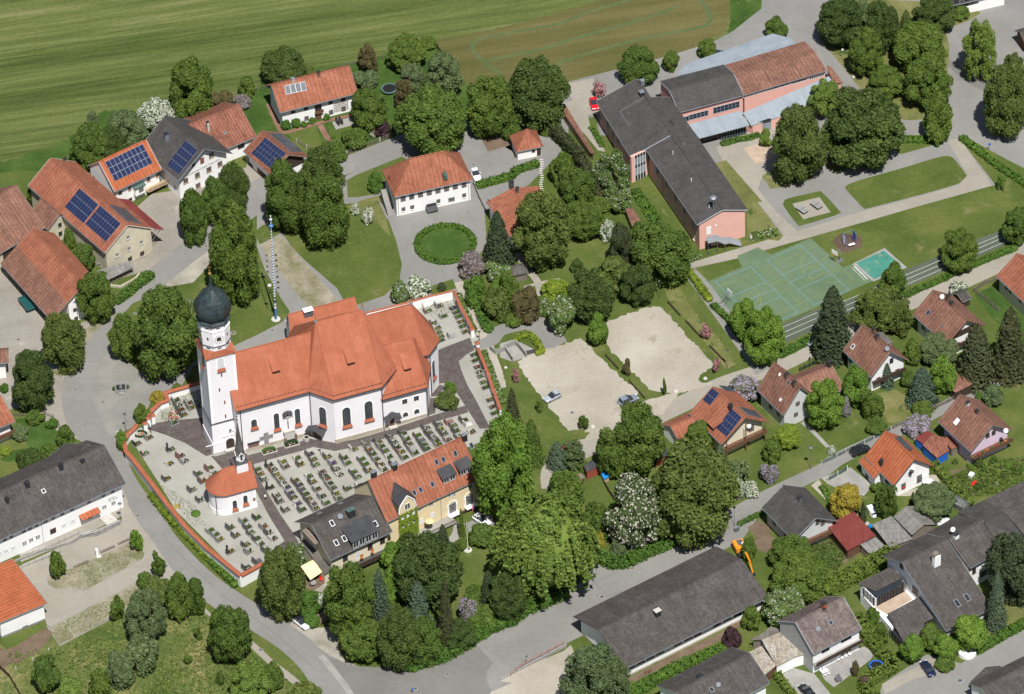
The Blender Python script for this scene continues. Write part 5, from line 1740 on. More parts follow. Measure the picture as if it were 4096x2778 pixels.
h.put(MB().box((h.L-h.ovg+1.38,h.W/2,2.9),(.08,h.W-1.0,.9)),'balcony_railing','brown_wood',b)
h.chimney(T('C3',256,285),w=.8,d=.8,h=.9,mat='metal_grey')
def shed(name,label,roof,px,zs,wall,inset=.93,cat='shed',th=.1):
 P=[G(p,z)for p,z in zip(px,zs)]
 o0=Vector((P[0].x,P[0].y,0))
 r=thing(name,label,cat,tuple(o0))
 P=[p-o0 for p in P]
 if sum((P[i].x*P[(i+1)%len(P)].y-P[(i+1)%len(P)].x*P[i].y for i in range(len(P))))<0:
  P=P[::-1]
 MB().slab([tuple(p)for p in P],th).build('roof',roof,r)
 c=sum(P,Vector())/len(P)
 Q=[c.lerp(p,inset)for p in P]
 z=[p.z-th-.03 for p in Q]
 a=sum((Q[i].x*Q[(i+1)%len(Q)].y-Q[(i+1)%len(Q)].x*Q[i].y for i in range(len(Q))))
 MB().prism([tuple(p.to_2d())for p in Q],0,z).build('wall',wall,r)
 return r
shed('shed','garden shed with dark red sheet roof beside the grey-roofed house','red_sheet',pts('C3',430,452,615,363,757,522,570,626),[3.2,3.2,2.7,2.7],'brown_wood')
shed('lean_to','lean-to of red and grey corrugated sheets behind the dark red shed','corrugated_grey',pts('C3',655,582,757,532,822,592,725,654),[2.6,2.6,2.0,2.0],'weathered_wood')
shed('shed','long weathered shed with patched grey sheet roof','corrugated_grey',pts('C3',733,448,862,393,1005,545,850,600),[2.8,2.8,2.5,2.5],'weathered_wood')
h=House('shed','old grey gabled shed with sagging sheet roof beside the white tarpaulin',T('C3',880,395),T('C3',1000,516),T('C3',1090,462),2.5,25,'corrugated_grey','weathered_wood',.3,.3,cat='shed')
shed('garden_shed','blue boarded garden shed with old tile roof between the orange and violet houses','old_red_tiles',pts('B3',1068,1460,1135,1392,1215,1410,1245,1500,1165,1548),[2.8,3.2,3.0,2.4,2.4],'ball_blue')
shed('garden_shed','small dark red-roofed blue shed next to the lilac bush','red_sheet',pts('B3',1018,1415,1100,1365,1160,1395,1075,1455),[2.5,2.8,2.8,2.5],'ball_blue')
shed('garden_shed','small pitched tile-roof shed with cluttered yard under the violet balcony','old_red_tiles',pts('B3',1205,1432,1235,1398,1290,1415,1312,1468,1262,1490),[2.3,2.6,2.6,2.2,2.2],'weathered_wood')
h=House('garden_hut','dark timber garden hut with grey roof behind the white-blossomed bush',T('B3',1335,512),T('B3',1392,484),T('B3',1300,462),2.1,25,'grey_tiles','dark_wood',.2,.2,cat='hut')
h=shed('barn','small tiled barn beneath the two dark conifers','brown_tiles',pts('B3',1288,958,1252,1086,1275,1106,1340,1040),[3.2,2.6,2.4,3.4],'dark_wood',.9,'barn')
shed('barn_roof','dark plank front of a small barn below the conifers','brown_tiles',pts('B3',1340,1040,1275,1106,1290,1112,1400,1056,1330,1000),[3.3,2.6,2.4,2.6,3.3],'dark_wood',.9,'barn')
h=House('house','sprawling dark-roofed house with conservatory, roof terrace and arched white chimney',T('C3',1225,1156),T('C3',1526,1002),T('C3',945,695),3.0,27,'brown_grey_tiles','white_wall',1.0,.8,Bp=T('C3',836,640),gable='zinc')
BD=h
h.skylight(T('C3',1298,972),w=.9,h=1.6)
h.skylight(T('C3',1364,935),w=.9,h=1.6)
s2=House('wing',None,T('C3',1386,736),T('C3',1602,610),T('C3',1248,540),5.0,27,'brown_grey_tiles','white_wall',.9,.2,Bp=T('C3',1140,480),root=h.root,part='rear_roof',hr=h.hr-.02)
q=s2.hit('roof',T('C3',1165,720))
q=h.hit('roof',T('C3',1160,715))
o=h.put(MB().box((q.x,q.y,q.z+1.1),(1.6,.9,3.0)),'chimney','white_wall')
m=MB()
for k in range(6):
 t0,t1=(math.pi*k/6,math.pi*(k+1)/6)
 m._hexa([(q.x+.85*math.cos(t),q.y+dy,q.z+2.6+.7*math.sin(t)+dz)for dz in(0,.12)for t,dy in((t1,-.55),(t0,-.55),(t0,.55),(t1,.55))])
h.put(m,'chimney_arch','weathered_wood',o)
s2.chimney(T('C3',1292,535),w=1.0,d=.8,h=.9,mat='white_wall')
s2.dish(T('C3',1268,500),h=.8,mat='white_plastic')
s2.windows('front',pts('C3',1480,770),2.6,1.6,WB,'glass_curtain',2,1)
s2.windows('front',pts('C3',1410,760),1.0,1.6,WB)
h.windows('left',pts('C3',930,722),1.2,1.9,WB,'glass',1)
def rel_slab(root,name,mat,px,zs,th=.18):
 P=[G(p,z)for p,z in zip(px,zs)]
 if sum((P[i].x*P[(i+1)%len(P)].y-P[(i+1)%len(P)].x*P[i].y for i in range(len(P))))<0:
  P=P[::-1]
 return(free_slab(name,mat,P,th,root),P)
_,P=rel_slab(h.root,'conservatory_roof','brown_grey_tiles',pts('C3',638,841,862,726,975,782,757,892),[5.6,5.6,5.6,5.6])
A_=G(T('C3',655,969))
F_=G(T('C3',756,996),3)
E_=G(T('C3',953,891),3)
F_.z=E_.z=0
H_=A_+E_-F_
B_=G(T('C3',859,1202))
Mi=root_matrix(h.root).inverted()
free_box('garden_floor_wall','white_wall',[A_,B_,B_+(E_-F_)*1.3,H_+(E_-F_)*.3],0,2.85,h.root)
c=(A_+F_+E_+H_)/4
free_box('conservatory_wall','white_wall',[A_,F_,F_.lerp(E_,.05),A_.lerp(H_,.05)],2.85,5.3,h.root)
free_box('conservatory_glass','glass',[c+(p-c)*.96 for p in(A_,F_,E_,H_)],2.85,5.3,h.root)
for a,b,n_ in((F_.lerp(E_,.05),E_,10),(A_.lerp(F_,.25),F_.lerp(A_,.1),3)):
 m=MB()
 for i in range(n_+1):
  p=Mi@a.lerp(b,i/n_)
  m.box((p.x,p.y,4.1),(.1 if i%3 else .22,.1 if i%3 else .22,2.4))
 for z in(3.0,3.7,4.5):
  m.tube(Mi@(a+Vector((0,0,z))),Mi@(b+Vector((0,0,z))),.05,seg=4)
 m.build('glazing_frame','dark_wood',h.root)
 tag(h.root.children[-1],kind='stuff')
free_slab('roof_terrace','terracotta_tiles',[Vector((q.x,q.y,3.0))for q in(F_,G(T('C3',830,1042),3),G(T('C3',1000,945),3),E_)],.12,h.root)
free_box('lower_wing_glass','glass',[B_,G(T('C3',935,1282)),G(T('C3',1062,1232)),G(T('C3',1120,1080))],0,2.1,h.root)
rel_slab(h.root,'lower_roof','brown_grey_tiles',pts('C3',835,1042,1050,926,1147,1066,1082,1100,1062,1188,942,1226),[4.6,4.6,3.2,3.0,2.3,2.3])
h.window('left',T('C3',1020,890),1.8,2.0,WB,'glass',1)
gw_=[G(T('C3',*q),0)for q in((855,1204),(932,1286))]
m=MB()
for i in range(5):
 p=Mi@gw_[0].lerp(gw_[1],i/4)
 m.box((p.x,p.y,1.3+.2),(.12,.12,2.6))
m.build('glazing_frame','dark_wood',h.root)
tag(h.root.children[-1],kind='stuff')
ff=MB()
shed('roof_block','broad dark brown roof at the right edge above the sprawling house','brown_grey_tiles',pts('C3',1468,292,1760,150,1900,400,1760,540,1612,366),[7.5,8.4,8.0,6.6,7.5],'white_wall',.95,'house',.25)
K4=[G(T('C3',*q[:2]),q[2])for q in((1480,440,10.6),(1302,372,7.4),(1465,292,7.5),(1612,366,7.5),(1742,535,6.6),(1596,612,7.2))]
for a,b in((1,2),(2,3),(3,4),(4,5)):
 free_slab('north_roof','grey_tiles',[K4[0],K4[b],K4[a]],.2,h.root)
c=sum(K4,Vector())/6
free_box('north_wall','white_wall',[c.lerp(p,.93)for p in K4[1:]],0,6.2,h.root)
h=House('house','white house with mottled grey roof, dark balcony and grey shingled gable',T('C3',345,1309),T('C3',664,1141),T('C3',240,1090),6.0,None,'mottled_grey_tiles','white_wall',.5,.25,Bp=T('C3',147,1069),gable='sheet_grey')
h.window('front',T('C3',425,1280),2.0,1.2,WB,'glass',1)
h.window('front',T('C3',562,1210),2.6,.9,WB,'glass',1)
h.window('front',T('C3',560,1300),2.6,.6,WB,'glass',1)
b=h.put(MB().box((h.L/2,h.ove-.6,2.85),(h.L-.4,1.3,.14)),'balcony','concrete')
h.put(MB().box((h.L/2,h.ove-1.25,3.3),(h.L-.4,.08,1.0)),'balcony_railing','dark_wood',b)
m=MB()
x=h.ovg-.03
m.face([(x,h.ove,0),(x,h.ove,h.he+.15),(x,h.w,h.hr-.35),(x,h.W-h.ove,h.he+.15),(x,h.W-h.ove,0)])
h.put(m,'shingled_gable','shingle_wall')
h.chimney(T('C3',413,1000),w=.9,d=.9,h=1.2,mat='red_plaster',side='roofb')
h.chimney(T('C3',415,1020),w=.5,d=.5,h=.6,mat='brown_stone')
h.skylight(T('C3',459,1100),w=.7,h=.9)
h.dish(T('C3',375,1145),h=.2)
shed('garage','flat garage with mossy gravel roof beside the mottled-roof house','gravel_roof',pts('C3',0,1215,140,1156,290,1308,215,1330,100,1392),[3.0]*5,'white_wall',.97,'garage',.25)
shed('garage','double garage with grey edged flat roof and brown doors at the lower edge','gravel_roof',pts('C3',-150,1330,0,1255,95,1385,-20,1480),[2.8]*4,'brown_wood',.96,'garage',.25)
shed('canopy','low grey flat canopy over the drive left of the mottled-roof house','felt',pts('C2',1660,1215,1742,1170)+pts('C3',60,1125,145,1150,0,1215),[2.7]*5,'weathered_wood',.8,'canopy',.15)
h=House('long_hall','very long dark grey-roofed hall with white base along the street',T('C2',832,1403),T('C2',1782,930),T('C2',535,1209),4.3,20,'brown_grey_tiles','white_wall',1.3,1.0,Bp=T('C2',388,1107),cat='hall',gable='dark_wood',plinth='plinth')
LHL=h
for p in pts('C2',870,1395,935,1362,1000,1330,1060,1300,1180,1240,1250,1205,1310,1178,1440,1112,1510,1076,1575,1046,1640,1014):
 h.window('front',p,1.9,.8,WB,'glass',1)
h.windows('front',pts('C2',1113,1345,990,1405,918,1440,850,1472),1.1,.9,'zinc','shutter_pale',1)
h.window('front',T('C2',1037,1370),1.0,.7,WB,'shutter_pale',0)
h.windows('left',pts('C2',465,1290,505,1330,560,1300,520,1230),1.3,1.2,WB)
h.door('left',T('C2',490,1370),1.2,2.1,'dark_wood')
h.door('left',T('C2',530,1390),1.8,2.3,'glass')
h.put(MB().box((0,0,.04),(1.0,1.3,.08),M=h.fr('left',T('C2',476,1262))),'crest','red_plaster')
h.chimney(T('C2',1045,1050),w=1.3,d=1.0,h=1.3,mat='dark_metal',cap='pale_stone')
h.put(MB().tube(h.hit('roof',T('C2',848,1140)),h.hit('roof',T('C2',848,1140))+Vector((0,0,1.6)),.05),'vent_pipe','zinc')
h=House('house','dark-roofed house cut by the lower edge behind the long hall hedge',T('C2',1290,1760),T('C2',1790,1500),T('C2',1640,1316),5.4,26,'brown_grey_tiles','white_wall',.8,.4,Bp=T('C2',1527,1265),gable='zinc')
h.chimney(T('C2',1326,1465),w=.9,d=.9,h=.8,mat='metal_grey',side='roofb')
h.dish(T('C2',1448,1520),h=.4)
h.skylight(T('C2',1405,1545),w=.8,h=1.0)
h=House('house','dark roof with pale patches in the lower right corner',T('Q',1850,1760),T('Q',2700,1330),T('Q',1500,1530),4.6,28,'brown_grey_tiles','white_wall',.6,.4)
shed('garage','dark hipped garage roof in front of the lower right corner house','brown_grey_tiles',pts('Q',1490,1352,1720,1130,1880,1310,1600,1480),[2.8,4.2,4.2,2.8],'white_wall',.93,'garage',.2)
shed('garage_slope','darker rear slope of the hipped garage roof by the street','grey_tiles',pts('Q',1722,1128,1950,1105,2070,1215,1882,1308),[4.2,2.8,2.8,4.2],'white_wall',.93,'garage',.2)
P=pts('B2',60,335,190,318,130,240,60,250)
h=House('pavilion','small garden pavilion with grey hipped shingle roof',T('B2',75,342),T('B2',190,318),T('B2',115,268),2.2,35,'shingle','weathered_wood',.3,.3,hip=(1.6,1.6),cat='pavilion',gutter=False)
shed('garden_shed','red boarded garden shed with rooflight beside the blue tarpaulin','slate',pts('C2',553,55,610,22,660,60,575,100),[2.6,2.6,2.4,2.4],'red_wood')
shed('garden_shed','long red hut with dark blue roof at the hedge corner','slate',pts('B2',1040,1440,1060,1425,1135,1520,1040,1560),[2.5,2.5,2.3,2.3],'red_wood')
shed('shelter','low brown board shelter next to the red garden shed','weathered_boards',pts('C2',468,140,535,105,565,138,510,162),[1.3]*4,'brown_wood',.9,'shelter')
tb=thing('covered_woodpile','woodpile under a bright blue tarpaulin beside the red shed','woodpile')
P=[G(T('C2',*q),z)for q,z in(((650,68),1.5),((690,150),1.3),((728,128),1.6),((690,58),1.9))]
MB().slab([tuple(p)for p in P],.08).build('tarpaulin','tarp_blue',tb)
c=sum(P,Vector())/4
MB().prism(ccw([tuple(c.lerp(p,.85).to_2d())for p in P]),0,1.2).build('logs','light_wood',tb)
h=House('hall','white hall with green-glazed front at the upper right edge',T('A3',1310,45),T('A3',1700,-45),T('A3',1300,-120),3.6,15,'grey_tiles','white_wall',.3,.3,cat='hall')
for i in range(8):
 h.window('front',T('A3',1335+i*23,38-i*6),1.6,2.6,'dark_metal','glass_curtain',1,1)
h=House('house','corner of a dark-roofed timber house at the upper right edge',T('A3',1830,300),T('A3',2000,250),T('A3',1822,205),3.2,30,'grey_tiles','brown_wood',.5,.5)
# ---- church, chapel, walls, graves
CR=thing('church','large white parish church with red roofs and dark onion-domed tower','church',(-64.32,-30.24,0),R_(18.8))
CM=root_matrix(CR)
CMI=CM.inverted()
def cpart(mb,name,mat,parent=None,smooth=False):
 return mb.build(name,mat,parent or CR,smooth)
def arch_window(root,Mi,M0,p,pt,nrm,w,h,glass='glass',surround='white_trim',sill='church_tiles',lat=True,arch=True,z=None):
 R3=M0.to_3x3()
 n=Vector(nrm).normalized()
 q=Mi@ray_plane(p,M0@Vector(pt),R3@n)
 ux=Vector((-n.y,n.x,0))
 M=Matrix.Translation(q)@Matrix((ux,Vector((0,0,1)),n)).transposed().to_4x4()
 def outline(w,h,k=8):
  P=[(-w/2,-h/2),(w/2,-h/2)]
  if arch:
   P+=[(w/2*math.cos(math.pi*i/k),h/2-w/2+w/2*math.sin(math.pi*i/k))for i in range(k+1)]
  else:
   P+=[(w/2,h/2),(-w/2,h/2)]
  return P
 def plate(P,z0,z1):
  m=MB()
  k=len(P)
  m.v=[tuple(M@Vector((a,b,z0)))for a,b in P]+[tuple(M@Vector((a,b,z1)))for a,b in P]
  m.f=[tuple(range(k,2*k))]+[(i,(i+1)%k,k+(i+1)%k,k+i)for i in range(k)]
  m.m=[0]*len(m.f)
  return m
 o=plate(outline(w+.5,h+.5),0,.05).build('window_surround',surround,root)
 plate(outline(w,h),.03,.09).build('window_pane',glass,o)
 if lat:
  b=MB()
  nx=3 if w>1.2 else 2
  ny=max(2,int(h/.55))
  for i in range(1,nx+1):
   b.box((-w/2+w*i/(nx+1),-w*.12,.1),(.05,h-w*.3,.04),M=M)
  for j in range(1,ny):
   b.box((0,-h/2+h*j/ny-.05,.1),(w*.96,.05,.04),M=M)
  b.build('window_lattice','metal_grey',o)
 if sill:
  s_=MB()
  a,c=(w/2+.1,w/2+.3)
  P=[M@Vector(v)for v in((-c,-h/2-.55,.45),(c,-h/2-.55,.45),(a,-h/2+.1,.06),(-a,-h/2+.1,.06))]
  s_.slab([tuple(v)for v in P],.1)
  s_.build('window_sill',sill,o)
 return o
def cwin(p,pt,nrm,w,h,**k):
 return arch_window(CR,CMI,CM,p,pt,nrm,w,h,**k)
EZ=12.9
cy=5.4
cpart(MB().prism([(5,-2.3),(21.3,-2.3),(21.3,13.1),(5,13.1)],0,EZ-.25),'nave_wall','lilac_wall')
xo=[(21.1,-2.6),(25.2,-6.95),(35.8,-6.95),(40.2,-2.9),(40.2,13.7),(35.8,17.7),(25.2,17.7),(21.1,13.4)]
cpart(MB().prism(xo,0,EZ-.2),'transept_wall','lilac_wall')
ch=[(39,-.15),(49.1,-.15),(52.15,3.2),(52.15,7.6),(49.1,10.95),(39,10.95)]
cpart(MB().prism(ch,0,12.0),'choir_wall','lilac_wall')
cpart(MB().prism([(35.7,-6.6),(46.0,-6.2),(48.4,-1.5),(48.4,0),(35.7,0)],0,8.9),'sacristy_wall','lilac_wall')
cpart(MB().prism([(24.6,17.2),(26.3,28.8),(40.6,28.8),(40.6,17.2)],0,5.6),'north_annexe_wall','white_wall')
for P,z1 in(([(5,-2.42),(21.2,-2.42),(21.2,-2.2),(5,-2.2)],1.0),([(25.0,-7.07),(35.7,-7.07),(35.7,-6.8),(25.0,-6.8)],1.1),([(35.7,-6.72),(46.1,-6.32),(46.1,-6.1),(35.7,-6.5)],.9)):
 cpart(MB().prism(P,0,z1),'plinth','plinth')
def ring(name,P,z0,z1,grow,mat,close=True):
 c=Vector((sum((p[0]for p in P))/len(P),sum((p[1]for p in P))/len(P)))
 Q=[tuple(c+(Vector(p)-c)*grow)for p in P]
 return cpart(MB().prism(Q,z0,z1),name,mat)
def faces(name,mat,F,parent=None,th=.18):
 m=MB()
 for f in F:
  m.slab(f,th)
 return cpart(m,name,mat,parent)
rl,rr=((26.1,cy,24.2),(36.6,cy,24.2))
e1,e2,e3,e4=((20.9,-2.9,EZ),(25.0,-7.5,EZ),(36.0,-7.5,EZ),(40.8,-3.2,EZ))
n1,n2,n3,n4=((20.9,13.7,EZ),(25.0,18.3,EZ),(36.0,18.3,EZ),(40.8,14.0,EZ))
faces('transept_roof','church_tiles',[[e2,e3,rr,rl],[e3,e4,rr],[e4,n4,rr],[n4,n3,rr],[n3,n2,rl,rr],[n2,n1,rl],[n1,e1,rl],[e1,e2,rl]])
faces('nave_roof','church_tiles',[[(4.6,-3.0,12.85),(23.0,-3.0,12.85),(25.0,cy,21.6),(4.6,cy,21.6)],[(4.6,cy,21.6),(25.0,cy,21.6),(23,13.8,12.85),(4.6,13.8,12.85)]])
cpart(MB().prism([(4.9,-2.3),(5.4,-2.3),(5.4,13.1),(4.9,13.1)],12,[12.6,12.6,12.6,12.6]),'west_gable','lilac_wall')
m=MB()
m.face([(4.9,-2.3,12.6),(4.9,cy,21.3),(4.9,13.1,12.6)])
cpart(m,'west_gable','lilac_wall')
ap=(47.5,cy,22.1)
cz=12.3
faces('choir_roof','church_tiles',[[(38,-.9,cz),(49.0,-.9,cz),ap,(37,cy,22.1)],[(49.0,-.9,cz),(52.6,2.6,cz),ap],[(52.6,2.6,cz),(52.6,8.2,cz),ap],[(52.6,8.2,cz),(49.0,11.7,cz),ap],[(49.0,11.7,cz),(38,11.7,cz),(37,cy,22.1),ap]])
sa=(45.8,.6,17.0)
sz=8.95
faces('sacristy_roof','church_tiles',[[(35.6,-7.2,sz),(46.2,-7.0,sz),sa,(36,.6,17.0)],[(46.2,-7.0,sz),(49.0,-1.4,sz+.2),sa],[(49.0,-1.4,sz+.2),(48.6,3,13.5),sa]])
faces('north_annexe_roof','church_tiles',[[(23.9,17.0,4.2),(40.9,16.6,4.2),(41.0,24.9,10.5),(25.8,25.0,10.5)],[(25.8,25.0,10.5),(41.0,24.9,10.5),(41.2,29.2,5.8),(26.6,29.3,5.8)]])
m=MB()
m.face([(24.5,17.3,4.2),(25.9,24.9,10.2),(26.45,28.8,6.0),(26.3,28.8,0),(24.5,17.3,0)])
m.face([(24.5,17.3,0),(26.3,28.8,0),(26.45,28.8,6.0),(25.9,24.9,10.2),(24.5,17.3,4.2)])
m.v=[(a-.03,b,c)for a,b,c in m.v]
cpart(m,'annexe_gable','white_wall')
for a,b in((rl,rr),(rl,e2),(rr,e3),(rr,e4),(rl,e1),(rl,n1),((5,cy,21.6),(24.9,cy,21.6)),((37,cy,22.1),ap),(ap,(49,-.9,cz)),(ap,(52.6,2.6,cz)),(ap,(52.6,8.2,cz)),(sa,(46.2,-7,sz)),(sa,(49,-1.4,sz+.2)),((36,.6,17),sa),((25.8,25,10.5),(41,24.9,10.5))):
 cpart(MB().tube(a,b,.13,seg=5),'ridge','church_tiles')
def guard(a,b,n=26):
 a=Vector(a)
 b=Vector(b)
 m=MB()
 m.tube(a+Vector((0,-.1,-.1)),b+Vector((0,-.1,-.1)),.1,seg=5)
 cpart(m,'gutter','dark_metal')
 d=(b-a).normalized()
 up=Vector((-d.y,d.x,0))*.55+Vector((0,0,.62))
 m=MB()
 n=max(2,int((b-a).length/.75))
 m.tube(a+up,b+up,.035,seg=4)
 for i in range(n):
  p=a.lerp(b,(i+.5)/n)+up
  m.box((p.x,p.y,p.z),(.16,.16,.22),0)
 cpart(m,'snow_guard','dark_wood')
 tag(CR.children[-1],kind='stuff')
for a,b in(((5,-3.0,12.85),(21,-3.0,12.85)),(e1,e2),(e2,e3),(e3,e4),((36.0,-7.2,sz),(46.2,-7.0,sz)),((46.2,-7.0,sz),(49.0,-1.4,sz+.2)),((46.5,-.9,cz),(49,-.9,cz)),((49.0,-.9,cz),(52.6,2.6,cz))):
 guard(a,b)
for x,y,z in((21.2,-3.0,12.7),(35.9,-7.3,12.6),(46.2,-6.6,8.6),(49.2,-.5,12),(5.8,-2.6,12.6)):
 cpart(MB().tube((x,y,0),(x,y,z),.08),'downpipe','dark_metal')
def roof_vent(p,pt,tp,w=1.6,h=.9,L=3.2):
 n=Vector((0,-tp,1)).normalized()
 q=CMI@ray_plane(p,CM@Vector(pt),CM.to_3x3()@n)
 x0,x1=(q.x-w/2,q.x+w/2)
 zt=q.z+h
 k=h/tp*3.4
 m=MB()
 m.slab([(x0-.1,q.y-.3,zt),(x1+.1,q.y-.3,zt),(x1+.1,q.y+k,q.z+tp*k),(x0-.1,q.y+k,q.z+tp*k)],.12)
 o=cpart(m,'roof_vent','church_tiles')
 m=MB()
 m._hexa([(x0,q.y,q.z-.2),(x1,q.y,q.z-.2),(x1,q.y+k*.9,q.z+tp*k*.9-.3),(x0,q.y+k*.9,q.z+tp*k*.9-.3),(x0,q.y,zt-.1),(x1,q.y,zt-.1),(x1,q.y+k*.9,q.z+tp*k*.9+.02),(x0,q.y+k*.9,q.z+tp*k*.9+.02)])
 cpart(m,'vent_cheek','red_plaster',o)
 cpart(MB().box((q.x,q.y-.02,q.z+h*.4),(w-.2,.08,h*.75)),'vent_louvre','dark_metal',o)
roof_vent(T('B1',175,985),(10,-3.0,12.85),(21.6-12.85)/8.4)
roof_vent(T('B1',672,930),(30,-7.5,EZ),11.3/12.9)
roof_vent(T('B1',1047,970),(40,-7.1,sz),8.05/7.8)
p=CMI@ray_plane(T('B1',388,600),CM@Vector((30,24.9,10.5)),CM.to_3x3()@Vector((0,-6.3,7.9)).normalized())
o=cpart(MB().box((p.x,p.y+.3,p.z+.6),(2.0,1.3,1.8)),'chimney','metal_grey')
cpart(MB().box((p.x,p.y+.1,p.z+1.55),(2.2,1.5,.1)),'chimney_cover','white_plastic',o)
for x,z in((26.1,24.2),(36.6,24.2),(47.5,22.1)):
 m=MB().tube((x,cy,z-.1),(x,cy,z+2.6),.05).ball((x,cy,z+1.1),.26,8,5)
 o=cpart(m,'finial','gold')
 cpart(MB().lathe([(.4,z-.1),(.15,z+.5)],(x,cy),8),'finial_foot','zinc',o)
S_=(0,-1,0)
for p,w,h in((T('B1',26,1315),1.25,2.0),(T('B1',176,1300),1.15,4.2),(T('B1',315,1270),1.15,4.2)):
 cwin(p,(8,-2.3,0),S_,w,h)
dn=Vector((e2[1]-e1[1],-(e2[0]-e1[0]),0)).normalized()
cwin(T('B1',484,1268),(23.1,-4.75,0),tuple(Vector((-(25.2-21.1)*0+(-6.95+2.6),-(25.2-21.1),0)).normalized()),1.6,4.9)
cwin(T('B1',640,1270),(30,-6.95,0),S_,1.75,4.9)
cwin(T('B1',787,1228),(30,-6.95,0),S_,1.75,4.9)
sn=Vector((.4,-10.3,0)).normalized()
for p in(T('B1',1026,1172),T('B1',1103,1151)):
 cwin(p,(40,-6.43,0),sn,1.15,1.2,arch=False,sill=None)
for p in(T('B1',1031,1258),T('B1',1106,1237)):
 cwin(p,(40,-6.43,0),sn,1.15,1.15,sill=None)
cwin(T('B1',1216,955),(50.6,1.52,0),Vector((3.35,-3.05,0)).normalized(),1.2,4.6)
def cdoor(p,pt,nrm,w,h,mat,canopy=None,step=True):
 n=Vector(nrm).normalized()
 R3=CM.to_3x3()
 q=CMI@ray_plane(p,CM@Vector(pt),R3@n)
 ux=Vector((-n.y,n.x,0))
 M=Matrix.Translation(q)@Matrix((ux,Vector((0,0,1)),n)).transposed().to_4x4()
 P=[(-w/2,0),(w/2,0)]+[(w/2*math.cos(math.pi*i/8),h-w/2+w/2*math.sin(math.pi*i/8))for i in range(9)]
 def plate(s,d0,d1,name,mat,par):
  Q=[(a*s,b*(1+(s-1)*.35))for a,b in P]
  k=len(Q)
  m=MB()
  m.v=[tuple(M@Vector((a,b,d0)))for a,b in Q]+[tuple(M@Vector((a,b,d1)))for a,b in Q]
  m.f=[tuple(range(k,2*k))]+[(i,(i+1)%k,k+(i+1)%k,k+i)for i in range(k)]
  m.m=[0]*len(m.f)
  return m.build(name,mat,par)
 o=plate(1.35,0,.12,'door_surround','white_trim',CR)
 plate(1,.05,.16,'door',mat,o)
 if step:
  MB().box((0,.1,.5),(w+.8,.25,1.0),M=M).build('doorstep','pale_stone',o)
 if canopy:
  m=MB()
  cw,dd=canopy
  k=8
  prof=[(-cw/2+cw*i/k,h+.35+.9*math.exp(-((i/k-.5)*4.2)**2))for i in range(k+1)]
  for(a,b),(c,d)in zip(prof,prof[1:]):
   m._hexa([M@Vector(v)for v in((a,b,dd),(c,d,dd),(c,d+.25,0),(a,b+.25,0),(a,b+.14,dd),(c,d+.14,dd),(c,d+.45,0),(a,b+.45,0))])
  m.build('door_canopy','slate',o)
 return M
cdoor(T('B1',452,1440),(23.1,-4.75,0),tuple(Vector((-4.35,-4.1,0)).normalized()),1.9,3.2,'brown_wood',(4.2,1.7))
cdoor(T('B1',944,1335),(40,-6.43,0),sn,1.0,2.4,'brown_wood',(3.6,1.6))
cdoor(T('B0',1530,1482),(3,-.15,0),S_,1.9,2.9,'dark_wood')
n=Vector(S_)
q=CMI@ray_plane(T('B1',250,1300),CM@Vector((10,-2.35,0)),CM.to_3x3()@n)
m=MB().box((q.x,q.y-.1,q.z),(.16,.12,4.2)).box((q.x,q.y-.1,q.z+1.2),(1.7,.1,.16))
o=cpart(m,'crucifix','dark_wood')
cpart(MB().box((q.x,q.y-.22,q.z+.45),(.28,.14,1.3)).box((q.x,q.y-.22,q.z+1.15),(1.3,.1,.12)).ball((q.x,q.y-.25,q.z+1.3),.14,6,4),'crucifix_figure','pale_stone',o)
m=MB()
for i in range(6):
 a0=math.pi*i/6
 a1=math.pi*(i+1)/6
 m._hexa([(q.x+1.1*math.cos(a),q.y+dy,q.z+1.95+.75*math.sin(a)+dz)for dz in(0,.12)for a,dy in((a1,-.9),(a0,-.9),(a0,0),(a1,0))])
cpart(m,'crucifix_canopy','slate',o)
q2=CMI@ray_plane(T('B1',260,1390),CM@Vector((10,-2.5,0)),CM.to_3x3()@n)
o=cpart(MB().box((q2.x,q2.y-.25,q2.z),(2.2,.5,2.2)).box((q2.x,q2.y-.3,q2.z+1.2),(2.6,.6,.25)),'altar_memorial','pale_stone')
cpart(MB().box((q2.x-1.0,q2.y-.4,q2.z-1.2),(.4,.5,1.6)).box((q2.x+1.3,q2.y-.4,q2.z-1.0),(.5,.5,1.9)),'memorial_columns','red_stone',o)
q3=CMI@ray_plane(T('B1',108,1410),CM@Vector((8,-2.36,0)),CM.to_3x3()@n)
o=cpart(MB().box((q3.x,q3.y,q3.z),(3.0,.12,1.0)).box((q3.x,q3.y,q3.z+.8),(1.0,.14,1.0)).box((q3.x,q3.y,q3.z-1.0),(1.0,.14,1.4)),'war_memorial','grey_stone')
q4=CMI@ray_plane(T('B0',1683,1460),CM@Vector((8,-2.36,0)),CM.to_3x3()@n)
cpart(MB().box((q4.x,q4.y,q4.z),(2.4,.1,1.1)),'memorial_plaque','red_stone')
cpart(MB().box((q4.x,q4.y-.1,q4.z+.7),(2.7,.3,.15)),'plaque_ledge','dark_metal')
m=MB()
for r0 in(0,1):
 for i in range(22):
  x=6+i*.68
  z=11.6-r0*.9
  m.tube((x,-2.32,z+(.12 if i%2 else-.12)),(x+.68,-2.32,z+(-.12 if i%2 else .12)),.035,seg=3)
cpart(m,'wall_frieze','grey_white_wall')
TW=6.5
cpart(MB().prism([(0,0),(TW,0),(TW,6.8),(0,6.8)],0,8.0),'tower_base','lilac_wall')
cpart(MB().prism([(-.12,-.12),(TW+.12,-.12),(TW+.12,6.92),(-.12,6.92)],0,2.6),'tower_foot','lilac_wall')
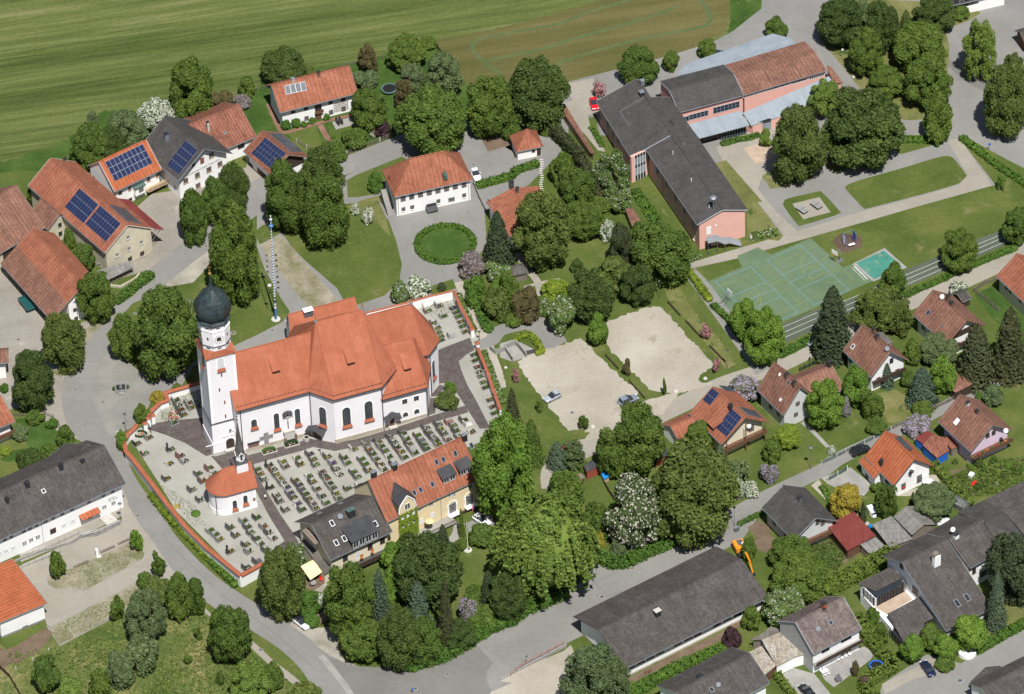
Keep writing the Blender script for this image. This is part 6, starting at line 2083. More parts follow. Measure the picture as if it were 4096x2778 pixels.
cpart(MB().prism([(-.1,-.1),(TW+.1,-.1),(TW+.1,6.9),(-.1,6.9)],8.0,8.25),'string_course','dark_stone')
cpart(MB().prism([(.12,.12),(TW-.12,.12),(TW-.12,6.68),(.12,6.68)],8.25,26.6),'tower_shaft','lilac_wall')
m=MB()
for x,y in((.35,.35),(TW-.35,.35),(TW-.35,6.45),(.35,6.45)):
 m.box((x,y,17.4),(.6,.6,18.3))
m.box((TW/2,.1,26.2),(TW-.1,.1,.7))
cpart(m,'corner_pilaster','white_trim')
tag(CR.children[-1],kind='stuff')
tc=(TW/2,3.4)
o8=lambda r:[(tc[0]+r*math.cos(math.pi/8+math.pi/4*i),tc[1]+r*math.sin(math.pi/8+math.pi/4*i))for i in range(8)]
sq=[(-.25,-.25),(TW+.25,-.25),(TW+.25,7.05),(-.25,7.05)]
O8=o8(3.45)
m=MB()
z0,z1=(26.6,28.0)
for i,(a,b)in enumerate(((5,6),(7,0),(1,2),(3,4))):
 s0,s1=(sq[i],sq[(i+1)%4])
 m.face([(*s0,z0),(*s1,z0),(*O8[b],z1),(*O8[a],z1)])
 m.face([(*s1,z0),(*O8[(b+1)%8],z1),(*O8[b],z1)])
m.face([(*p,z0)for p in sq[::-1]])
cpart(m,'skirt_roof','church_tiles')
cpart(MB().lathe([(3.3,27.3),(3.3,34.6)],tc,8,rot=math.pi/8),'belfry','lilac_wall')
cpart(MB().lathe([(3.42,28.9),(3.42,29.1)],tc,8,rot=math.pi/8),'string_course','dark_stone')
cpart(MB().lathe([(3.42,33.0),(3.42,33.2)],tc,8,rot=math.pi/8),'moulding','white_trim')
cpart(MB().lathe([(3.35,34.5),(3.7,34.7),(3.75,35.0)],tc,8,rot=math.pi/8),'cornice','dark_metal')
prof=[(3.75,35.0),(3.3,35.25),(3.15,35.5),(3.45,35.95),(3.8,36.6),(3.95,37.5),(3.9,38.5),(3.65,39.4),(3.15,40.3),(2.45,41.1),(1.6,41.9),(.85,42.6),(.42,43.3),(.26,44.3),(.18,45.6),(.1,46.4)]
cpart(MB().lathe(prof,tc,8,rot=math.pi/8),'onion_dome','onion_copper')
m=MB()
for i in range(8):
 a=math.pi/8+i*math.pi/4
 for(r0,za),(r1,zb)in zip(prof[3:13],prof[4:14]):
  m.tube((tc[0]+r0*math.cos(a),tc[1]+r0*math.sin(a),za),(tc[0]+r1*math.cos(a),tc[1]+r1*math.sin(a),zb),.06,seg=4)
cpart(m,'dome_seam','onion_copper')
tag(CR.children[-1],kind='stuff')
m=MB().ball((tc[0],tc[1],46.7),.38,10,6).tube((tc[0],tc[1],46.4),(tc[0],tc[1],49.0),.07).box((tc[0],tc[1],48.3),(1.0,.1,.12)).ball((tc[0],tc[1],47.5),.18,8,4)
cpart(m,'tower_cross','gold')
def oct_face(i):
 a=math.pi/4*(i+1)
 n=Vector((math.cos(a),math.sin(a),0))
 c=Vector((tc[0],tc[1],0))+n*(3.3*math.cos(math.pi/8))
 return(n,c)
for i,clock in((5,True),(3,True),(4,False),(6,False)):
 n,c=oct_face(i)
 M=Matrix.Translation(c+Vector((0,0,31.0)))@Matrix((Vector((-n.y,n.x,0)),Vector((0,0,1)),n)).transposed().to_4x4()
 if clock:
  def disc(r,d0,d1,name,mat,par):
   m=MB()
   k=20
   m.v=[tuple(M@Vector((r*math.cos(6.2832*j/k),r*math.sin(6.2832*j/k),d)))for d in(d0,d1)for j in range(k)]
   m.f=[tuple(range(k,2*k))]+[(j,(j+1)%k,k+(j+1)%k,k+j)for j in range(k)]
   m.m=[0]*len(m.f)
   return m.build(name,mat,par)
  o=disc(1.22,0,.06,'clock_face','white_trim',CR)
  disc(.55,.05,.09,'clock_centre','dark_metal',o)
  m=MB()
  for k in range(12):
   a=k*math.pi/6
   m.box((0,0,0),(.01,.01,.01))
   m.box((0,0,.08),(.12,.34,.04),M=M@Matrix.Rotation(a,4,'Z')@Matrix.Translation((0,.95,0)))
  m.v=m.v
  m.build('clock_numeral','dark_metal',o)
  tag(o.children[-1],kind='stuff')
  m=MB().box((0,.35,.12),(.09,.9,.03),M=M@Matrix.Rotation(-2.5,4,'Z')).box((0,.3,.12),(.12,.6,.03),M=M@Matrix.Rotation(2.6,4,'Z'))
  m.build('clock_hand','gold',o)
 else:
  MB().box((0,0,0),(.35,.7,.1),M=M).build('belfry_slot','dark_metal',CR)
 MB().box((0,2.9,0),(.8,.22,.08),M=M).build('belfry_slot','dark_metal',CR)
 MB().box((0,-2.5,.05),(.8,.2,.1),M=M).build('belfry_slot','dark_metal',CR)
 for x in(-1.15,1.15):
  MB().box((x,1.9,.02),(.1,3.2,.06),M=M).build('belfry_moulding','white_trim',CR)
arch_window(CR,CMI,CM,T('B0',1464,918),(3,.12,0),S_,1.35,2.9,glass='shutter_pale',lat=False)
cwin(T('B0',1350,900),(.12,3,0),(-1,0,0),1.35,2.9,lat=False)
for p in((1470,996),(1456,1095),(1491,1177),(1497,1270)):
 q=CMI@ray_plane(T('B0',*p),CM@Vector((3,.12,0)),CM.to_3x3()@Vector(S_))
 o=cpart(MB().box((q.x,.1,q.z),(.3,.1,.9)),'slit_window','red_plaster')
 cpart(MB().box((q.x,.06,q.z),(.12,.1,.7)),'slit','dark_metal',o)
cpart(MB().box((3.9,-.2,5.4),(.3,.2,.8)),'niche_figure','metal_grey')
m=MB()
for a,b in(((2.2,4.1),(3.4,5.2)),((3.4,5.2),(3.9,6.2)),((3.9,6.2),(4.4,5.2)),((4.4,5.2),(5.6,4.1)),((5.6,4.1),(2.2,4.1))):
 m.tube((a[0],-.18,a[1]),(b[0],-.18,b[1]),.09,seg=4)
cpart(m,'door_pediment','white_trim')
cpart(MB().box((.1,-.16,2.6),(3.6,.12,.12)).box((.3,0,2.6),(.1,.1,.1)),'foot_moulding','white_trim')
g0=G(T('M',1125,1262))
g1=G(T('M',700,1475))
ax=R_(19.5)
CH=thing('chapel','small white round-ended graveyard chapel with red roof and shingled spire','chapel',(g0.x,g0.y,0),ax)
ML=root_matrix(CH)
MLI=ML.inverted()
def hp(mb,name,mat,parent=None):
 return mb.build(name,mat,parent or CH)
Wc=6.6
r=Wc/2
Lc=6.0
def apse(grow,x1,k=14):
 return[(x1,-grow),(x1,Wc+grow)]+[(-Lc-(r+grow)*math.sin(math.pi*i/k),r+(r+grow)*math.cos(math.pi*i/k))for i in range(k+1)]
hp(MB().prism(apse(0,0),0,6.1),'wall','lilac_wall')
hp(MB().prism(apse(.1,.1),0,1.1),'foot','white_trim')
hp(MB().prism(apse(.12,.12),5.6,6.0),'cornice','white_trim')
A=apse(.55,.35,16)
ez=6.0
rz_=10.2
m=MB()
Rr_=(.35,r,rz_)
Rl=(-Lc,r,rz_)
arc=A[2:]
m.slab([(*A[0],ez),Rr_,Rl,(*arc[-1],ez)],.12)
m.slab([(*A[1],ez),(*arc[0],ez),Rl,Rr_],.12)
for a,b in zip(arc,arc[1:]):
 m.slab([(*a,ez),(*b,ez),Rl],.12)
hp(m,'roof','church_tiles')
m=MB()
m.face([(0,0,6),(0,Wc,6),(0,r,rz_-.2)])
hp(m,'gable','lilac_wall')
hp(MB().tube((.3,r,rz_),(-Lc,r,rz_),.12),'ridge_tiles','church_tiles')
tx,ty=(-1.9,r)
hp(MB().prism([(tx-1.25,ty-1.25),(tx+1.25,ty-1.25),(tx+1.25,ty+1.25),(tx-1.25,ty+1.25)],8.3,11.3),'turret_base','lilac_wall')
hp(MB().lathe([(2.0,11.25),(1.15,11.8)],(tx,ty),4,rot=math.pi/4),'turret_skirt','slate')
hp(MB().lathe([(1.05,11.6),(1.05,13.4)],(tx,ty),8,rot=math.pi/8),'lantern','white_trim')
for i in range(4):
 a=math.pi/2*i
 c=(tx+1.0*math.cos(a),ty+1.0*math.sin(a))
 o=hp(MB().box((c[0],c[1],12.6),(.12,.45,1.0),a),'lantern_opening','dark_metal')
 m=MB()
 u=Vector((-math.sin(a),math.cos(a),0))
 w_=Vector((math.cos(a),math.sin(a),0))
 cc=Vector((tx,ty,0))+w_*1.08
 m.tube(cc-u*.6+Vector((0,0,13.3)),cc+Vector((0,0,14.1)),.09,seg=4).tube(cc+u*.6+Vector((0,0,13.3)),cc+Vector((0,0,14.1)),.09,seg=4)
 hp(m,'lantern_gable','white_trim')
hp(MB().lathe([(1.25,13.3),(1.0,14.1),(.62,16.8),(.3,19.6),(.06,22.2)],(tx,ty),8,rot=math.pi/8),'spire','shingle')
hp(MB().tube((tx,ty,22),(tx,ty,24.0),.05).ball((tx,ty,22.6),.2,8,5).box((tx,ty,23.5),(.7,.06,.08)),'spire_cross','dark_metal')
for p in(T('M',818,1225),T('M',963,1155)):
 arch_window(CH,MLI,ML,p,(0,0,0),S_,.9,2.1,lat=True)
for x in(-.3,-3.0,-5.9):
 hp(MB().box((x,-.02,3.5),(.35,.12,4.6)),'pilaster','white_trim')
hp(MB().box((-.5,-.05,2.4),(.5,.08,.8)),'plaque','red_stone')
hp(MB().tube((-Lc-2.6,r-2.5,0),(-Lc-2.6,r-2.5,5.9),.07),'downpipe','dark_metal')
def cwall(label,px,hs,**k):
 return wall_line('churchyard_wall',label,'wall',px,hs,.42,'white_wall','church_tiles',.95,coph=.3,**k)
cwall('long curved churchyard wall with red coping along the street',pts('B0',905,1325,893,1346,850,1385,822,1430,835,1500)+pts('C0',880,10,1000,165,1110,310,1230,460,1370,600,1500,705,1598,785),[2.1,2.1,2.2,2.3,2.4,2.5,2.7,2.8,2.9,3.0,3.2,3.4])
cwall('short churchyard wall returning beside the olive-green tree',pts('C0',1598,785,1742,706)+pts('C1',90,706),[3.4,3.2,3.0])
cwall('churchyard wall with red coping west of the tower',pts('B0',1338,1042,1095,1112,1112,1160,1060,1180,972,1262),[2.0,2.0,2.0,2.0,2.2])
wall_line('churchyard_wall','white churchyard wall north of the choir','wall',pts('B1',772,582,1055,512,1200,470,1350,436),2.4,.4,'white_wall','church_tiles',.5,coph=.12)
wall_line('churchyard_wall','red-coped churchyard wall beside the path, north of the east gate','wall',pts('B1',1352,440,1400,545,1450,640,1478,690),2.2,.4,'white_wall','church_tiles',.7,coph=.2)
wall_line('churchyard_wall','red-coped churchyard wall beside the path, south of the east gate','wall',pts('B1',1512,818,1560,935,1600,1050,1662,1225),2.0,.4,'white_wall','church_tiles',.7,coph=.2)
for lb,k,x,y,z in(('northern pillar of the east churchyard gate','B1',1473,682,2.5),('southern pillar of the east churchyard gate','B1',1507,778,2.3),('larger pillar with tiled cap at the west churchyard gate','B0',1012,1258,2.6),('lower gate pillar with tiled cap at the street end of the west gate','B0',960,1310,2.5),('broad pillar with tiled cap ending the wall by the west gate','B0',982,1276,2.7)):
 p=G(T(k,x,y),z)
 o=thing('gate_pillar','white '+lb,'pillar',(p.x,p.y,0),R_(20),'pillars of the churchyard gates')
 MB().box((0,0,(z-.3)/2),(.75,.75,z-.3)).build('shaft','white_wall',o)
 MB().lathe([(.75,z-.3),(.05,z+.1)],(0,0),4,rot=math.pi/4).build('cap','church_tiles',o)
gt=thing('gate','black wrought-iron gate standing open at the west entrance','gate',tuple(G(T('B0',985,1350))),R_(-70))
m=MB()
for i in range(9):
 m.tube((i*.25,0,.1),(i*.25,0,1.7),.025,seg=4)
m.build('bars','dark_metal',gt)
tag(gt.children[-1],kind='stuff')
MB().tube((0,0,.3),(2,0,.3),.03).tube((0,0,1.5),(2,0,1.5),.03).build('rail','dark_metal',gt)
TO2.update({'G1':(980,1700,1/4.502),'G2':(1400,1640,1/4.502),'G3':(760,2000,1/4.502),'G4':(480,1720,1/4.502),'G5':(1600,1150,1/2.8644),'G6':(560,1520,1/6.567)})
SM={'d':('dark_stone','dark grey'),'b':('black_stone','black'),'g':('grey_stone','grey'),'w':('pale_stone','pale'),'r':('red_stone','reddish'),'n':('brown_stone','brown')}
FM={'y':('flower_yellow','yellow flowers'),'w':('flower_white','white flowers'),'r':('flower_red','red flowers'),'o':('flower_orange','orange flowers'),'v':('flower_violet','violet flowers'),'p':('flower_pink','pink flowers'),'g':('plant_green','green planting'),'n':(None,'bare planted soil'),'s':(None,'a flat stone slab')}
MC={}
def cached(key,fn,mat):
 if key not in MC:
  o=fn().build(key,mat,None)
  MC[key]=o.data
  bpy.data.objects.remove(o)
 return MC[key]
def stone_mesh(v):
 m=MB()
 if v==0:
  m.box((0,0,.66),(.22,1.12,1.32))
 elif v==1:
  P=[(-.5,0),(.5,0),(.5,.85)]+[(.5*math.cos(math.pi*i/6),.85+.35*math.sin(math.pi*i/6))for i in range(1,6)]+[(-.5,.85)]
  k=len(P)
  m.v=[(x,a,b)for x in(-.08,.08)for a,b in P]
  m.f=[tuple(reversed(range(k))),tuple(range(k,2*k))]+[(i,(i+1)%k,k+(i+1)%k,k+i)for i in range(k)]
  m.m=[0]*len(m.f)
 elif v==2:
  m.box((0,0,.55),(.16,.75,1.1)).box((0,.48,.42),(.14,.3,.8)).box((0,-.48,.42),(.14,.3,.8))
 elif v==3:
  m.box((0,0,.3),(.4,.6,.6)).box((0,0,1.0),(.2,.2,1.3)).box((0,0,1.25),(.16,.7,.2))
 elif v==4:
  m.box((0,0,.35),(.5,.5,.7)).box((0,0,1.15),(.32,.32,1.0))
 return m
def kerb_mesh(w):
 m=MB()
 L=1.75
 a=w/2
 return m.box((0,a-.06,.1),(L,.12,.22)).box((0,-a+.06,.1),(L,.12,.22)).box((L/2-.06,0,.1),(.12,w-.24,.22)).box((-L/2+.06,0,.1),(.12,w-.24,.22))
def plant_mesh(seed,n,r0,w):
 rnd=random.Random(seed)
 m=MB()
 for i in range(n):
  m.ball((rnd.uniform(-.65,.65),rnd.uniform(-w/2+.22,w/2-.22),.2+rnd.random()*.12),r0*rnd.uniform(.7,1.3),5,3)
 return m
gx_rot=R_(19.5)
ORD=['first','second','third','fourth','fifth','sixth','seventh','eighth','ninth','tenth','eleventh']
def grave(tile,x,y,st,fl,label,flip=False,w=1.35,v=None,tall=1.12):
 p=G(T0(tile,x,y),.15)
 sd=int(x*7+y*3)
 o=thing('grave',label,'grave',(p.x,p.y,0),R_({'G3':38,'G4':36,'G5':25}.get(tile,31))+(math.pi if flip else 0)+random.uniform(-.03,.03),'graves in the churchyard')
 if v is None:
  v=(0,1,0,2,0,1)[sd%6]
 h_=link('headstone',cached('stone%d%s'%(v,st),lambda:stone_mesh(v),SM[st][0]),o,(-.98,0,0))
 h_.scale=(1,w/1.15,tall*random.uniform(.9,1.15))
 link('base',cached('stonebase'+st,lambda:MB().box((0,0,.14),(.34,1.2,.28)),'grey_stone' if st in 'dbn' else SM[st][0]),o,(-.98,0,0)).scale=(1,w/1.15,1)
 link('kerb',cached('kerb%.1f%s'%(w,st),lambda:kerb_mesh(w),'grey_stone' if sd%3 else SM[st][0]),o)
 if fl=='s':
  link('slab',cached('slab%s%.1f'%(st,w),lambda:MB().box((0,0,.17),(1.7,w-.1,.1)),SM[st][0]),o)
  link('candle',cached('candle',lambda:MB().tube((.2,.1,.2),(.2,.1,.45),.08),'flower_white'),o)
  return o
 link('bed',cached('bed%.1f'%w,lambda:MB().box((0,0,.1),(1.6,w-.2,.16)),'soil'),o)
 link('planting',cached('plant%d%.1f'%(sd%4,w),lambda:plant_mesh(sd%4,12,.17,w),'plant_green' if sd%2 else 'plant_dark'),o)
 if fl=='g':
  b=link('shrub',cached('gshrub',lambda:plant_mesh(9,5,.26,1.0),'plant_green'),o)
  b.location=(-.2,0,.08)
 elif FM[fl][0]:
  link('flowers',cached('fl%s%d%.1f'%(fl,sd%3,w),lambda:plant_mesh(20+sd%3,6,.11,w),FM[fl][0]),o,(0,0,.07))
 link('candle',cached('candle',lambda:MB().tube((.2,.1,.2),(.2,.1,.45),.08),'flower_white'),o,(random.uniform(-.4,.3),random.uniform(-.3,.3),0))
 return o
ROWS=[('G1','the row beside the chapel, counted from the church path','235,800,dg 290,885,no 350,985,dw 470,1130,bn4 580,1280,nw1 640,1380,dw 745,1535,dw'),('G1','the second row from the chapel, counted from the church path','450,730,bn4 520,810,rw 575,900,dy 640,975,gy 690,1050,gw 760,1130,wv 820,1230,gv 880,1310,dy 960,1420,wv3 1040,1530,dg'),('G1','the pair below the path near the black statue pillar','690,665,gy 745,755,go'),('G1','the pair south of the double planter, below the path','945,600,wg1 1010,710,dy'),('G1','the short row opposite the brown church door','1180,530,dv 1240,625,do 1285,720,dw'),('G1','the row led by a reddish stone','920,1005,rr 985,1085,dv 1030,1165,dv 1100,1250,dg 1150,1340,dy 1230,1430,dp 1280,1510,gy'),('G1','the row ending at the grey house ridge','1160,930,wg1 1230,1030,dy 1310,1160,go 1400,1290,gn 1475,1410,gg'),('G1','the row led by a white angel figure','1400,850,wp3 1440,930,dg 1480,970,go 1530,1060,gn 1590,1140,gg 1655,1240,dy 1700,1330,gg'),('G1','the row just right of the lamp on the church path','1500,580,dy 1590,690,gv 1650,800,dw 1710,900,ww1'),('G1','the pair in the middle below the church path','1800,600,dg 1855,690,gg'),('G1','the pair left of the dark gable wall','1965,850,dg 2035,940,dw'),('G1','a single plot at the kerb of the church path','1970,440,wy'),('G1','a single plot beside the dark gable wall','1860,1150,ng1 2070,1100,wn1'),('G2','the row ending at the leftmost ridge chimney','219,890,dg 285,980,dg 345,1095,dy'),('G2','the path-side row above the leftmost ridge chimney','310,630,gw 360,720,no1 420,800,dg 480,890,gg1 560,990,ny 620,1080,wg'),('G2','the row with the white arched stone','520,580,dy 570,660,gg 645,740,dg 710,850,wg1 800,980,dg'),('G2','the row ending at the dark cypress','740,500,dw 800,590,dw 860,680,dn 930,760,ry 990,860,gg'),('G2','the row right of the cypress','960,430,dg 1030,530,gg 1070,620,dy 1120,700,gs 1180,780,gg'),('G2','the row above the middle ridge chimney','1225,460,ng 1285,550,ds 1340,630,dg 1385,705,dg'),('G2','the row below the side door of the church','1380,330,dw 1430,420,dg 1500,500,dw 1560,560,gg 1600,625,go'),('G2','the row below the corner of the sacristy','1600,270,dw 1640,355,dy 1705,435,dw 1770,540,gp1'),('G2','the row ending at the right-hand ridge chimney','1790,215,rs 1870,285,dy 1920,380,dg 1965,480,dw'),('G2','the last row before the cross path','2060,190,dg 2130,270,ws 2200,400,wo1'),('G3','the leftmost row below the round chapel wall','375,550,gg 470,625,gg 545,710,gy'),('G3','the pair below the round chapel wall','740,500,dg 840,640,dy'),('G3','a single plot near the middle of the long wall','740,930,by4'),('G3','the row starting under the chapel windows','980,380,gg 1050,490,dg 1105,590,dw1'),('G3','the row along the paved path below the chapel','1220,320,bg 1340,480,go 1430,590,dw 1510,700,wr'),('G3','the lower row near the olive-green tree','1210,700,dg 1280,800,wg1 1380,900,dg'),('G3','the pair near the bottom corner of the churchyard','1020,810,by 1070,930,gw'),('G3','the two plots in the bottom corner of the churchyard','1220,1110,ds 1030,1220,bw'),('G4','the group inside the bend of the street wall','530,140,go 320,250,bo 460,425,nw1'),('G4','a statue plot in the open gravel west of the tower','925,350,bn4'),('G4','the pair right of the open gravel','1100,470,rp 1170,560,gw2'),('G4','a lone plot in the open gravel','900,610,wy2'),('G4','the group at the apse side of the chapel roof','1420,790,dg2 1500,920,no 1620,690,rg 1700,790,wg3'),('G4','a lone plot beside the long street wall','850,880,dy'),('G4','the pair close to the round end of the chapel','1310,1080,dw 1460,1260,dw'),('G6','the row west of the tower nearest the gate','960,540,gg 1020,670,dw 1080,790,dr 1150,920,do'),('G6','the pair west of the tower','1300,610,gr 1370,730,gy'),('G6','a plot partly behind the tower','1620,650,dw'),('G6','a plot below the heap of wreaths','900,1130,gg'),('G5','the pair against the white north wall','300,205,ws 325,270,rw'),('G5','the middle of the north-east corner','455,215,gp 505,330,gg'),('G5','a lone slab plot by the east gate path','600,555,gs1'),('G5','the row along the choir','395,410,dw1 430,465,wy 445,520,go 465,565,gy 475,605,gg')]
for tl,where,s in ROWS:
 items=s.split()
 for i,it in enumerate(items):
  x,y,c=it.split(',')
  v=int(c[2])if len(c)>2 else None
  if tl=='G1' and where.startswith('the row')is False:
   pass
  k='%s grave of '%ORD[i]if len(items)>2 else('upper grave of ' if i==0 else 'lower grave of ')if len(items)==2 else 'grave at '
  lab='%s-stoned %s%s'%(SM[c[0]][1],k,where.replace(', counted',' counted'))
  grave(tl,float(x),float(y),c[0],c[1],lab,v=v,tall=1.35 if v==4 else 1.12)
for i,(x,y,c)in enumerate(((610,240,'bs'),(640,290,'gg'),(665,340,'wg'),(693,395,'gy'),(715,450,'dg'),(745,510,'go'))):
 grave('G5',x,y,c[0],c[1],'%s grave against the east wall north of the gate, %s stone'%(ORD[i],SM[c[0]][1]),flip=True)
for i,(x,y,c)in enumerate(((845,775,'bg'),(860,840,'bg'),(885,915,'nr'),(905,970,'bw'),(925,1020,'ww'),(955,1090,'wy'),(978,1150,'rg'),(1030,1292,'gy'),(1060,1372,'rr'),(1078,1445,'gg'))):
 grave('G5',x,y,c[0],c[1],'%s grave against the east wall south of the gate, %s stone'%(ORD[i],SM[c[0]][1]),flip=True)
p=G(T('G6',890,960))
o=thing('wreath_heap','heap of colourful wreaths on a fresh grave west of the tower','flowers',(p.x,p.y,0))
for k,(mt,sd)in enumerate((('plant_green',1),('flower_white',2),('flower_red',3),('flower_orange',4),('flower_pink',5))):
 rnd=random.Random(sd)
 m=MB()
 for i in range(16):
  m.ball((rnd.uniform(-1.2,1.3),rnd.uniform(-1.2,1.2),.15+rnd.random()*.3),rnd.uniform(.12,.24),5,3)
 tag(m.build('wreath',mt,o),kind='stuff')
for nm,lb,q in(('planter','small box-edged flower bed under the war memorial of the church',(430,470)),('planter','low box bed in front of the stone altar memorial',(830,345))):
 p=G(T('G1',*q))
 o=thing(nm,lb,'flower bed',(p.x,p.y,0),gx_rot)
 kerb=MB().box((0,-.95,.12),(3.2,.12,.24)).box((-1.6,0,.12),(.12,1.9,.24)).box((1.6,0,.12),(.12,1.9,.24))
 kerb.build('kerb','pale_stone',o)
 m=MB()
 rnd=random.Random(5)
 for i in range(26):
  a=i/26*math.pi
  m.ball((-1.3*math.cos(a),.8*math.sin(a)-.3+rnd.uniform(-.1,.1),.35),.32,5,4)
 m.build('box_edging','plant_dark' if q[0]>500 else 'plant_green',o)
 m=MB()
 for i in range(10):
  m.ball((rnd.uniform(-.8,.8),rnd.uniform(-.6,.3),.22),.12,5,3)
 m.build('flowers','flower_white',o)
 MB().box((0,0,.06),(2.9,1.6,.12)).build('bed','soil',o)
p=G(T('G1',1110,280))
o=thing('water_trough','round pale stone water trough beside the brown church door','trough',(p.x,p.y,0))
MB().lathe([(.62,0),(.68,.9)],(0,0),14).build('basin','pale_stone',o)
MB().lathe([(.5,.9),(.5,.92)],(0,0),14).build('water','dark_metal',o)
p=G(T('G4',1365,1520))
o=thing('round_grave_bed','round clipped box mound on a grave beside the chapel end','grave',(p.x,p.y,0))
MB().ball((0,0,.2),1.05,16,7,sz=.5).build('mound','hedge_green',o)
MB().box((-.7,.6,.7),(.2,.3,.9)).build('headstone','grey_stone',o)
p=G(T('G4',370,85))
o=thing('round_grave_bed','round green-edged flower bed inside the gate end of the street wall','flower bed',(p.x,p.y,0))
m=MB()
for i in range(18):
 a=i*.349
 m.ball((1.2*math.cos(a),.95*math.sin(a),.2),.3,5,4)
m.build('box_edging','plant_dark',o)
plant_mesh(3,8,.16,1.2).build('flowers','flower_orange',o)
p=G(T('G4',1030,1390))
o=thing('iron_cross_grave','grave with tall thin iron cross and flower pots by the street wall','grave',(p.x,p.y,0))
plant_mesh(5,10,.2,1.6).build('flowers','flower_yellow',o)
MB().tube((.6,-.4,0),(.6,-.4,2.2),.04).tube((.2,-.4,1.8),(1.0,-.4,1.8),.03).build('cross','metal_grey',o)
# ---- trees, shrubs, hedges
import numpy as np
def quads_mesh(name,P,N,S,rng,elong=1.0,down=None):
 n=len(P)
 r=rng.normal(size=(n,3))
 a=np.cross(N,r if down is None else down)
 a/=np.linalg.norm(a,axis=1)[:,None]+1e-09
 b=np.cross(N,a)
 S=S[:,None]
 k=rng.uniform(.7,1.15,(n,4,1))
 V=np.stack([P+(-a-b*elong)*S*k[:,0],P+(a-b*elong)*S*k[:,1],P+(a+b*elong)*S*k[:,2],P+(-a+b*elong)*S*k[:,3]],1)
 return V.reshape(-1,3)
def leaf_object_mesh(name,V,extra=None):
 me=bpy.data.meshes.new(name)
 n=len(V)//4
 ev,ef=extra if extra else(np.zeros((0,3)),[])
 A=np.concatenate([V,ev])if len(ev)else V
 li=np.concatenate([np.arange(n*4),np.array([i+n*4 for f in ef for i in f],dtype=int)])
 ln=np.concatenate([np.full(n,4),np.array([len(f)for f in ef],dtype=int)]).astype(np.int32)
 me.vertices.add(len(A))
 me.vertices.foreach_set('co',A.astype(np.float32).ravel())
 me.loops.add(len(li))
 me.loops.foreach_set('vertex_index',li.astype(np.int32))
 me.polygons.add(len(ln))
 me.polygons.foreach_set('loop_start',np.concatenate([[0],np.cumsum(ln)[:-1]]).astype(np.int32))
 me.polygons.foreach_set('loop_total',ln)
 me.update(calc_edges=True)
 me.validate()
 return me
def sphere_low(c,r,seg=8,rings=5):
 m=MB().ball((0,0,0),1,seg,rings)
 return([(c[0]+v[0]*r[0],c[1]+v[1]*r[1],c[2]+v[2]*r[2])for v in m.v],m.f)
def crown_mesh(name,seed,nlobes=26,leaves=5200,ls=.075,egg=.0,spread=.62,lobe=.36,rough=.55,core=.8):
 rng=np.random.default_rng(seed)
 C=[]
 Rl=[]
 for i in range(nlobes):
  v=rng.normal(size=3)
  v/=np.linalg.norm(v)
  rr=spread*rng.uniform(.7,1.03)if i>3 else rng.uniform(0,.3)
  z=v[2]*rr
  sh=1-egg*(z+.2)if egg else 1
  C.append((v[0]*rr*sh,v[1]*rr*sh,z*1.05))
  Rl.append(lobe*rng.uniform(.75,1.2)*(.85+.15*sh))
 C=np.array(C)
 Rl=np.array(Rl)
 idx=rng.choice(nlobes,leaves*2,p=Rl**2/(Rl**2).sum())
 d=rng.normal(size=(leaves*2,3))
 d/=np.linalg.norm(d,axis=1)[:,None]
 d[:,2]=np.where((d[:,2]<-.3)&(rng.random(len(d))<.6),-d[:,2],d[:,2])
 P=C[idx]+d*(Rl[idx]*rng.uniform(.86,1.12,leaves*2))[:,None]
 D=np.linalg.norm(P[:,None]-C[None],axis=2)/Rl[None]
 keep=(D<.8).sum(1)==0
 P=P[keep][:leaves]
 d=d[keep][:leaves]
 P+=rng.normal(size=P.shape)*.018
 N=d+rng.normal(size=P.shape)*rough*.75+np.array([0,0,.4])
 N/=np.linalg.norm(N,axis=1)[:,None]
 sx=np.percentile(np.linalg.norm(P[:,:2],axis=1),98)
 zl,zh=(np.percentile(P[:,2],1),np.percentile(P[:,2],99.3))
 sc=np.array([1/sx,1/sx,2/(zh-zl)])
 off=np.array([0,0,(zl+zh)/2])
 P=(P-off)*sc
 C=(C-off)*sc
 Rl=Rl/sx
 V=quads_mesh(name,P,N,ls*rng.uniform(.5,1.25,len(P)),rng)
 ev,ef=([],[])
 for c,r in zip(C,Rl):
  v,f=sphere_low(c,(r*core,)*3,7,4)
  o=len(ev)
  ev+=v
  ef+=[tuple((i+o for i in q))for q in f]
 return leaf_object_mesh(name,V,(np.array(ev),ef))
def conifer_mesh(name,seed,leaves=4200,ls=.06,tiers=15,fat=1.0,droop=.35):
 rng=np.random.default_rng(seed)
 P=[]
 N=[]
 Dn=[]
 for i in range(leaves):
  t=rng.random()**1.45
  k=math.floor(t*tiers)/tiers
  f=t*tiers%1
  R=(1-t)**.55*fat*1.2
  az=rng.uniform(0,6.283)
  lob=.82+.18*math.sin(az*(5+i%3)+k*19)
  rr=R*lob*(1-.38*f)*rng.uniform(.72,1.03)+.015
  z=-1+2*t-droop*rr*.45+rng.normal()*.012
  P.append((rr*math.cos(az),rr*math.sin(az),z))
  N.append((math.cos(az)*.5+rng.normal()*.35,math.sin(az)*.5+rng.normal()*.35,.85))
  Dn.append((math.cos(az),math.sin(az),-.3))
 P=np.array(P)
 N=np.array(N)
 N/=np.linalg.norm(N,axis=1)[:,None]
 Dn=np.array(Dn)
 V=quads_mesh(name,P,N,ls*rng.uniform(.6,1.15,len(P)),rng,1.7,np.cross(N,Dn))
 m=MB().lathe([(.6*fat,-.98),(.52*fat,-.35),(.32*fat,.35),(.02,.9)],(0,0),9)
 return leaf_object_mesh(name,V,(np.array(m.v),m.f))
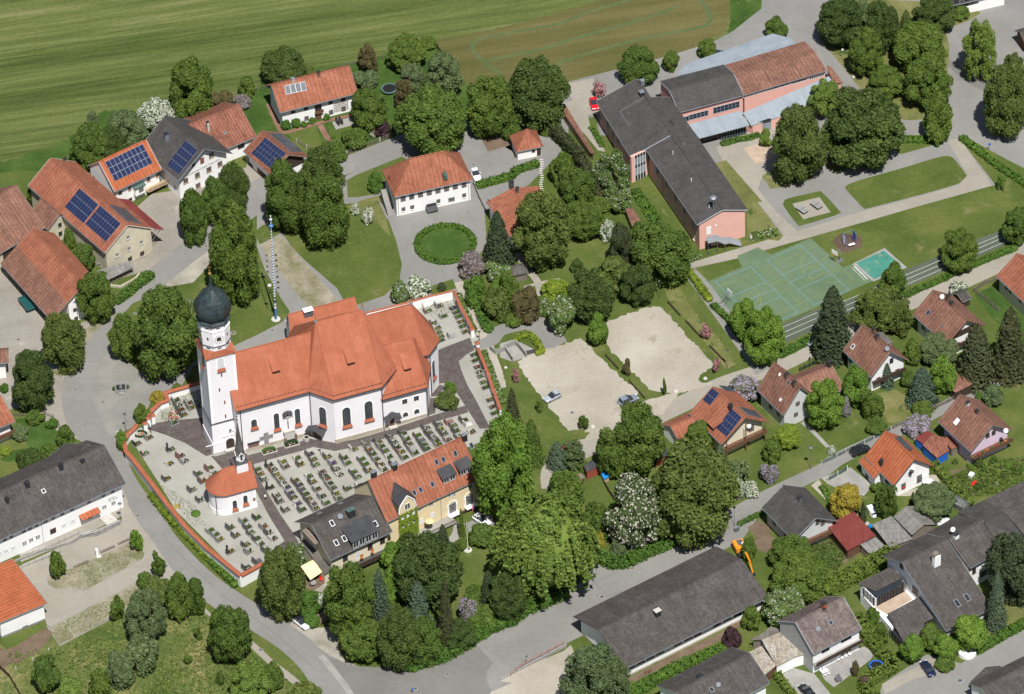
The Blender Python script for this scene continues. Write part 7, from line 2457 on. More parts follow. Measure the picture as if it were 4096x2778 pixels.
def weeping_mesh(name,seed,leaves=7000,ls=.05):
 rng=np.random.default_rng(seed)
 P=[]
 N=[]
 Dn=[]
 for s in range(300):
  v=rng.normal(size=3)
  v/=np.linalg.norm(v)
  v[2]=abs(v[2])*.9+.05 if rng.random()<.8 else v[2]
  st=v*rng.uniform(.72,.95)
  L=rng.uniform(.25,.7)
  for j in range(leaves//300):
   t=rng.random()
   q=st+np.array([v[0],v[1],0])*.14*t+np.array([0,0,-L*t])+rng.normal(size=3)*.018
   P.append(q)
   N.append(v*.8+rng.normal(size=3)*.5)
   Dn.append((v[0]*.2,v[1]*.2,-1))
 P=np.array(P)
 N=np.array(N)
 N/=np.linalg.norm(N,axis=1)[:,None]
 V=quads_mesh(name,P,N,ls*rng.uniform(.6,1.2,len(P)),rng,2.0,np.cross(N,np.array(Dn)))
 ev,ef=([],[])
 for c,r in(((0,0,.05),(.74,.74,.6)),((.2,.1,-.2),(.6,.6,.6))):
  v,f=sphere_low(c,r)
  o=len(ev)
  ev+=v
  ef+=[tuple((i+o for i in q))for q in f]
 return leaf_object_mesh(name,V,(np.array(ev),ef))
CROWNS={'round':[crown_mesh('crown',11+i,46,7000,.05,0,.68,.27,.6,.74)for i in range(3)],'egg':[crown_mesh('crown',31+i,46,7000,.05,.34,.7,.26,.6,.74)for i in range(3)],'open':[crown_mesh('crown',51+i,52,6500,.042,.1,.78,.2,.9,.45)for i in range(2)],'biground':[crown_mesh('crown',211+i,90,19000,.03,0,.74,.2,.65,.76)for i in range(4)],'bigegg':[crown_mesh('crown',231+i,90,19000,.03,.34,.74,.2,.65,.76)for i in range(3)],'bigopen':[crown_mesh('crown',251+i,100,15000,.027,.1,.82,.155,.9,.45)for i in range(2)],'small':[crown_mesh('crown',71+i,15,1300,.11,.15,.62,.34,.9,.6)for i in range(4)],'ball':[crown_mesh('crown',91+i,60,6000,.045,0,.7,.3,.45,.95)for i in range(2)],'sparse':[crown_mesh('crown',101+i,16,600,.1,.1,.66,.26,.9,.35)for i in range(3)],'bush':[crown_mesh('crown',111+i,26,3600,.07,0,.66,.33,.8,.72)for i in range(4)],'conifer':[conifer_mesh('crown',131+i,9000,.036,15,1.0)for i in range(3)],'column':[conifer_mesh('crown',141,2600,.06,10,.9,.1)],'larch':[conifer_mesh('crown',145+i,5000,.034,12,1.0,.6)for i in range(2)],'weeping':[weeping_mesh('crown',151,24000,.022)]}
def trunk_mesh(seed,limbs=7):
 rnd=random.Random(seed)
 m=MB()
 m.tube((0,0,-.02),(0,0,.35),.075,.055,7).tube((0,0,.35),(.02,.01,.8),.055,.02,6)
 for i in range(limbs):
  a=i*2.4+rnd.random()
  z=.3+.07*i
  r=.45*rnd.uniform(.8,1.2)
  m.tube((0,0,z),(r*math.cos(a),r*math.sin(a),z+.28),.035,.012,5)
 return m.build('trunk_tmp','bark',None)
_tr=[trunk_mesh(i)for i in range(3)]
TRUNKS=[o.data for o in _tr]
for o in _tr:
 bpy.data.objects.remove(o)
ONAME={'conifer':'conifer_tree','larch':'conifer_tree','column':'column_conifer','bush':'shrub','ball':'round_clipped_tree'}
SINT,COST=(math.sin(PITCH),math.cos(PITCH))
VEG_POS=[]
def tree(px,w,h,kind,leaf,label,name=None,cat=None,trunk=True,group=None,seed=None,lift=None,bark='bark'):
 a=w/2/PXM
 b=h/2/PXM
 rz=math.sqrt(max(b*b-(a*SINT)**2,(.55*a)**2))/COST
 if kind in('conifer','column','larch'):
  rz=max(b/COST-a*.35,a*1.1)
 isb=kind=='bush' or not trunk
 zc=rz*(.86 if isb else 1.08)+(0 if isb else .25+.08*rz)
 if kind in('conifer','larch','column'):
  zc=rz*1.02+.3
 if lift:
  zc+=lift
 g=G(px,zc)
 n=name or ONAME.get(kind,'tree')
 o=thing(n,label,cat or('shrub' if kind=='bush' else 'conifer' if kind in('conifer','larch','column')else 'tree'),(g.x,g.y,0),0,group)
 k=len(VEG_POS)if seed is None else seed
 VEG_POS.append(o)
 kk='big'+kind if kind in('round','egg','open')and a>3.3 else kind
 M=CROWNS[kk]
 c=link('crown',M[k%len(M)],o,(0,0,zc),k*2.399%6.283)
 c.scale=(a*1.06,a*1.06,rz*1.05)
 if not c.data.materials:
  c.data.materials.append(MATS['leaf_mid'])
 c.material_slots[0].link='OBJECT'
 c.material_slots[0].material=MATS[leaf]
 t=link('trunk',TRUNKS[k%3],o,(0,0,0),k*1.3)
 t.scale=(min(a,3.5)*.9,min(a,3.5)*.9,zc+rz*.3)
 if bark!='bark':
  t.material_slots[0].link='OBJECT'
  t.material_slots[0].material=MATS[bark]
 return o
KD=dict(r='round',e='egg',b='bush',o='open',s='small',p='sparse',c='conifer',l='larch',k='column',a='ball',w='weeping')
LD=dict(A='chestnut_bloom',B='hedge_green',C='hedge_lime',D='leaf_bright',E='leaf_bronze',F='leaf_dark',G='leaf_lime',H='leaf_mid',I='leaf_olive',J='leaf_purple',K='leaf_silver',L='leaf_yellow',M='lilac_bloom',N='needle',O='needle_blue',P='needle_brown',Q='pink_bloom',R='sparse_bloom',S='twigs',T='white_bloom')
V=[(430,200,102,137,'e','H','tall pointed broadleaf tree at the field edge behind the gabled farmhouse'),(355,262,84,62,'r','T','white-blossoming tree at the field edge behind the red and grey roofs'),(210,272,27,38,'b','K','small greyish bush sticking up above the dark trees at the field edge'),(203,332,90,94,'r','H','leftmost dark round tree behind the orange solar roof'),(287,298,98,88,'r','K','pale green round tree behind the orange solar roof'),(248,330,76,80,'r','F','darkest tree of the clump behind the orange solar roof'),(560,200,38,50,'b','H','single dark shrub on the lawn edge below the striped field'),(502,226,52,22,'b','E','low brown bush left of the single dark shrub'),(548,232,44,20,'b','S','low twiggy bush under the single dark shrub'),(437,486,62,118,'e','H','leftmost tree of the courtyard trio before the white gable'),(490,455,68,98,'e','H','middle tree of the courtyard trio before the white gable'),(528,428,72,100,'r','F','rightmost tree of the courtyard trio before the white gable'),(533,570,112,206,'e','H','very tall leafy tree right behind the onion dome'),(156,545,30,48,'b','H','upright bush in the gap between the two red barns'),(192,584,50,62,'r','H','round bushy tree against the side wall of the cream barn'),(75,446,24,48,'b','I','thin straggly bush growing between the two roofs at the left edge'),(216,672,82,104,'r','H','round tree at the white gable of the open barn'),(145,776,94,122,'r','I','olive-toned tree between the farmyard and the bend of the street'),(72,858,90,126,'e','F','dark tree at the left by the farmyard entrance'),(282,762,64,94,'e','H','smaller tree left of the huge one above the fountain'),(378,748,140,192,'e','H','huge broad tree above the cobbled fountain plaza'),(434,696,24,36,'b','R','small white-flecked bush just left of the onion dome'),(149,993,38,50,'b','H','dark bush at the corner of the garden lawn left of the street'),(118,962,28,20,'b','B','garden bush beside the low timber fence at the left'),(9,882,20,22,'b','B','ball-shaped bush at the left edge below the white house'),(72,1040,60,28,'b','F','dark spreading bush in the garden above the grey town hall roof'),(12,1024,24,20,'b','C','light green ball bush at the left edge in the garden'),(46,984,36,34,'b','K','grey-green bush on the rockery in the left garden'),(80,948,40,18,'b','H','low bush row behind the timber garden fence'),(110,1020,34,22,'b','H','low bush near the roof corner of the town hall'),(310,1226,26,46,'s','D','staked young tree at the street end of the gravel island'),(129,1281,36,54,'s','H','staked young tree at the west end of the gravel island'),(360,1279,29,48,'s','H','young tree by the manhole at the meadow corner'),(264,1379,36,50,'s','H','staked young tree on the lower gravel strip'),(329,1318,36,36,'b','H','upper bush at the north end of the meadow thicket'),(358,1344,64,56,'b','I','brownish twiggy bush at the top of the meadow thicket'),(331,1398,84,104,'r','K','grey-green willow thicket in the meadow'),(405,1350,56,90,'e','H','left tree of the pair at the street edge of the meadow'),(443,1352,40,76,'e','H','right tree of the pair at the street edge of the meadow'),(521,1438,86,116,'r','H','large round tree by the street with a lamp behind it'),(103,1527,60,76,'r','H','round tree near the lower left corner of the meadow'),(157,1572,52,62,'r','G','yellow-green tree cut by the lower edge at the left'),(226,1552,46,60,'b','H','lowest bush of the diagonal row in the meadow'),(274,1524,58,76,'b','K','middle bush of the diagonal row in the meadow'),(325,1486,68,84,'b','K','upper bush of the diagonal row in the meadow'),(452,1437,18,26,'s','H','small staked sapling near the street in the meadow'),(428,1496,18,20,'s','H','smallest sapling in the middle of the meadow'),(500,1538,20,26,'s','H','lower sapling in the meadow near the bottom edge'),(566,1556,84,92,'r','G','bright yellow-green tree at the bottom edge beside the street'),(617,1536,48,62,'b','H','green bush between the yellow-green tree and the street'),(690,1592,90,46,'b','I','grassy bush at the bottom edge by the road fork'),(640,1322,94,138,'r','I','olive-green tree at the corner of the churchyard wall'),(671,1264,48,62,'b','R','dark bush with white flowers beside the awning'),(729,1369,30,44,'b','T','pure white flowering bush left of the dense garden trees'),(702,1374,50,60,'b','B','bright hedge bush behind the parked black and white car'),(708,1410,34,30,'b','B','low hedge bush next to the blue bins'),(792,1366,106,150,'r','H','leftmost large tree of the parsonage garden'),(826,1452,96,84,'r','H','tree overhanging the pavement at the road fork'),(826,1440,44,34,'b','M','pinkish lilac bush in the thicket above the direction sign'),(862,1360,58,140,'l','O','thin grey-green conifer in the left part of the parsonage garden'),(903,1264,66,74,'b','D','bright green bush below the ivy-clad gable'),(890,1330,50,80,'b','D','fresh green bush beside the balcony terrace'),(967,1288,144,150,'r','F','large dark round tree in the middle of the parsonage garden'),(905,1450,92,118,'r','F','dark tree above the hedge at the street bend'),(962,1455,80,90,'r','H','green tree above the hedge with a slanting trunk'),(950,1392,78,156,'l','O','grey larch with drooping boughs in front of the dark tree'),(1012,1392,46,156,'l','P','narrow brown-green spruce right of the grey larch'),(1062,1388,40,60,'b','M','pale lilac bush by the lawn in the parsonage garden'),(1078,1352,48,52,'b','H','round green bush above the pale lilac'),(1109,1338,46,92,'c','N','small dark spruce at the lower lawn edge'),(1150,1352,80,96,'r','F','shaded tree under the big yellow-green one'),(1090,1400,60,50,'b','H','bush between the lilac and the street hedge'),(1148,1058,134,215,'e','D','very tall light green tree covering the end of the red roof'),(1163,935,46,112,'l','P','brown-green conifer tip above the tall light green tree'),(1206,1000,56,104,'c','H','green conical tree beside the gravel car park'),(1237,1228,214,222,'w','G','enormous yellow-green weeping tree above the street'),(1282,1112,82,86,'b','H','dense green bush beside the small lawn with the blue cover'),(1357,1182,64,84,'b','H','bush between the weeping tree and the flowering chestnut'),(1440,1152,118,150,'e','A','horse chestnut covered with white candles'),(1572,1118,178,200,'r','I','vast dark olive round tree above the street corner'),(1360,1231,28,38,'b','L','yellow bush at the hedge corner'),(1401,1244,38,44,'b','K','grey-green bush right of the yellow bush'),(1430,1230,32,32,'b','D','small bright bush under the chestnut'),(1455,1232,26,34,'b','M','small mauve bush under the chestnut'),(1674,1112,28,48,'b','T','left white flowering bush beside the lane'),(1706,1110,36,38,'b','T','right white flowering bush beside the lane'),(1675,1066,50,50,'p','K','small thin fruit tree on the lawn below the timber balcony'),(1345,1528,130,130,'o','K','birch with white stem in front of the long hall'),(1392,1545,70,100,'o','K','second birch crown touching the white hall wall'),(1660,1449,40,48,'b','J','dark purple bush at the end of the long hall'),(1706,1406,38,52,'b','H','green tree at the corner of the long hall'),(1341,670,100,108,'r','F','blue-green round tree between the garden and the gravel car parks'),(1445,645,76,84,'r','F','blue-green round tree near the lamp above the right car park'),(1502,575,130,132,'r','H','large bright tree at the path junction above the right car park'),(1450,545,60,72,'r','H','smaller bright tree beside the large one at the path junction'),(1408,560,52,100,'e','P','dark yew-like conifer behind the white-blossoming shrub'),(1232,522,126,156,'r','I','large olive walnut tree right of the tall spruce'),(1130,545,74,140,'c','N','tall dark spruce beside the hedge circle'),(1310,605,30,32,'b','F','lone dark bush in the garden lawn'),(1322,498,84,84,'r','H','grey-green garden tree right of the walnut'),(1378,527,34,50,'b','T','white-blossoming shrub in the garden beside the dark yew'),(1272,712,62,76,'r','R','young flowering chestnut above the left car park'),(1358,748,44,66,'e','D','bright young tree on the grass strip between the car parks'),(1422,832,20,32,'s','E','reddish young tree in the middle of the grass strip'),(1172,852,16,28,'p','Q','faint pink sapling left of the left car park'),(1225,922,17,24,'s','H','tiny tree beside the silver hatchback'),(1325,958,21,30,'s','H','tiny tree at the lower end of the left car park'),(1508,878,9,34,'s','H','thin upright sapling near the car park exit'),(1603,750,22,32,'s','Q','bright pink young tree beside the path'),(1625,828,18,30,'s','Q','pink young tree near the right-hand lamp'),(1446,992,112,142,'r','H','large dark green tree between the car park and the red boarded hut'),(1388,1024,68,100,'r','H','lower tree leaning against the large dark green one'),(1583,990,62,64,'r','H','small tree in front of the house with four solar arrays'),(1634,1028,30,42,'c','O','small blue-green conifer under the timber balcony'),(1690,884,72,50,'b','M','lilac bush behind the house with four solar arrays'),(1265,1030,50,62,'c','O','bluish conifer hiding the red car'),(1300,1030,50,58,'o','K','light willow-like tree at the gravel yard entrance'),(1686,724,60,86,'e','D','left tree of the bright pair beside the sports court'),(1735,762,84,116,'r','D','right tree of the bright pair beside the sports court'),(1157,660,46,76,'b','H','leafy bush in the garden behind the pavilion'),(1195,690,60,74,'r','E','brownish round tree in the garden corner'),(1234,696,32,42,'b','R','white-flecked bush beside the brownish tree'),(1262,662,66,32,'b','C','low spreading yellow-green bush in the garden'),(1167,727,40,34,'b','H','bush at the wooden garden steps'),(1395,628,96,52,'b','I','wide olive hedge bush between the two blue-green trees'),(1435,605,60,50,'b','H','hedge bush behind the right blue-green tree'),(1070,602,62,60,'b','S','bare twiggy grey bush left of the spruce'),(1132,617,60,48,'b','R','white-topped bush below the spruce'),(1130,690,62,78,'b','I','dark green bush mass left of the brownish tree'),(1082,662,52,72,'b','B','broad hedge bush along the churchyard path'),(1110,745,22,20,'b','B','small ball bush at the path junction'),(1140,655,50,50,'b','D','bright bush behind the pavilion corner'),(947,655,58,52,'b','T','large white-blossoming bush by the churchyard wall'),(905,664,44,52,'b','R','yellow-green bush with white flowers left of the blossoming one'),(1002,652,20,20,'b','N','low dark conifer on the small corner lawn'),(1022,882,25,32,'b','D','upper rose bush in the corner between choir and path'),(1015,908,52,36,'b','I','lower wide bush in the corner between choir and path'),(853,414,38,48,'b','B','dense round bush at the stair side of the villa'),(807,476,22,26,'b','T','upper white-flowered round bush on the lawn'),(836,492,27,38,'b','T','lower white-flowered round bush on the lawn'),(648,443,92,148,'e','H','left tree of the three beside the solar barn'),(730,398,96,120,'r','F','upper tree of the three beside the solar barn'),(737,476,102,152,'e','H','lower tree of the three, reaching the villa lawn'),(643,152,100,82,'r','F','dark tree behind the left end of the long farmhouse'),(836,248,84,92,'r','H','round tree at the right end of the long farmhouse'),(980,276,158,146,'r','H','massive round tree overhanging the road by the villa'),(835,132,46,56,'o','E','thin brownish fruit tree at the field fence'),(922,120,92,72,'r','H','spreading green tree near the top garden corner'),(1008,172,84,98,'r','K','pale silvery tree in the upper garden'),(933,176,58,62,'r','K','small silvery fruit tree above the trampoline'),(915,214,42,62,'o','E','bronze-leaved small tree right of the trampoline'),(830,182,58,50,'b','K','greyish bush above the round tree at the farmhouse'),(972,97,42,22,'b','H','bush in the topmost garden corner'),(700,162,40,16,'b','I','low bush behind the farmhouse ridge'),(1108,238,108,130,'r','H','left tree of the large pair above the pyramid-roofed garage'),(1217,214,140,146,'r','F','right tree of the large pair above the pyramid-roofed garage'),(1160,292,48,60,'b','H','tall bush left of the pyramid-roofed garage'),(1246,285,54,50,'b','H','bush at the start of the tall conifer hedge'),(863,292,46,26,'b','J','dark purple bush at the farmhouse fence'),(845,303,24,20,'b','T','small white bush at the farmhouse fence'),(805,315,60,30,'b','H','green bush row at the farmhouse fence'),(760,342,60,24,'b','H','low bushes at the left end of the farmhouse fence'),(892,285,30,24,'b','H','green bush between the purple one and the massive tree'),(1450,147,88,86,'e','H','bright tree at the dark north end of the school'),(1522,138,38,42,'r','H','left small street tree north of the school'),(1606,111,43,44,'r','H','middle small street tree north of the school beside a parked car'),(1761,64,54,52,'r','H','right round street tree north of the red hall roof'),(1361,201,30,34,'p','Q','pink-leaved small tree by the red car at the school'),(1275,388,52,78,'b','H','fruit tree with white blossom beside the conifer hedge'),(1312,425,78,84,'r','H','garden tree below the conifer hedge'),(1388,400,84,108,'o','R','pale flowering tree in front of the blue stair panels'),(1357,432,38,74,'k','P','dark column conifer beside the pale flowering tree'),(1405,450,60,60,'o','R','lower pale flowering tree beside the school wall'),(1360,480,60,60,'r','H','dark garden tree above the short carport roof'),(1910,48,108,108,'r','F','leftmost dark tree of the park group at the top'),(2000,60,78,108,'r','F','tree behind the bright one in the park'),(2120,32,96,86,'r','F','dark tree near the glazed hall in the park'),(1967,115,80,102,'e','H','bright tree at the path side of the park'),(2010,186,80,74,'r','H','low round tree at the park path'),(2088,108,120,110,'r','H','big tree in the heart of the park'),(2106,186,106,110,'r','H','fresh green tree at the road side of the park'),(2130,266,66,98,'e','H','last tree of the park beside the road junction'),(2056,60,48,80,'c','I','yellowish conifer between the park trees'),(1945,20,60,60,'r','K','pale tree at the top of the park'),(1872,224,74,80,'r','G','lime-green tree at the corner of the blue roof'),(1812,321,118,164,'e','I','olive tree on the small lawn before the school yard'),(1957,288,176,170,'r','F','huge dark copper-green tree in the school yard'),(1737,312,28,36,'s','G','small yellow-green tree in the school yard'),(2222,112,78,126,'o','G','yellowish tree beside the road at the upper right'),(2286,228,106,152,'r','I','large tree at the right edge above the road'),(2182,30,40,36,'b','H','round bush at the glazed hall'),(2300,150,50,60,'o','I','thin tree at the right edge beyond the road'),(2272,413,17,34,'p','D','thin sapling on the lawn near the right edge'),(2306,512,60,78,'r','H','round tree at the right edge by the running track'),(2178,567,78,90,'r','H','round tree standing on the running track edge'),(1890,728,100,168,'c','N','tall broad spruce below the sports court'),(2028,640,60,78,'r','H','green tree below the teal landing pit'),(1995,700,120,104,'o','I','spreading olive tree right of the tall spruce'),(2040,720,60,70,'o','I','drooping olive tree by the lane'),(1944,875,58,82,'r','D','bright green tree left of the balcony house'),(1872,918,84,98,'r','D','bright tree in front of the pale gable'),(1918,925,26,44,'b','M','lilac bush beside the bright tree'),(1788,990,56,50,'a','C','perfectly round clipped tree on the lawn'),(1978,920,50,64,'b','H','loose green bush in the sunny garden'),(2013,850,34,54,'k','O','dark cypress in front of the dark balcony'),(2159,758,14,50,'k','N','slim black cypress column'),(2130,790,82,68,'r','K','silvery round willow between the houses'),(2093,875,72,94,'c','O','blue-grey spruce in the dense garden'),(2140,850,58,78,'r','D','lime tree right of the blue-grey spruce'),(2070,800,44,58,'b','H','bush left of the silvery willow'),(2216,800,94,144,'c','P','left of the two huge dark conifers'),(2292,775,88,164,'c','P','right of the two huge dark conifers'),(1990,967,46,34,'b','H','bush at the garden fence beside the lane'),(2223,898,19,17,'b','B','small ball bush at the hedge beside the lane'),(2255,898,44,46,'b','K','grey-green bush at the cluttered garden'),(2083,968,58,38,'b','M','purple lilac bush beside the lane'),(2176,657,42,28,'b','T','white-blossoming bush beside the garden hut'),(1887,1022,20,22,'b','T','small white rose bush at the garden gate'),(1752,1025,42,52,'b','H','green tree left of the lane gardens'),(1745,1075,40,44,'b','M','pale mauve lilac above the lane corner'),(2060,860,34,40,'b','H','green bush left of the blue-grey spruce'),(2095,925,50,30,'b','H','bush at the lane below the blue-grey spruce'),(1920,1134,64,74,'a','L','golden yellow maple in the driveway garden'),(1959,1160,16,44,'k','N','narrow conifer beside the white three-wheeler'),(2012,1138,48,66,'o','H','open green fruit tree below the orange house'),(2118,1138,86,76,'r','K','grey-green apple tree right of the orange house'),(2072,1132,17,32,'k','N','tiny dark cypress at the terrace lawn'),(1991,1108,30,20,'b','H','low bush at the house corner by the drive'),(1796,1256,92,72,'r','H','garden tree below the slate-grey house'),(1815,1310,114,80,'r','H','broad garden tree beside the long hall'),(1778,1376,88,80,'r','R','flowering elder behind the mottled-roof house'),(1700,1250,30,50,'b','H','bush at the street corner above the long hall'),(2201,1434,72,78,'a','D','largest clipped globe tree at the white planter'),(2070,1471,50,60,'a','D','leftmost clipped globe tree by the driveway'),(2115,1446,46,52,'a','H','rear clipped globe tree of the four'),(2148,1470,50,56,'a','D','clipped globe tree behind the navy car'),(2263,1362,48,128,'c','O','blue-grey spruce in front of the sprawling house'),(2302,1288,112,138,'r','N','very dark broad tree at the right edge behind the blue-grey spruce'),(2143,1506,40,30,'b','H','dark bush at the white gate post'),(1941,1520,15,32,'b','E','small bronze shrub on the terrace'),(1903,1540,14,16,'b','M','mauve shrub on the terrace'),(1980,1400,30,40,'b','H','upper shrub against the white garden wall'),(2000,1440,30,46,'b','H','lower shrub against the white garden wall'),(1005,1215,30,54,'c','N','dark cone bush below the parsonage terrace'),(1046,1236,26,28,'b','H','bush at the flagpole lawn'),(1047,1186,16,60,'k','H','leafy climbing pillar beside the parsonage drive'),(1095,1215,60,26,'b','H','low hedge bush by the white parked car'),(276,1003,22,44,'b','D','bush outside the street wall at the signpost'),(322,940,36,40,'b','H','bush outside the wall at the west gate'),(358,901,34,30,'b','L','golden bush outside the wall west of the tower'),(402,880,22,14,'b','H','small bush outside the wall near the tower'),(885,1400,60,60,'b','F','dark undergrowth bush in the parsonage garden'),(1040,1440,70,60,'r','F','dark bushy tree behind the street hedge'),(1330,1060,30,24,'b','H','low bush beside the red garden shed')]
for i,r in enumerate(V):
 x,y,w,h,k,lf,lb=r
 k=KD[k]
 lf=LD[lf]
 tree(T('O',x,y),w*1.7625,h*1.7625,k,lf,lb,seed=i,bark='birch_bark' if 'birch' in lb else 'bark',trunk=k!='bush')
for k,q in(('A1',((237,830,65,70),(307,818,65,65),(360,826,50,35),(412,803,46,50),(509,779,48,48))),):
 for i,(x,y,w,h)in enumerate(q):
  tree(T(k,x,y),w*TS,h*TS,'bush','hedge_green',ORD[i].capitalize()+' clipped box ball from the left before the farmhouse wall',group='box balls before the farmhouse')
tree(T('A1',549,912),20,20,'bush','hedge_green','tiny clipped ball beside the red garden path')
for i,(x,y,w,lf)in enumerate(((1285,30,40,'leaf_mid'),(1330,120,50,'leaf_mid'),(1440,40,60,'leaf_dark'),(1480,80,44,'leaf_mid'),(1440,200,50,'leaf_dark'),(1600,130,40,'leaf_dark'),(1700,90,60,'leaf_mid'),(1640,60,44,'leaf_bright'),(1540,20,50,'leaf_mid'),(1200,210,60,'leaf_mid'),(1560,180,36,'sparse_bloom'),(1380,60,36,'leaf_bright'))):
 tree(T('C3',x,y),w*TS,w*TS,'bush',lf,'%s shrub of the cluttered garden below the violet house, counted from the hedge'%ORD[i%11]if i<11 else 'last shrub of the cluttered garden, nearest the greenhouse',group='shrubs in the cluttered garden')
def hedge(label,px,w,h,leaf='hedge_green',dens=26,ls=.16,name='hedge',cat='hedge',ragged=.12,n=3):
 g=[tuple(G(p,h)[:2])for p in px]
 ln=smooth_line(g,n)if n>1 and len(g)>2 else g
 rng=np.random.default_rng(len(VEG_POS)+int(px[0][0]))
 P=[]
 N=[]
 m=MB()
 o0=Vector((ln[0][0],ln[0][1],0))
 for a,b in zip(ln,ln[1:]):
  a=np.array(a)-np.array(o0[:2])
  b=np.array(b)-np.array(o0[:2])
  d=b-a
  L=np.linalg.norm(d)
  if L<.05:
   continue
  d/=L
  nn=np.array([-d[1],d[0]])
  k=int(dens*L*(w+2*h)*.8)
  for _ in range(k):
   t=rng.random()*L
   u=rng.random()*(w+2*h)-h
   wob=1+.12*math.sin((a[0]+d[0]*t)*1.7)*math.cos((a[1]+d[1]*t)*1.3)
   if 0<=u<=w:
    off=u-w/2
    z=h*wob
    nv=(0,0,1)
   elif u<0:
    off=-w/2*wob
    z=-u*1.0
    nv=(-nn[0],-nn[1],.3)
   else:
    off=w/2*wob
    z=u-w
    nv=(nn[0],nn[1],.3)
   q=a+d*t+nn*off
   P.append((q[0]+rng.normal()*ragged,q[1]+rng.normal()*ragged,max(.05,z+rng.normal()*ragged)))
   N.append(np.array(nv)+rng.normal(size=3)*.5)
  c=(a+b)/2
  m.box((c[0],c[1],h*.45),(L+w*.3,w*.86,h*.9),math.atan2(d[1],d[0]))
 P=np.array(P)
 N=np.array(N)
 N/=np.linalg.norm(N,axis=1)[:,None]
 V_=quads_mesh(name,P,N,ls*rng.uniform(.6,1.2,len(P)),rng)
 me=leaf_object_mesh(name,V_,(np.array(m.v),m.f))
 me.materials.append(MATS[leaf])
 VEG_POS.append(None)
 return tag(link(name,me,None,tuple(o0)),label,cat)
g=G(T('B1',1297,133))
ring_pts=[]
for i in range(25):
 a=i/24*2*math.pi
 q=Vector((g.x+6.3*math.cos(a),g.y+6.3*math.sin(a),.7))
 w_=q-CAMP
 dd=w_.dot(DIRV)
 ring_pts.append((2048+F_PX*w_.dot(XC)/dd,1389-F_PX*w_.dot(YC)/dd))
hedge('low circular hedge ringing the round lawn before the villa',ring_pts,1.1,.7,'hedge_green',n=2)
hedge('tall dark conifer hedge beside the long carport roof',T('A2',330,800,420,890,500,980,570,1080,610,1180,660,1300),1.8,3.6,'needle_brown',22,.2)
hedge('green hedge between the villa drive and the red hipped house',pts('A1',1510,1215,1640,1180,1742,1150)+pts('A2',100,1120,250,1070),1.6,1.3)
hedge('clipped hedge right of the path beside the sports court',T('B2',1250,290,1330,400,1390,480),1.4,1.3,'hedge_lime')
hedge('loose hedge between the path and the sports court corner',T('B2',1410,520,1500,600,1560,680,1620,760),1.2,1.0)
hedge('wide leafy hedge along the street bend below the parsonage garden',pts('C1',1040,1360,1180,1325,1320,1270,1440,1200,1560,1120,1742,1045)+pts('C2',60,1045,200,965,330,915,430,870),2.8,1.9,'hedge_green',20,.2,ragged=.2)
hedge('hedge on the street corner under the flowering chestnut',T('C2',640,625,700,665,780,685,880,655,980,605,1080,565,1160,530),2.4,1.7,'hedge_green',22,.2,ragged=.2)
hedge('long bright hedge between the long hall and the lower dark house',T('C2',860,1560,960,1500,1100,1420,1260,1345,1400,1290,1480,1250),2.4,1.6,'hedge_green',22,.18)
hedge('massive clipped hedge behind the sprawling dark house',T('C3',430,840,560,780,700,700,820,640,900,590),3.6,2.4,'hedge_olive',22,.16)
hedge('clipped hedge curving between the mottled-roof house and the globe trees',T('C3',630,1040,690,1130,760,1230,840,1320,870,1370,800,1410,720,1450,690,1500,760,1590,820,1660),2.6,1.8,'hedge_olive',22,.16)
hedge('olive hedge on the right of the cluttered garden',T('C3',1140,30,1220,110,1290,200,1380,290),1.8,1.6,'hedge_olive')
hedge('low street hedge right of the largest globe tree',T('C3',1420,1270,1540,1205,1650,1140,1800,1060),1.8,1.3,'hedge_green')
hedge('hedge at the left of the drive at the lower edge',T('C3',95,1420,140,1480,200,1560,240,1640),1.5,1.3,'hedge_olive')
hedge('roadside hedge by the park junction at the right',T('A3',1405,900,1480,960,1560,1020,1640,1085,1740,1150,1830,1210,1900,1260),1.5,1.0,'hedge_green')
hedge('short hedge on the lawn tip below the park',T('A3',985,915,1080,915,1185,920),1.6,1.0,'hedge_green')
hedge('flowering white hedge at the school end wall',pts('A3',5,1560,70,1550,180,1530),1.8,1.0,'sparse_bloom')
hedge('shrub hedge with white flowers at the pink corner',T('B2',1225,235,1290,205,1335,195),1.6,.8,'sparse_bloom')
hedge('hedge row between the running track and the lane, left part',T('B3',120,850,220,800,340,735),1.6,1.2)
hedge('hedge row between the running track and the lane, right part',T('B3',950,460,1080,400,1200,350,1290,300,1420,250,1560,190,1690,140),1.3,.9)
hedge('hedge between the street and the lean-to shed',T('B0',770,490,850,430,930,365,1005,310),1.8,1.4)
hedge('yellow-green creeper bank outside the long churchyard wall',T('C0',1000,240,1080,340,1180,450,1290,560,1390,665),1.3,1.1,'hedge_lime',ragged=.16)
hedge('dark green creeper bank at the lower end of the churchyard wall',T('C0',1395,670,1480,755,1560,835),1.3,1.3,'hedge_green',ragged=.16)
hedge('flower strip outside the east wall, north of the gate',T('B1',1385,450,1420,540,1465,640,1490,700),1.0,.6,'sparse_bloom')
hedge('flower strip outside the east wall, south of the gate',T('B1',1548,830,1590,940,1630,1050,1680,1170),1.3,.7,'sparse_bloom')
hedge('square box hedge round the fenced rubble plot at the car park',T('B2',105,770,110,740,200,710,245,770,285,825,240,840),.9,1.1,'hedge_lime',n=1)
hedge('hedge behind the concrete wall on the garden side of the path',T('B1',1440,380,1490,480,1540,600,1570,680),1.6,1.2,'hedge_green',ragged=.2)
hedge('tall hedge at the lower side of the garden path',T('B2',20,590,120,570,250,560,320,570),1.6,1.4,'leaf_mid',ragged=.25)
hedge('low plants along the school entrance glazing',pts('A2',1470,950,1560,925,1660,905)+pts('A3',60,885),1.3,.7,'hedge_green')
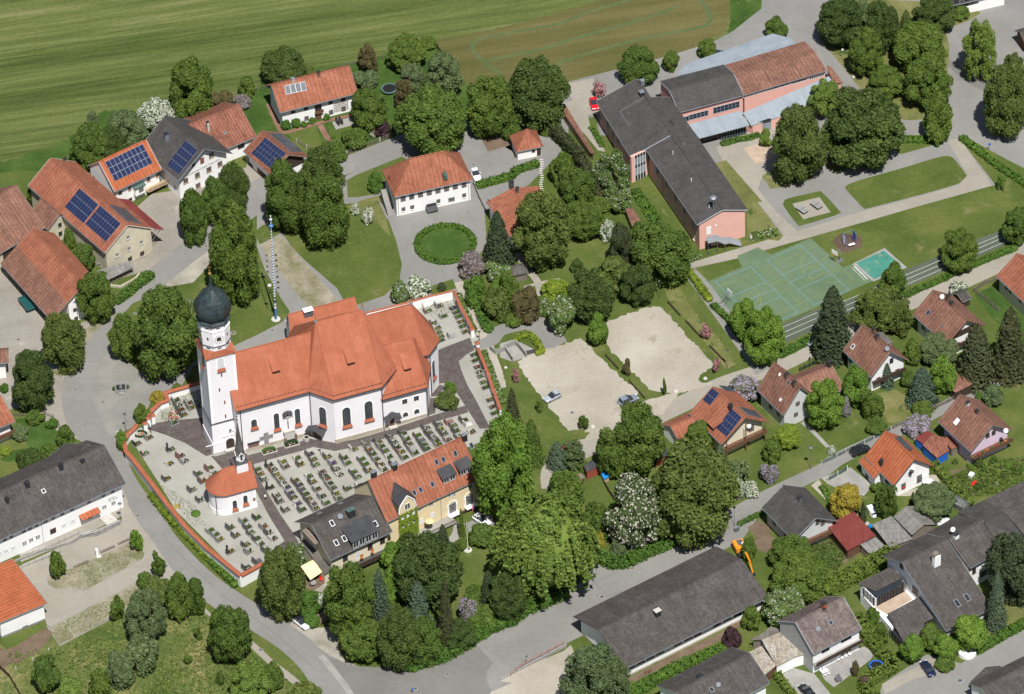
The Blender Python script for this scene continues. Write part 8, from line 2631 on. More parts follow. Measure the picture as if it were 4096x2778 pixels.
hedge('green strip below the west wing of the school',T('A2',605,840,640,900,680,965),1.0,.5,'hedge_green')
hedge('lawn-side hedge west of the long pink wall',T('A2',890,1260,950,1340,1030,1460,1100,1570),2.6,.35,'hedge_green',ragged=.15)
hedge('rough vines on the small lawn fence by the orange house',T('C3',400,190,440,250,480,330),1.2,.6,'hedge_green')
hedge('hedge along the back lane beside the vegetable plot',T('C2',1580,440,1660,400,1742,360),.8,.8,'hedge_green')
h_,gx_,yf_,gw_=IVY
rng=np.random.default_rng(3)
n_=2600
X=rng.uniform(-gw_/2-.15,gw_/2+.15,n_)
Z=rng.uniform(.1,8.3,n_)
keep=~((np.abs((X+2.0)%1.3-.65)<.42)&(np.abs(Z-7.2)<.6)&(np.abs(X)<1.8))&~((np.abs((X+2.0)%1.3-.65)<.36)&(np.abs(Z-4.8)<.5)&(np.abs(X)<1.8))
keep&=~((Z>6.4)&(rng.random(n_)<.45))
X=X[keep]
Z=Z[keep]
P=np.stack([gx_+X,np.full(len(X),yf_-.12)-rng.random(len(X))*.2,Z],1)
N=rng.normal(size=P.shape)*.4+np.array([0,-1,.4])
N/=np.linalg.norm(N,axis=1)[:,None]
me=leaf_object_mesh('ivy',quads_mesh('ivy',P,N,.16*rng.uniform(.6,1.2,len(P)),rng))
me.materials.append(MATS['hedge_lime'])
ob=link('ivy',me,None,tuple(h_.root.location),h_.root.rotation_euler.z)
tag(ob,'bright green ivy covering the gable front of the yellow house','ivy')
def tufts(name,poly,n,leaf,ls,seed=1,h=.12):
 g=[tuple(G(p)[:2])for p in poly]
 rng=np.random.default_rng(seed)
 x0,x1=(min((p[0]for p in g)),max((p[0]for p in g)))
 y0,y1=(min((p[1]for p in g)),max((p[1]for p in g)))
 P=[]
 cl=rng.uniform(0,1,(60,2))*(x1-x0,y1-y0)+(x0,y0)
 while len(P)<n:
  c=cl[rng.integers(60)]+rng.normal(size=2)*2.2 if rng.random()<.7 else np.array((rng.uniform(x0,x1),rng.uniform(y0,y1)))
  if _inside(c,g):
   P.append((c[0],c[1],h*rng.uniform(.5,1.4)))
 P=np.array(P)
 N=rng.normal(size=P.shape)*.6+np.array([0,0,.8])
 N/=np.linalg.norm(N,axis=1)[:,None]
 me=leaf_object_mesh(name,quads_mesh(name,P,N,ls*rng.uniform(.5,1.3,len(P)),rng))
 me.materials.append(MATS[leaf])
 return tag(link(name,me),kind='stuff')
tufts('meadow_grass',T('C0',60,1300,400,1262,900,1020,1100,880,1420,1100,1640,1250)+T('C1',130,1390,290,1520,330,1600)+T('C0',60,1600),5200,'grass_tuft',.2,1,.2)
tufts('gravel_weeds',T('B0',1030,1240,1120,1170,1340,1090,1345,1180,1250,1240,1100,1320),700,'grass_tuft',.09,2)
tufts('gravel_weeds',T('C0',950,60,1100,200,1300,330,1380,460,1280,460,1120,270),500,'grass_tuft',.07,3)
tufts('gravel_weeds',T('B1',1120,480,1340,460,1370,560,1240,640,1130,560),420,'grass_tuft',.08,4)
tufts('gravel_weeds',T('C0',330,800,880,575,950,640,930,680,560,875,380,870),900,'grass_tuft',.09,5)
tufts('gravel_weeds',T('C0',340,1130,910,850,920,950,420,1230),900,'grass_tuft',.09,6)
tufts('garden_growth',T('C3',1250,130,1500,40,1742,0,1742,200,1500,260,1400,280),1600,'leaf_mid',.2,7,.35)
tufts('garden_growth',T('C3',280,600,500,560,560,680,500,760,390,720),900,'leaf_mid',.18,8,.3)
# ---- vehicles, lamps, fences, small things, people
def loft(secs,mat_of=None):
 m=MB()
 k=len(secs[0][1])
 for x,P in secs:
  m.v+=[(x,y,z)for y,z in P]
 for s in range(len(secs)-1):
  for i in range(k):
   j=(i+1)%k
   m.f.append((s*k+i,s*k+j,(s+1)*k+j,(s+1)*k+i))
   m.m.append(0)
 m.f.append(tuple(reversed(range(k))))
 m.m.append(0)
 m.f.append(tuple(((len(secs)-1)*k+i for i in range(k))))
 m.m.append(0)
 return m
def car(label,rear,front,paint,kind='hatch',L=None,roofpaint=None,name='parked_car',cat='car'):
 a=G(rear,.7)
 b=G(front,.7)
 c=(a+b)/2
 d=b-a
 rz=math.atan2(d.y,d.x)
 Ls={'hatch':3.9,'mpv':4.5,'suv':4.3,'sedan':4.7,'van':4.6}[kind]if L is None else L
 W=1.78
 H={'hatch':1.48,'mpv':1.65,'suv':1.62,'sedan':1.4,'van':1.85}[kind]
 o=thing(name,label,cat,(c.x,c.y,.03),rz,'cars parked in the village')
 h=Ls/2
 def sec(x,w,z0,z1):
  w/=2
  return(x,[(-w,z0),(w,z0),(w*1.0,z0+(z1-z0)*.55),(w*.94,z1-.04),(w*.84,z1),(-w*.84,z1),(-w*.94,z1-.04),(-w,z0+(z1-z0)*.55)])
 hood=.95 if kind in('suv','van')else .86
 belt=hood+.08
 body=loft([sec(-h,W*.8,.38,hood*.85),sec(-h+.12,W*.95,.26,belt),sec(-h+.6,W,.2,belt+.02),sec(.1,W,.2,belt),sec(h-1.25,W,.2,hood+.02),sec(h-.35,W*.93,.22,hood-.12),sec(h-.08,W*.85,.3,hood-.25),sec(h,W*.7,.36,hood-.36)]).build('body',paint,o,True)
 rb={'hatch':-h+.25,'mpv':-h+.18,'suv':-h+.22,'sedan':-h+.95,'van':-h+.1}[kind]
 rf=h-(1.3 if kind!='van' else .7)
 def cs(x,w,z):
  w/=2
  return(x,[(-w,belt-.03),(w,belt-.03),(w*.88,z),(-w*.88,z)])
 cab=loft([cs(rb,W*.9,belt),cs(rb+(.35 if kind!='sedan' else .7),W*.9,H-.06),cs(rf-1.1,W*.9,H-.03),cs(rf,W*.92,belt)])
 cab.build('windows','glass',o)
 x0=rb+(.3 if kind!='sedan' else .65)
 x1=rf-1.0
 loft([(x0,[(-.66,H-.1),(.66,H-.1),(.62,H-.02),(-.62,H-.02)]),((x0+x1)/2,[(-.7,H-.1),(.7,H-.1),(.66,H),(-.66,H)]),(x1,[(-.66,H-.12),(.66,H-.12),(.62,H-.05),(-.62,H-.05)])]).build('roof',roofpaint or paint,o)
 for s in(-1,1):
  m=MB()
  for xx in(rb+.5,(x0+x1)/2,x1-.05):
   m.tube((xx,s*W*.455,belt-.02),(xx,s*.68,H-.07),.05,seg=4)
  m.build('pillar',paint,o)
  for x in(-h+.75,h-.8):
   w=MB().tube((x,s*(W/2-.2),.31),(x,s*(W/2+.01),.31),.31,seg=12).build('wheel','rubber',o)
   MB().tube((x,s*(W/2+.0),.31),(x,s*(W/2+.025),.31),.19,seg=8).build('rim','zinc',w)
  MB().box((h-.16,s*.62,.62),(.16,.34,.16)).build('headlight','white_plastic',o)
  MB().box((-h+.05,s*.66,.75),(.08,.24,.22)).build('tail_light','flower_red',o)
  MB().box((rf-.55,s*(W/2+.1),belt+.05),(.18,.2,.13)).build('mirror',paint,o)
 MB().box((-h-.01,0,.55),(.03,.5,.12)).build('number_plate','white_plastic',o)
 return o
car('white hatchback parked at the corner of the white villa',T('A1',1482,1120),T('A1',1516,1196),'car_white')
car('red car parked half behind the dark school roof',T('A2',615,655),T('A2',634,722),'car_red')
car('dark teal car under the street tree north of the school',T('A2',1420,362),T('A2',1478,352),'car_green')
car('silver hatchback alone on the left gravel car park',T('B2',402,1112),T('B2',290,1166),'car_silver')
car('blue-grey estate car at the corner of the gravel car park under the tree',T('B2',782,1188),T('B2',920,1132),'car_blue_grey','mpv')
car('red car hidden behind the bluish conifer',T('B2',350,1512),T('B2',428,1478),'car_red')
car('white car in the drive of the yellow parsonage',T('C1',1482,385),T('C1',1595,452),'car_white','suv')
car('white car with black roof on the forecourt at the street bend',T('C1',292,1062),T('C1',392,1138),'car_white','suv',roofpaint='car_black')
car('black van on the lane beside the orange-roofed house',T('B3',590,1522),T('B3',722,1470),'car_black','van')
car('blue-grey car in the shade of the tall spruce',T('B3',400,742),T('B3',314,785),'car_blue_grey','sedan',4.3)
car('navy saloon on the parking pad by the globe trees',T('C3',1142,1458),T('C3',1065,1345),'car_navy','sedan')
car('black car at the lower edge below the mottled-roof house',T('C3',350,1600),T('C3',255,1505),'car_black','sedan')
p=G(T('C3',735,368),.8)
a=G(T('C3',712,330))
b=G(T('C3',755,400))
o=thing('three_wheeler','small white three-wheeled van on the garden drive','van',(p.x,p.y,.02),math.atan2(b.y-a.y,b.x-a.x))
MB().box((-.6,0,.95),(1.8,1.35,1.3)).build('cargo_box','car_white',o)
loft([(.3,[(-.6,.3),(.6,.3),(.55,1.55),(-.55,1.55)]),(.9,[(-.6,.3),(.6,.3),(.5,1.5),(-.5,1.5)]),(1.4,[(-.35,.35),(.35,.35),(.35,.85),(-.35,.85)])]).build('cab','car_white',o)
MB().box((1.08,0,1.2),(.25,.9,.45)).build('windscreen','glass',o)
for x,y in((-1,-.6),(-1,.6),(1.1,0)):
 MB().tube((x,y-.07,.25),(x,y+.07,.25),.25,seg=10).build('wheel','rubber',o)
p=G(T('C2',1600,620),1.0)
tip=G(T('C2',1742,860),1.0)
o=thing('excavator','orange wheeled excavator with long boom behind the long hall','excavator',(p.x,p.y,0),math.atan2(tip.y-p.y,tip.x-p.x))
MB().box((-.9,0,1.35),(2.6,2.3,1.1)).box((-2.0,0,1.5),(.8,2.3,.9)).build('upper_body','orange_paint',o)
MB().box((-1.4,.3,1.96),(1.6,1.2,.14)).build('engine_cover','metal_grey',o)
c=MB().box((.45,.65,2.0),(1.5,1.0,1.7)).build('cab','white_plastic',o)
MB().box((.45,.65,2.1),(1.54,1.04,.8)).build('cab_window','glass',c)
MB().box((.45,.65,2.9),(.6,.5,.06)).build('roof_hatch','dark_metal',c)
MB().box((-.3,0,.7),(3.6,1.6,.5)).build('chassis','dark_metal',o)
for x in(-1.5,.9):
 for y in(-1,1):
  MB().tube((x,y*.8,.5),(x,y*1.15,.5),.5,seg=12).build('wheel','rubber',o)
MB().tube((.6,-.2,1.6),(3.2,-.2,3.2),.26,.24,4).tube((3.2,-.2,3.2),(5.4,-.2,2.6),.24,.18,4).build('boom','orange_paint',o)
MB().tube((5.4,-.2,2.6),(7.0,-.2,.7),.18,.14,4).build('dipper_arm','orange_paint',o)
MB().box((7.1,-.2,.4),(.7,.8,.6)).build('bucket','dark_metal',o)
MB().tube((1.2,-.2,1.7),(3.0,-.2,2.9),.08).build('hydraulic_ram','zinc',o)
a=G(T('B0',165,475),.9)
b=G(T('B0',218,545),.9)
o=thing('farm_trailer','dark green farm trailer under the open barn eave','trailer',((a.x+b.x)/2-.5,(a.y+b.y)/2-.8,0),math.atan2(b.y-a.y,b.x-a.x))
MB().box((0,0,.95),(4.6,1.9,.12)).box((0,.93,1.2),(4.6,.06,.45)).box((0,-.93,1.2),(4.6,.06,.45)).box((-2.27,0,1.2),(.06,1.8,.45)).build('bed','car_green',o)
for x in(-1.4,1.4):
 for y in(-.8,.8):
  MB().tube((x,y-.1,.4),(x,y+.1,.4),.4,seg=10).build('wheel','rubber',o)
a=G(T('B1',172,628))
H_=29.6
top=Vector((.5,0,H_))
o=thing('maypole','tall blue and white maypole with painted figures on the lawn','maypole',(a.x,a.y,0))
MB().lathe([(1.0,0),(1.0,.15)],(0,0),16).build('plinth','pale_stone',o)
MB().tube((0,0,0),top*.11,.26,.25,8).build('base_section','pole_blue',o)
MB().tube(top*.11,top,.22,.1,10).build('pole','white_trim',o)
m=MB()
n_=130
for i in range(n_*3):
 t0=.11+.87*i/(n_*3)
 t1=.11+.87*(i+1)/(n_*3)
 r=.235-.12*t0
 a0=i*.52
 P=[]
 for t,dz in((t0,0),(t1,0),(t1,.013),(t0,.013)):
  an=a0+(.52 if t==t1 else 0)
  q=top*(t+dz)
  P.append((q.x+r*math.cos(an),q.y+r*math.sin(an),q.z))
 m.face(P)
m.build('blue_spiral','pole_blue',o)
for i,z in enumerate([7.2+k*1.55 for k in range(8)]):
 m=MB().tube((-1.1,0,z),(1.1,0,z),.03,seg=4)
 br=m.build('cross_arm','dark_metal',o)
 for s in(-1,1):
  mt=('dark_metal','zinc','brown_wood','plant_dark','brown_wood','dark_metal','metal_grey','dark_metal')[(i*2+(s>0))%8]
  MB().box((s*1.0,0,z+.3),(.45,.06,.34)).box((s*1.05,0,z+.56),(.2,.06,.2)).build('painted_figure',mt,br)
for z,r,mt in((5.4,.42,'plant_dark'),(6.3,.34,'plant_dark'),(26.6,.5,'pole_blue'),(28.4,.3,'sign_white')):
 q=top*(z/H_)
 MB().lathe([(r,z),(r,z+.18)],(q.x,q.y),14).build('wreath_ring',mt,o)
q=top*(9.9/H_)
MB().tube((q.x-1.0,-.05,9.9),(q.x-1.0,.02,9.9),.42,seg=16).build('guild_sign','sign_white',o)
MB().box((q.x+1.0,0,10.6),(.6,.06,.4)).build('guild_sign','flower_orange',o)
a=G(T('B0',802,1095))
o=thing('fountain','stone fountain with square basin and flower pots on the cobbled plaza','fountain',(a.x,a.y,.03),R_(8))
m=MB()
for x,y,sx,sy in((0,-1.1,2.4,.22),(0,1.1,2.4,.22),(-1.1,0,.22,2.0),(1.1,0,.22,2.0)):
 m.box((x,y,.4),(sx,sy,.8))
m.build('basin','grey_stone',o)
MB().box((0,0,.3),(2.0,2.0,.5)).build('water','dark_metal',o)
MB().box((0,0,1.0),(.5,.5,2.0)).lathe([(.35,2.0),(.05,2.4)],(0,0),8).build('column','grey_stone',o)
MB().box((0,-1.7,.25),(1.2,.6,.5)).build('trough','grey_stone',o)
for x in(-1.5,1.5):
 MB().lathe([(.2,0),(.3,.5)],(x,0),8).build('flower_pot','dark_stone',o)
 MB().ball((x,0,.75),.38,7,5).build('pot_plant','plant_green',o)
def lamp(label,top,base,kind='lantern',h=None):
 a=G(base)
 lo,hi=(2.0,9.0)
 for _ in range(24):
  mid=(lo+hi)/2
  w_=a+Vector((0,0,mid))-CAMP
  y=1389-F_PX*w_.dot(YC)/w_.dot(DIRV)
  if y>top[1]:
   lo=mid
  else:
   hi=mid
 H=h or mid
 o=thing('street_lamp',label,'lamp',(a.x,a.y,0),0,'street lamps')
 MB().tube((0,0,0),(0,0,.9),.08,.07,8).tube((0,0,.9),(0,0,H-.3),.045,.04,6).build('post','metal_grey',o)
 if kind=='lantern':
  hd=MB().lathe([(.1,H-.3),(.28,H+.12)],(0,0),6).build('lantern_glass','shutter_pale',o)
  MB().lathe([(.34,H+.1),(.1,H+.32)],(0,0),6).build('lantern_cap','dark_metal',o)
 else:
  MB().lathe([(.12,H-.25),(.42,H-.05),(.45,H+.05),(.15,H+.2)],(0,0),12).build('lamp_head','metal_grey',o)
 return o
lamp('lantern lamp at the edge of the plaza by the west gate',T('B0',828,1258),T('B0',838,1372))
lamp('lamp with round head at the corner of the town hall',T('C0',797,312),T('C0',806,432),'disc')
lamp('round-headed lamp behind the large tree at the street',T('C0',1472,1002),T('C0',1480,1110),'disc')
lamp('lamp above the right gravel car park',T('B2',1053,372),T('B2',1058,490))
lamp('lamp at the lower corner of the right gravel car park',T('B2',1504,835),T('B2',1508,952))
lamp('lamp at the street corner behind the long hall',T('C2',1552,338),T('C2',1556,462))
lamp('lamp outside the east churchyard gate',T('B1',1520,712),T('B1',1524,770))
lamp('small lamp on the paved church path',T('B1',469,1460),T('B1',471,1530))
lamp('lamp post on the lane by the lilac garden',T('B3',325,1478),T('C3',327,85),'disc')
def sign(label,at,h,w,hh,face='sign_white',ang=.0,n=1,cat='sign',name='sign'):
 a=G(at)
 o=thing(name,label,cat,(a.x,a.y,0),ang)
 for i in range(n):
  MB().tube(((i-(n-1)/2)*w*.7,0,0),((i-(n-1)/2)*w*.7,0,h),.035,seg=5).build('post','zinc',o)
 MB().box((0,-.05,h-hh/2),(w,.05,hh)).build('panel',face,o)
 return o
def text_on(o,body,size,z,y=-.09,mat='metal_grey'):
 cu=bpy.data.curves.new('lettering','FONT')
 cu.body=body
 cu.size=size
 cu.align_x='CENTER'
 cu.align_y='CENTER'
 cu.extrude=.004
 cu.materials.append(MATS[mat])
 t=bpy.data.objects.new('lettering',cu)
 COL.objects.link(t)
 bpy.context.view_layer.update()
 me=bpy.data.meshes.new_from_object(t)
 bpy.data.objects.remove(t)
 me.transform(Matrix.Translation((0,y,z))@Matrix.Rotation(math.pi/2,4,'X'))
 return link('lettering',me,o)
s_=sign('white direction sign on the verge at the road fork',T('C1',768,1348),1.7,1.4,.75,ang=R_(-10),n=2)
m=MB()
for i in range(3):
 m.box((-.1,-.085,1.55-i*.22),(1.0-i*.2,.01,.07))
m.build('sign_lines','metal_grey',s_)
tag(s_.children[-1],kind='stuff')
sign('white street name sign by the wall at the plaza',T('B0',790,1420),2.3,1.1,.28,ang=R_(20),n=1)
sign('small blue and white cycle sign at the junction hedge',T('A3',1588,1002),2.2,.6,.6,'sign_blue',R_(5))
sign('white sign on a thin pole beside the park path',T('A3',615,398),3.2,.55,.5,'sign_white',R_(-20))
sign('signpost with dark arms by the hall ramp',T('C2',178,1382),2.6,.7,.25,'dark_metal',R_(40))
sign('blue traffic sign at the road fork',T('C1',1080,1570),1.5,.5,.5,'sign_blue',0)
a=G(T('C2',1572,495))
o=thing('utility_cabinet','grey utility cabinet at the street corner','cabinet',(a.x,a.y,0),R_(30))
MB().box((0,0,.6),(1.1,.4,1.2)).build('cabinet','metal_grey',o)
MB().box((0,0,1.23),(1.2,.5,.06)).build('lid','zinc',o)
a=G(T('C1',1167,1385))
o=thing('utility_cabinet','pale utility box in front of the street hedge','cabinet',(a.x,a.y,0),R_(5))
MB().box((0,0,.55),(.9,.4,1.1)).build('cabinet','concrete',o)
MB().box((0,0,1.13),(1.0,.5,.06)).build('lid','zinc',o)
a=G(T('C0',645,662))
o=thing('stele','slim white stone stele between the benches of the town hall','stele',(a.x,a.y,0),R_(30))
MB().box((0,0,1.1),(.45,.45,2.2)).build('shaft','white_trim',o)
MB().box((.2,-.4,.12),(1.0,.8,.24)).build('foot','pale_stone',o)
def bench(label,p0,p1,h=.48,d=.55,mat='weathered_wood',back=False,name='bench',leg='concrete'):
 a=G(p0,h)
 b=G(p1,h)
 c=(a+b)/2
 v=b-a
 L=v.length
 o=thing(name,label,'bench',(c.x,c.y,0),math.atan2(v.y,v.x))
 for i in range(3):
  MB().box((0,(i-1)*d/3,h-.04),(L,d/3-.03,.07)).build('slat',mat,o)
 for s in(-1,1):
  MB().box((s*(L/2-.25),0,(h-.08)/2),(.3,d*.9,h-.08)).build('leg',leg,o)
 if back:
  MB().box((0,d/2+.03,h+.28),(L,.06,.4)).build('backrest',mat,o)
 return o
bench('left bench on the rim of the gravel island',T('C0',492,728),T('C0',588,684))
bench('middle bench on the rim of the gravel island',T('C0',668,630),T('C0',762,588))
bench('right bench on the rim of the gravel island',T('C0',784,575),T('C0',872,535))
bench('dark wooden bench under the huge plaza tree',T('B0',912,905),T('B0',932,940),mat='brown_wood',back=True,leg='dark_metal')
bench('wooden bench against the white wall of the orange-roofed house',T('C3',915,232),T('C3',950,218),back=True)
bench('bench against the base of the long hall',T('C2',962,1432),T('C2',1010,1410),mat='brown_wood')
for lb,q in(('first parking log from the top of the right strip',(1113,506,1195,597)),('second parking log of the right strip',(1233,633,1333,742)),('third parking log of the right strip, nearest the lamp',(1390,798,1497,907)),('parking log in the middle of the central strip',(700,859,785,952)),('lowest parking log of the central strip',(857,1030,962,1148)),('short parking log under the bright young tree',(580,716,628,775))):
 a=G(T('B2',*q[:2]),.45)
 b=G(T('B2',*q[2:]),.45)
 c=(a+b)/2
 o=thing('parking_rail',lb,'log',(c.x,c.y,0),math.atan2(b.y-a.y,b.x-a.x),'logs edging the car parks')
 L=(b-a).length
 MB().tube((-L/2,0,.45),(L/2,0,.45),.14,seg=8).build('log','dark_wood',o)
 for s in(-1,0,1):
  MB().tube((s*L*.42,0,0),(s*L*.42,0,.4),.1,seg=6).build('post','dark_wood',o)
for i,q in enumerate(((325,1290),(491,1198),(615,1132),(836,1012),(218,1356),(107,1414),(738,1070))):
 a=G(T('C0',*q))
 o=tag(MB().tube((0,0,0),(0,0,.95),.05,seg=6).build('marker_post','white_trim',None,loc=(a.x,a.y,0)),'white marker post on the meadow edge, %s from the gravel strip'%ORD[i],'post','white marker posts on the meadow')
MH='on the pavement below the town hall lamp|at the meadow corner beside a young tree|on the pavement left of the lower street|lower on the pavement near the bottom edge|in the dark junction asphalt|at the bottom edge by the blue sign|ringed by a square tar seam in the wide street|under the olive tree edge in the street|near the utility cabinet corner|square, in the middle of the wide street|large, on the street before the corner garage|on the road below the farmhouse fence|behind the villa by the white car|in the yard right of the villa door|on the street bend left of the fountain|on the street above the huge plaza tree|small drain on the street by the barn shed|in the street behind the two plaza trees|drain in the farmyard concrete|alone in the left gravel car park|beside the school drive lawn|brown, left of the fountain|at the gravel strip corner by the orange roof|in the lawn right of the maypole|in the lawn behind the onion dome'.split('|')
for i,q in enumerate((('C0',915,392,1.0),('C0',1102,726,1.0),('C1',71,1282,1.0),('C1',309,1500,1.0),('C1',1311,1445,1.0),('C1',1098,1540,1.0),('C2',678,930,1.3),('C2',1257,558,1.3),('C2',1468,512,1.3),('C2',878,741,.9),('C3',1317,1487,1.5),('A1',616,1083,.9),('A1',1484,1095,.9),('A1',1443,1411,.9),('B0',500,1098,.8),('B0',1366,144,.9),('B0',1230,196,.7),('B0',896,588,.8),('B0',122,762,.9),('B2',479,1248,.9),('A2',605,774,.9),('B0',684,1177,.8),('C0',320,1127,.7),('B1',148,702,.9),('B0',1548,718,1.2))):
 k,x,y,s=q
 a=G(T(k,x,y))
 o=thing('manhole_cover','manhole cover '+MH[i],'manhole',(a.x,a.y,.045),0,'manhole covers')
 MB().lathe([(.52*s,0),(.5*s,.012)],(0,0),16).build('frame','concrete',o)
 MB().lathe([(.36*s,.0),(.34*s,.02)],(0,0),16).build('lid','metal_grey' if i%3 else 'brown_stone',o)
for i in range(15):
 t=i/14
 a=G(T('A2',275+4*math.sin(i),1062+208*t))
 o=tag(MB().box((0,0,0),(.75,.32,.06)).build('stepping_stone','pale_stone',None,loc=(a.x,a.y,.03)),'%s stepping slab %s'%(ORD[i%8],('from the pyramid-roofed garage, upper half of the row','of the lower half of the row, from its middle')[i>7]),'slab','stepping slabs in the lawn')
def hoop(label,base,top,face_to,panel='white_trim',truss=False):
 a=G(base)
 H=3.3
 d=G(face_to)-a
 d.z=0
 d.normalize()
 o=thing('basketball_hoop',label,'basketball hoop',(a.x,a.y,0),math.atan2(d.y,d.x))
 if truss:
  m=MB()
  for y in(-.9,.9):
   m.tube((0,y,0),(1.6,y*.3,3.1),.05).tube((-1.0,y,0),(1.6,y*.3,3.4),.05)
  m.build('strut','zinc',o)
 else:
  MB().tube((0,0,0),(0,0,H),.13,.12,8).tube((0,0,H),(1.5,0,H+.1),.09,seg=8).build('pole','zinc',o)
  MB().box((0,0,.05),(1.6,1.0,.1)).build('foot','asphalt_patch',o)
 MB().box((1.65,0,H+.05),(.06,1.8,1.05)).build('backboard',panel,o)
 m=MB()
 for i in range(10):
  t0,t1=(i*.6283,(i+1)*.6283)
  m.tube((1.95+.23*math.cos(t0),.23*math.sin(t0),H-.25),(1.95+.23*math.cos(t1),.23*math.sin(t1),H-.25),.02,seg=4)
 m.build('rim','orange_paint',o)
 m=MB()
 [m.box((1.61+.08,y,z),(.01,.04 if y else .9,.45 if y else .04))for y,z in((.3,H-.05),(-.3,H-.05))]
 m.build('target_square','dark_metal',o)
hoop('basketball hoop on a bent grey pole beside the climbing frame',T('K',1685,362),None,T('K',1560,440))
hoop('basketball hoop on strut frame at the hedge end of the court',T('K',330,890),None,T('K',560,790),truss=True)
a=G(T('K',1797,170))
o=thing('climbing_frame','blue climbing frame with rope net and board on the mulch circle','climbing frame',(a.x,a.y,0),R_(20))
for x,y in((-1.2,-.6),(1.2,-.6),(1.2,.9),(-1.2,.9)):
 MB().tube((x,y,0),(x,y,3.0),.07).build('post','ball_blue',o)
for x in(-1.2,1.2):
 MB().tube((x,-.6,3),(x,.9,3),.05).build('top_bar','ball_blue',o)
MB().tube((-1.2,.9,3),(1.2,.9,3),.05).build('top_bar','zinc',o)
MB().box((1.2,.15,1.9),(.06,1.4,2.0)).build('climbing_board','ball_blue',o)
for i in range(6):
 MB().box((-1.2,.15,.5+i*.42),(.1,1.4,.16)).build('rung','white_trim',o)
MB().box((.1,-.9,.7),(1.5,.5,.12)).build('seesaw_plank','white_trim',o)
for lb,x,y in(('left stone table-tennis table on the paved square',347,1388),('right stone table-tennis table on the paved square',442,1358)):
 a=G(T('A3',x,y),.76)
 o=thing('table_tennis_table',lb,'table',(a.x,a.y,.03),R_(-52))
 MB().box((0,0,.73),(2.74,1.52,.07)).build('table_top','grey_stone',o)
 MB().box((0,0,.83),(.03,1.6,.15)).build('net','metal_grey',o)
 for s in(-.8,.8):
  MB().box((s,0,.35),(.2,1.1,.68)).build('leg','dark_stone',o)
def trampoline(label,c,r,ringmat,net=False,h=.75):
 a=G(c,h)
 o=thing('trampoline',label,'trampoline',(a.x,a.y,0))
 MB().lathe([(r,h-.06),(r,h)],(0,0),24).build('mat','rubber',o)
 m=MB()
 n=24
 for i in range(n):
  t0,t1=(2*math.pi*i/n,2*math.pi*(i+1)/n)
  P=[(q*math.cos(t),q*math.sin(t),z)for z in(h-.08,h+.06)for q,t in((r*.82,t0),(r*1.04,t0),(r*1.04,t1),(r*.82,t1))]
  m._hexa(P)
 m.build('rim_pad',ringmat,o)
 for i in range(6):
  t=i*1.047
  MB().tube((r*math.cos(t),r*math.sin(t),0),(r*math.cos(t),r*math.sin(t),h+(1.7 if net else 0)),.03,seg=5).build('leg','dark_metal',o)
 return o
trampoline('large round trampoline with green rim in the farmhouse garden',T('A1',924,588),1.85,'copper_patina')
trampoline('blue-rimmed trampoline with net poles by the clipped hedge',T('C3',762,1385),1.5,'ball_blue',True)
a=G(T('C3',680,1520))
o=thing('playhouse','small wooden play tower with brown roof at the lower edge','playhouse',(a.x,a.y,0),R_(30))
MB().box((0,0,1.0),(1.4,1.2,2.0)).build('wall','weathered_wood',o)
MB().lathe([(1.2,2.0),(.05,2.9)],(0,0),4,rot=.78).build('roof','dark_wood',o)
a=G(T('C3',1108,170),1.6)
o=thing('parasol','white garden parasol on the terrace of the orange-roofed house','parasol',(a.x,a.y,0))
MB().tube((0,0,0),(0,0,2.3),.04).build('pole','zinc',o)
MB().lathe([(1.25,1.75),(.05,2.35)],(0,0),8).build('canopy','white_plastic',o)
def table_set(label,c,rz,mat,n=4,size=(1.6,.9),seat=None,z=.0,round_=False):
 a=G(c,.7+z)
 o=thing('garden_table',label,'table',(a.x,a.y,z),rz)
 (MB().lathe([(size[0]/2,.7),(size[0]/2,.75)],(0,0),16)if round_ else MB().box((0,0,.72),(size[0],size[1],.05))).build('table_top',mat,o)
 for x in(-1,1):
  MB().box((x*size[0]*.35,0,.35),(.08,size[1]*.6,.7)).build('leg',mat,o)
 for i in range(n):
  x=(-1 if i%2 else 1)*size[0]*.24
  y=(1 if i<2 else-1)*(size[1]/2+.3)
  q=root_matrix(o)@Vector((x,y,0))
  ch_=thing('garden_chair','%s chair at the %s'%(ORD[i],label),'chair',(q.x,q.y,z),rz+(math.pi if i<2 else 0),'chairs at the garden tables')
  MB().box((0,0,.43),(.5,.5,.06)).build('seat',seat or mat,ch_)
  MB().box((0,-.24,.75),(.5,.05,.6)).build('backrest',seat or mat,ch_)
  for xx in(-.2,.2):
   for yy in(-.2,.2):
    MB().box((xx,yy,.2),(.05,.05,.4)).build('leg',seat or mat,ch_)
table_set('white table on the mottled-roof house terrace',T('C3',420,1422),R_(30),'white_plastic')
table_set('dark table on the farmhouse terrace',T('A1',592,802),R_(18),'dark_metal')
table_set('round pale table beside the awning',T('N',255,1545),0,'concrete',0,(1.5,1.5),round_=True,z=.12)
for i in range(4):
 a=G(T('C3',508+i*26,1345-i*12),.4)
 o=thing('garden_chair','%s white chair in the row along the white house wall'%ORD[i],'chair',(a.x,a.y,0),R_(35),'white chairs along the wall')
 MB().box((0,0,.43),(.55,.55,.06)).build('seat','white_plastic',o)
 MB().box((0,.25,.75),(.55,.05,.6)).build('backrest','white_plastic',o)
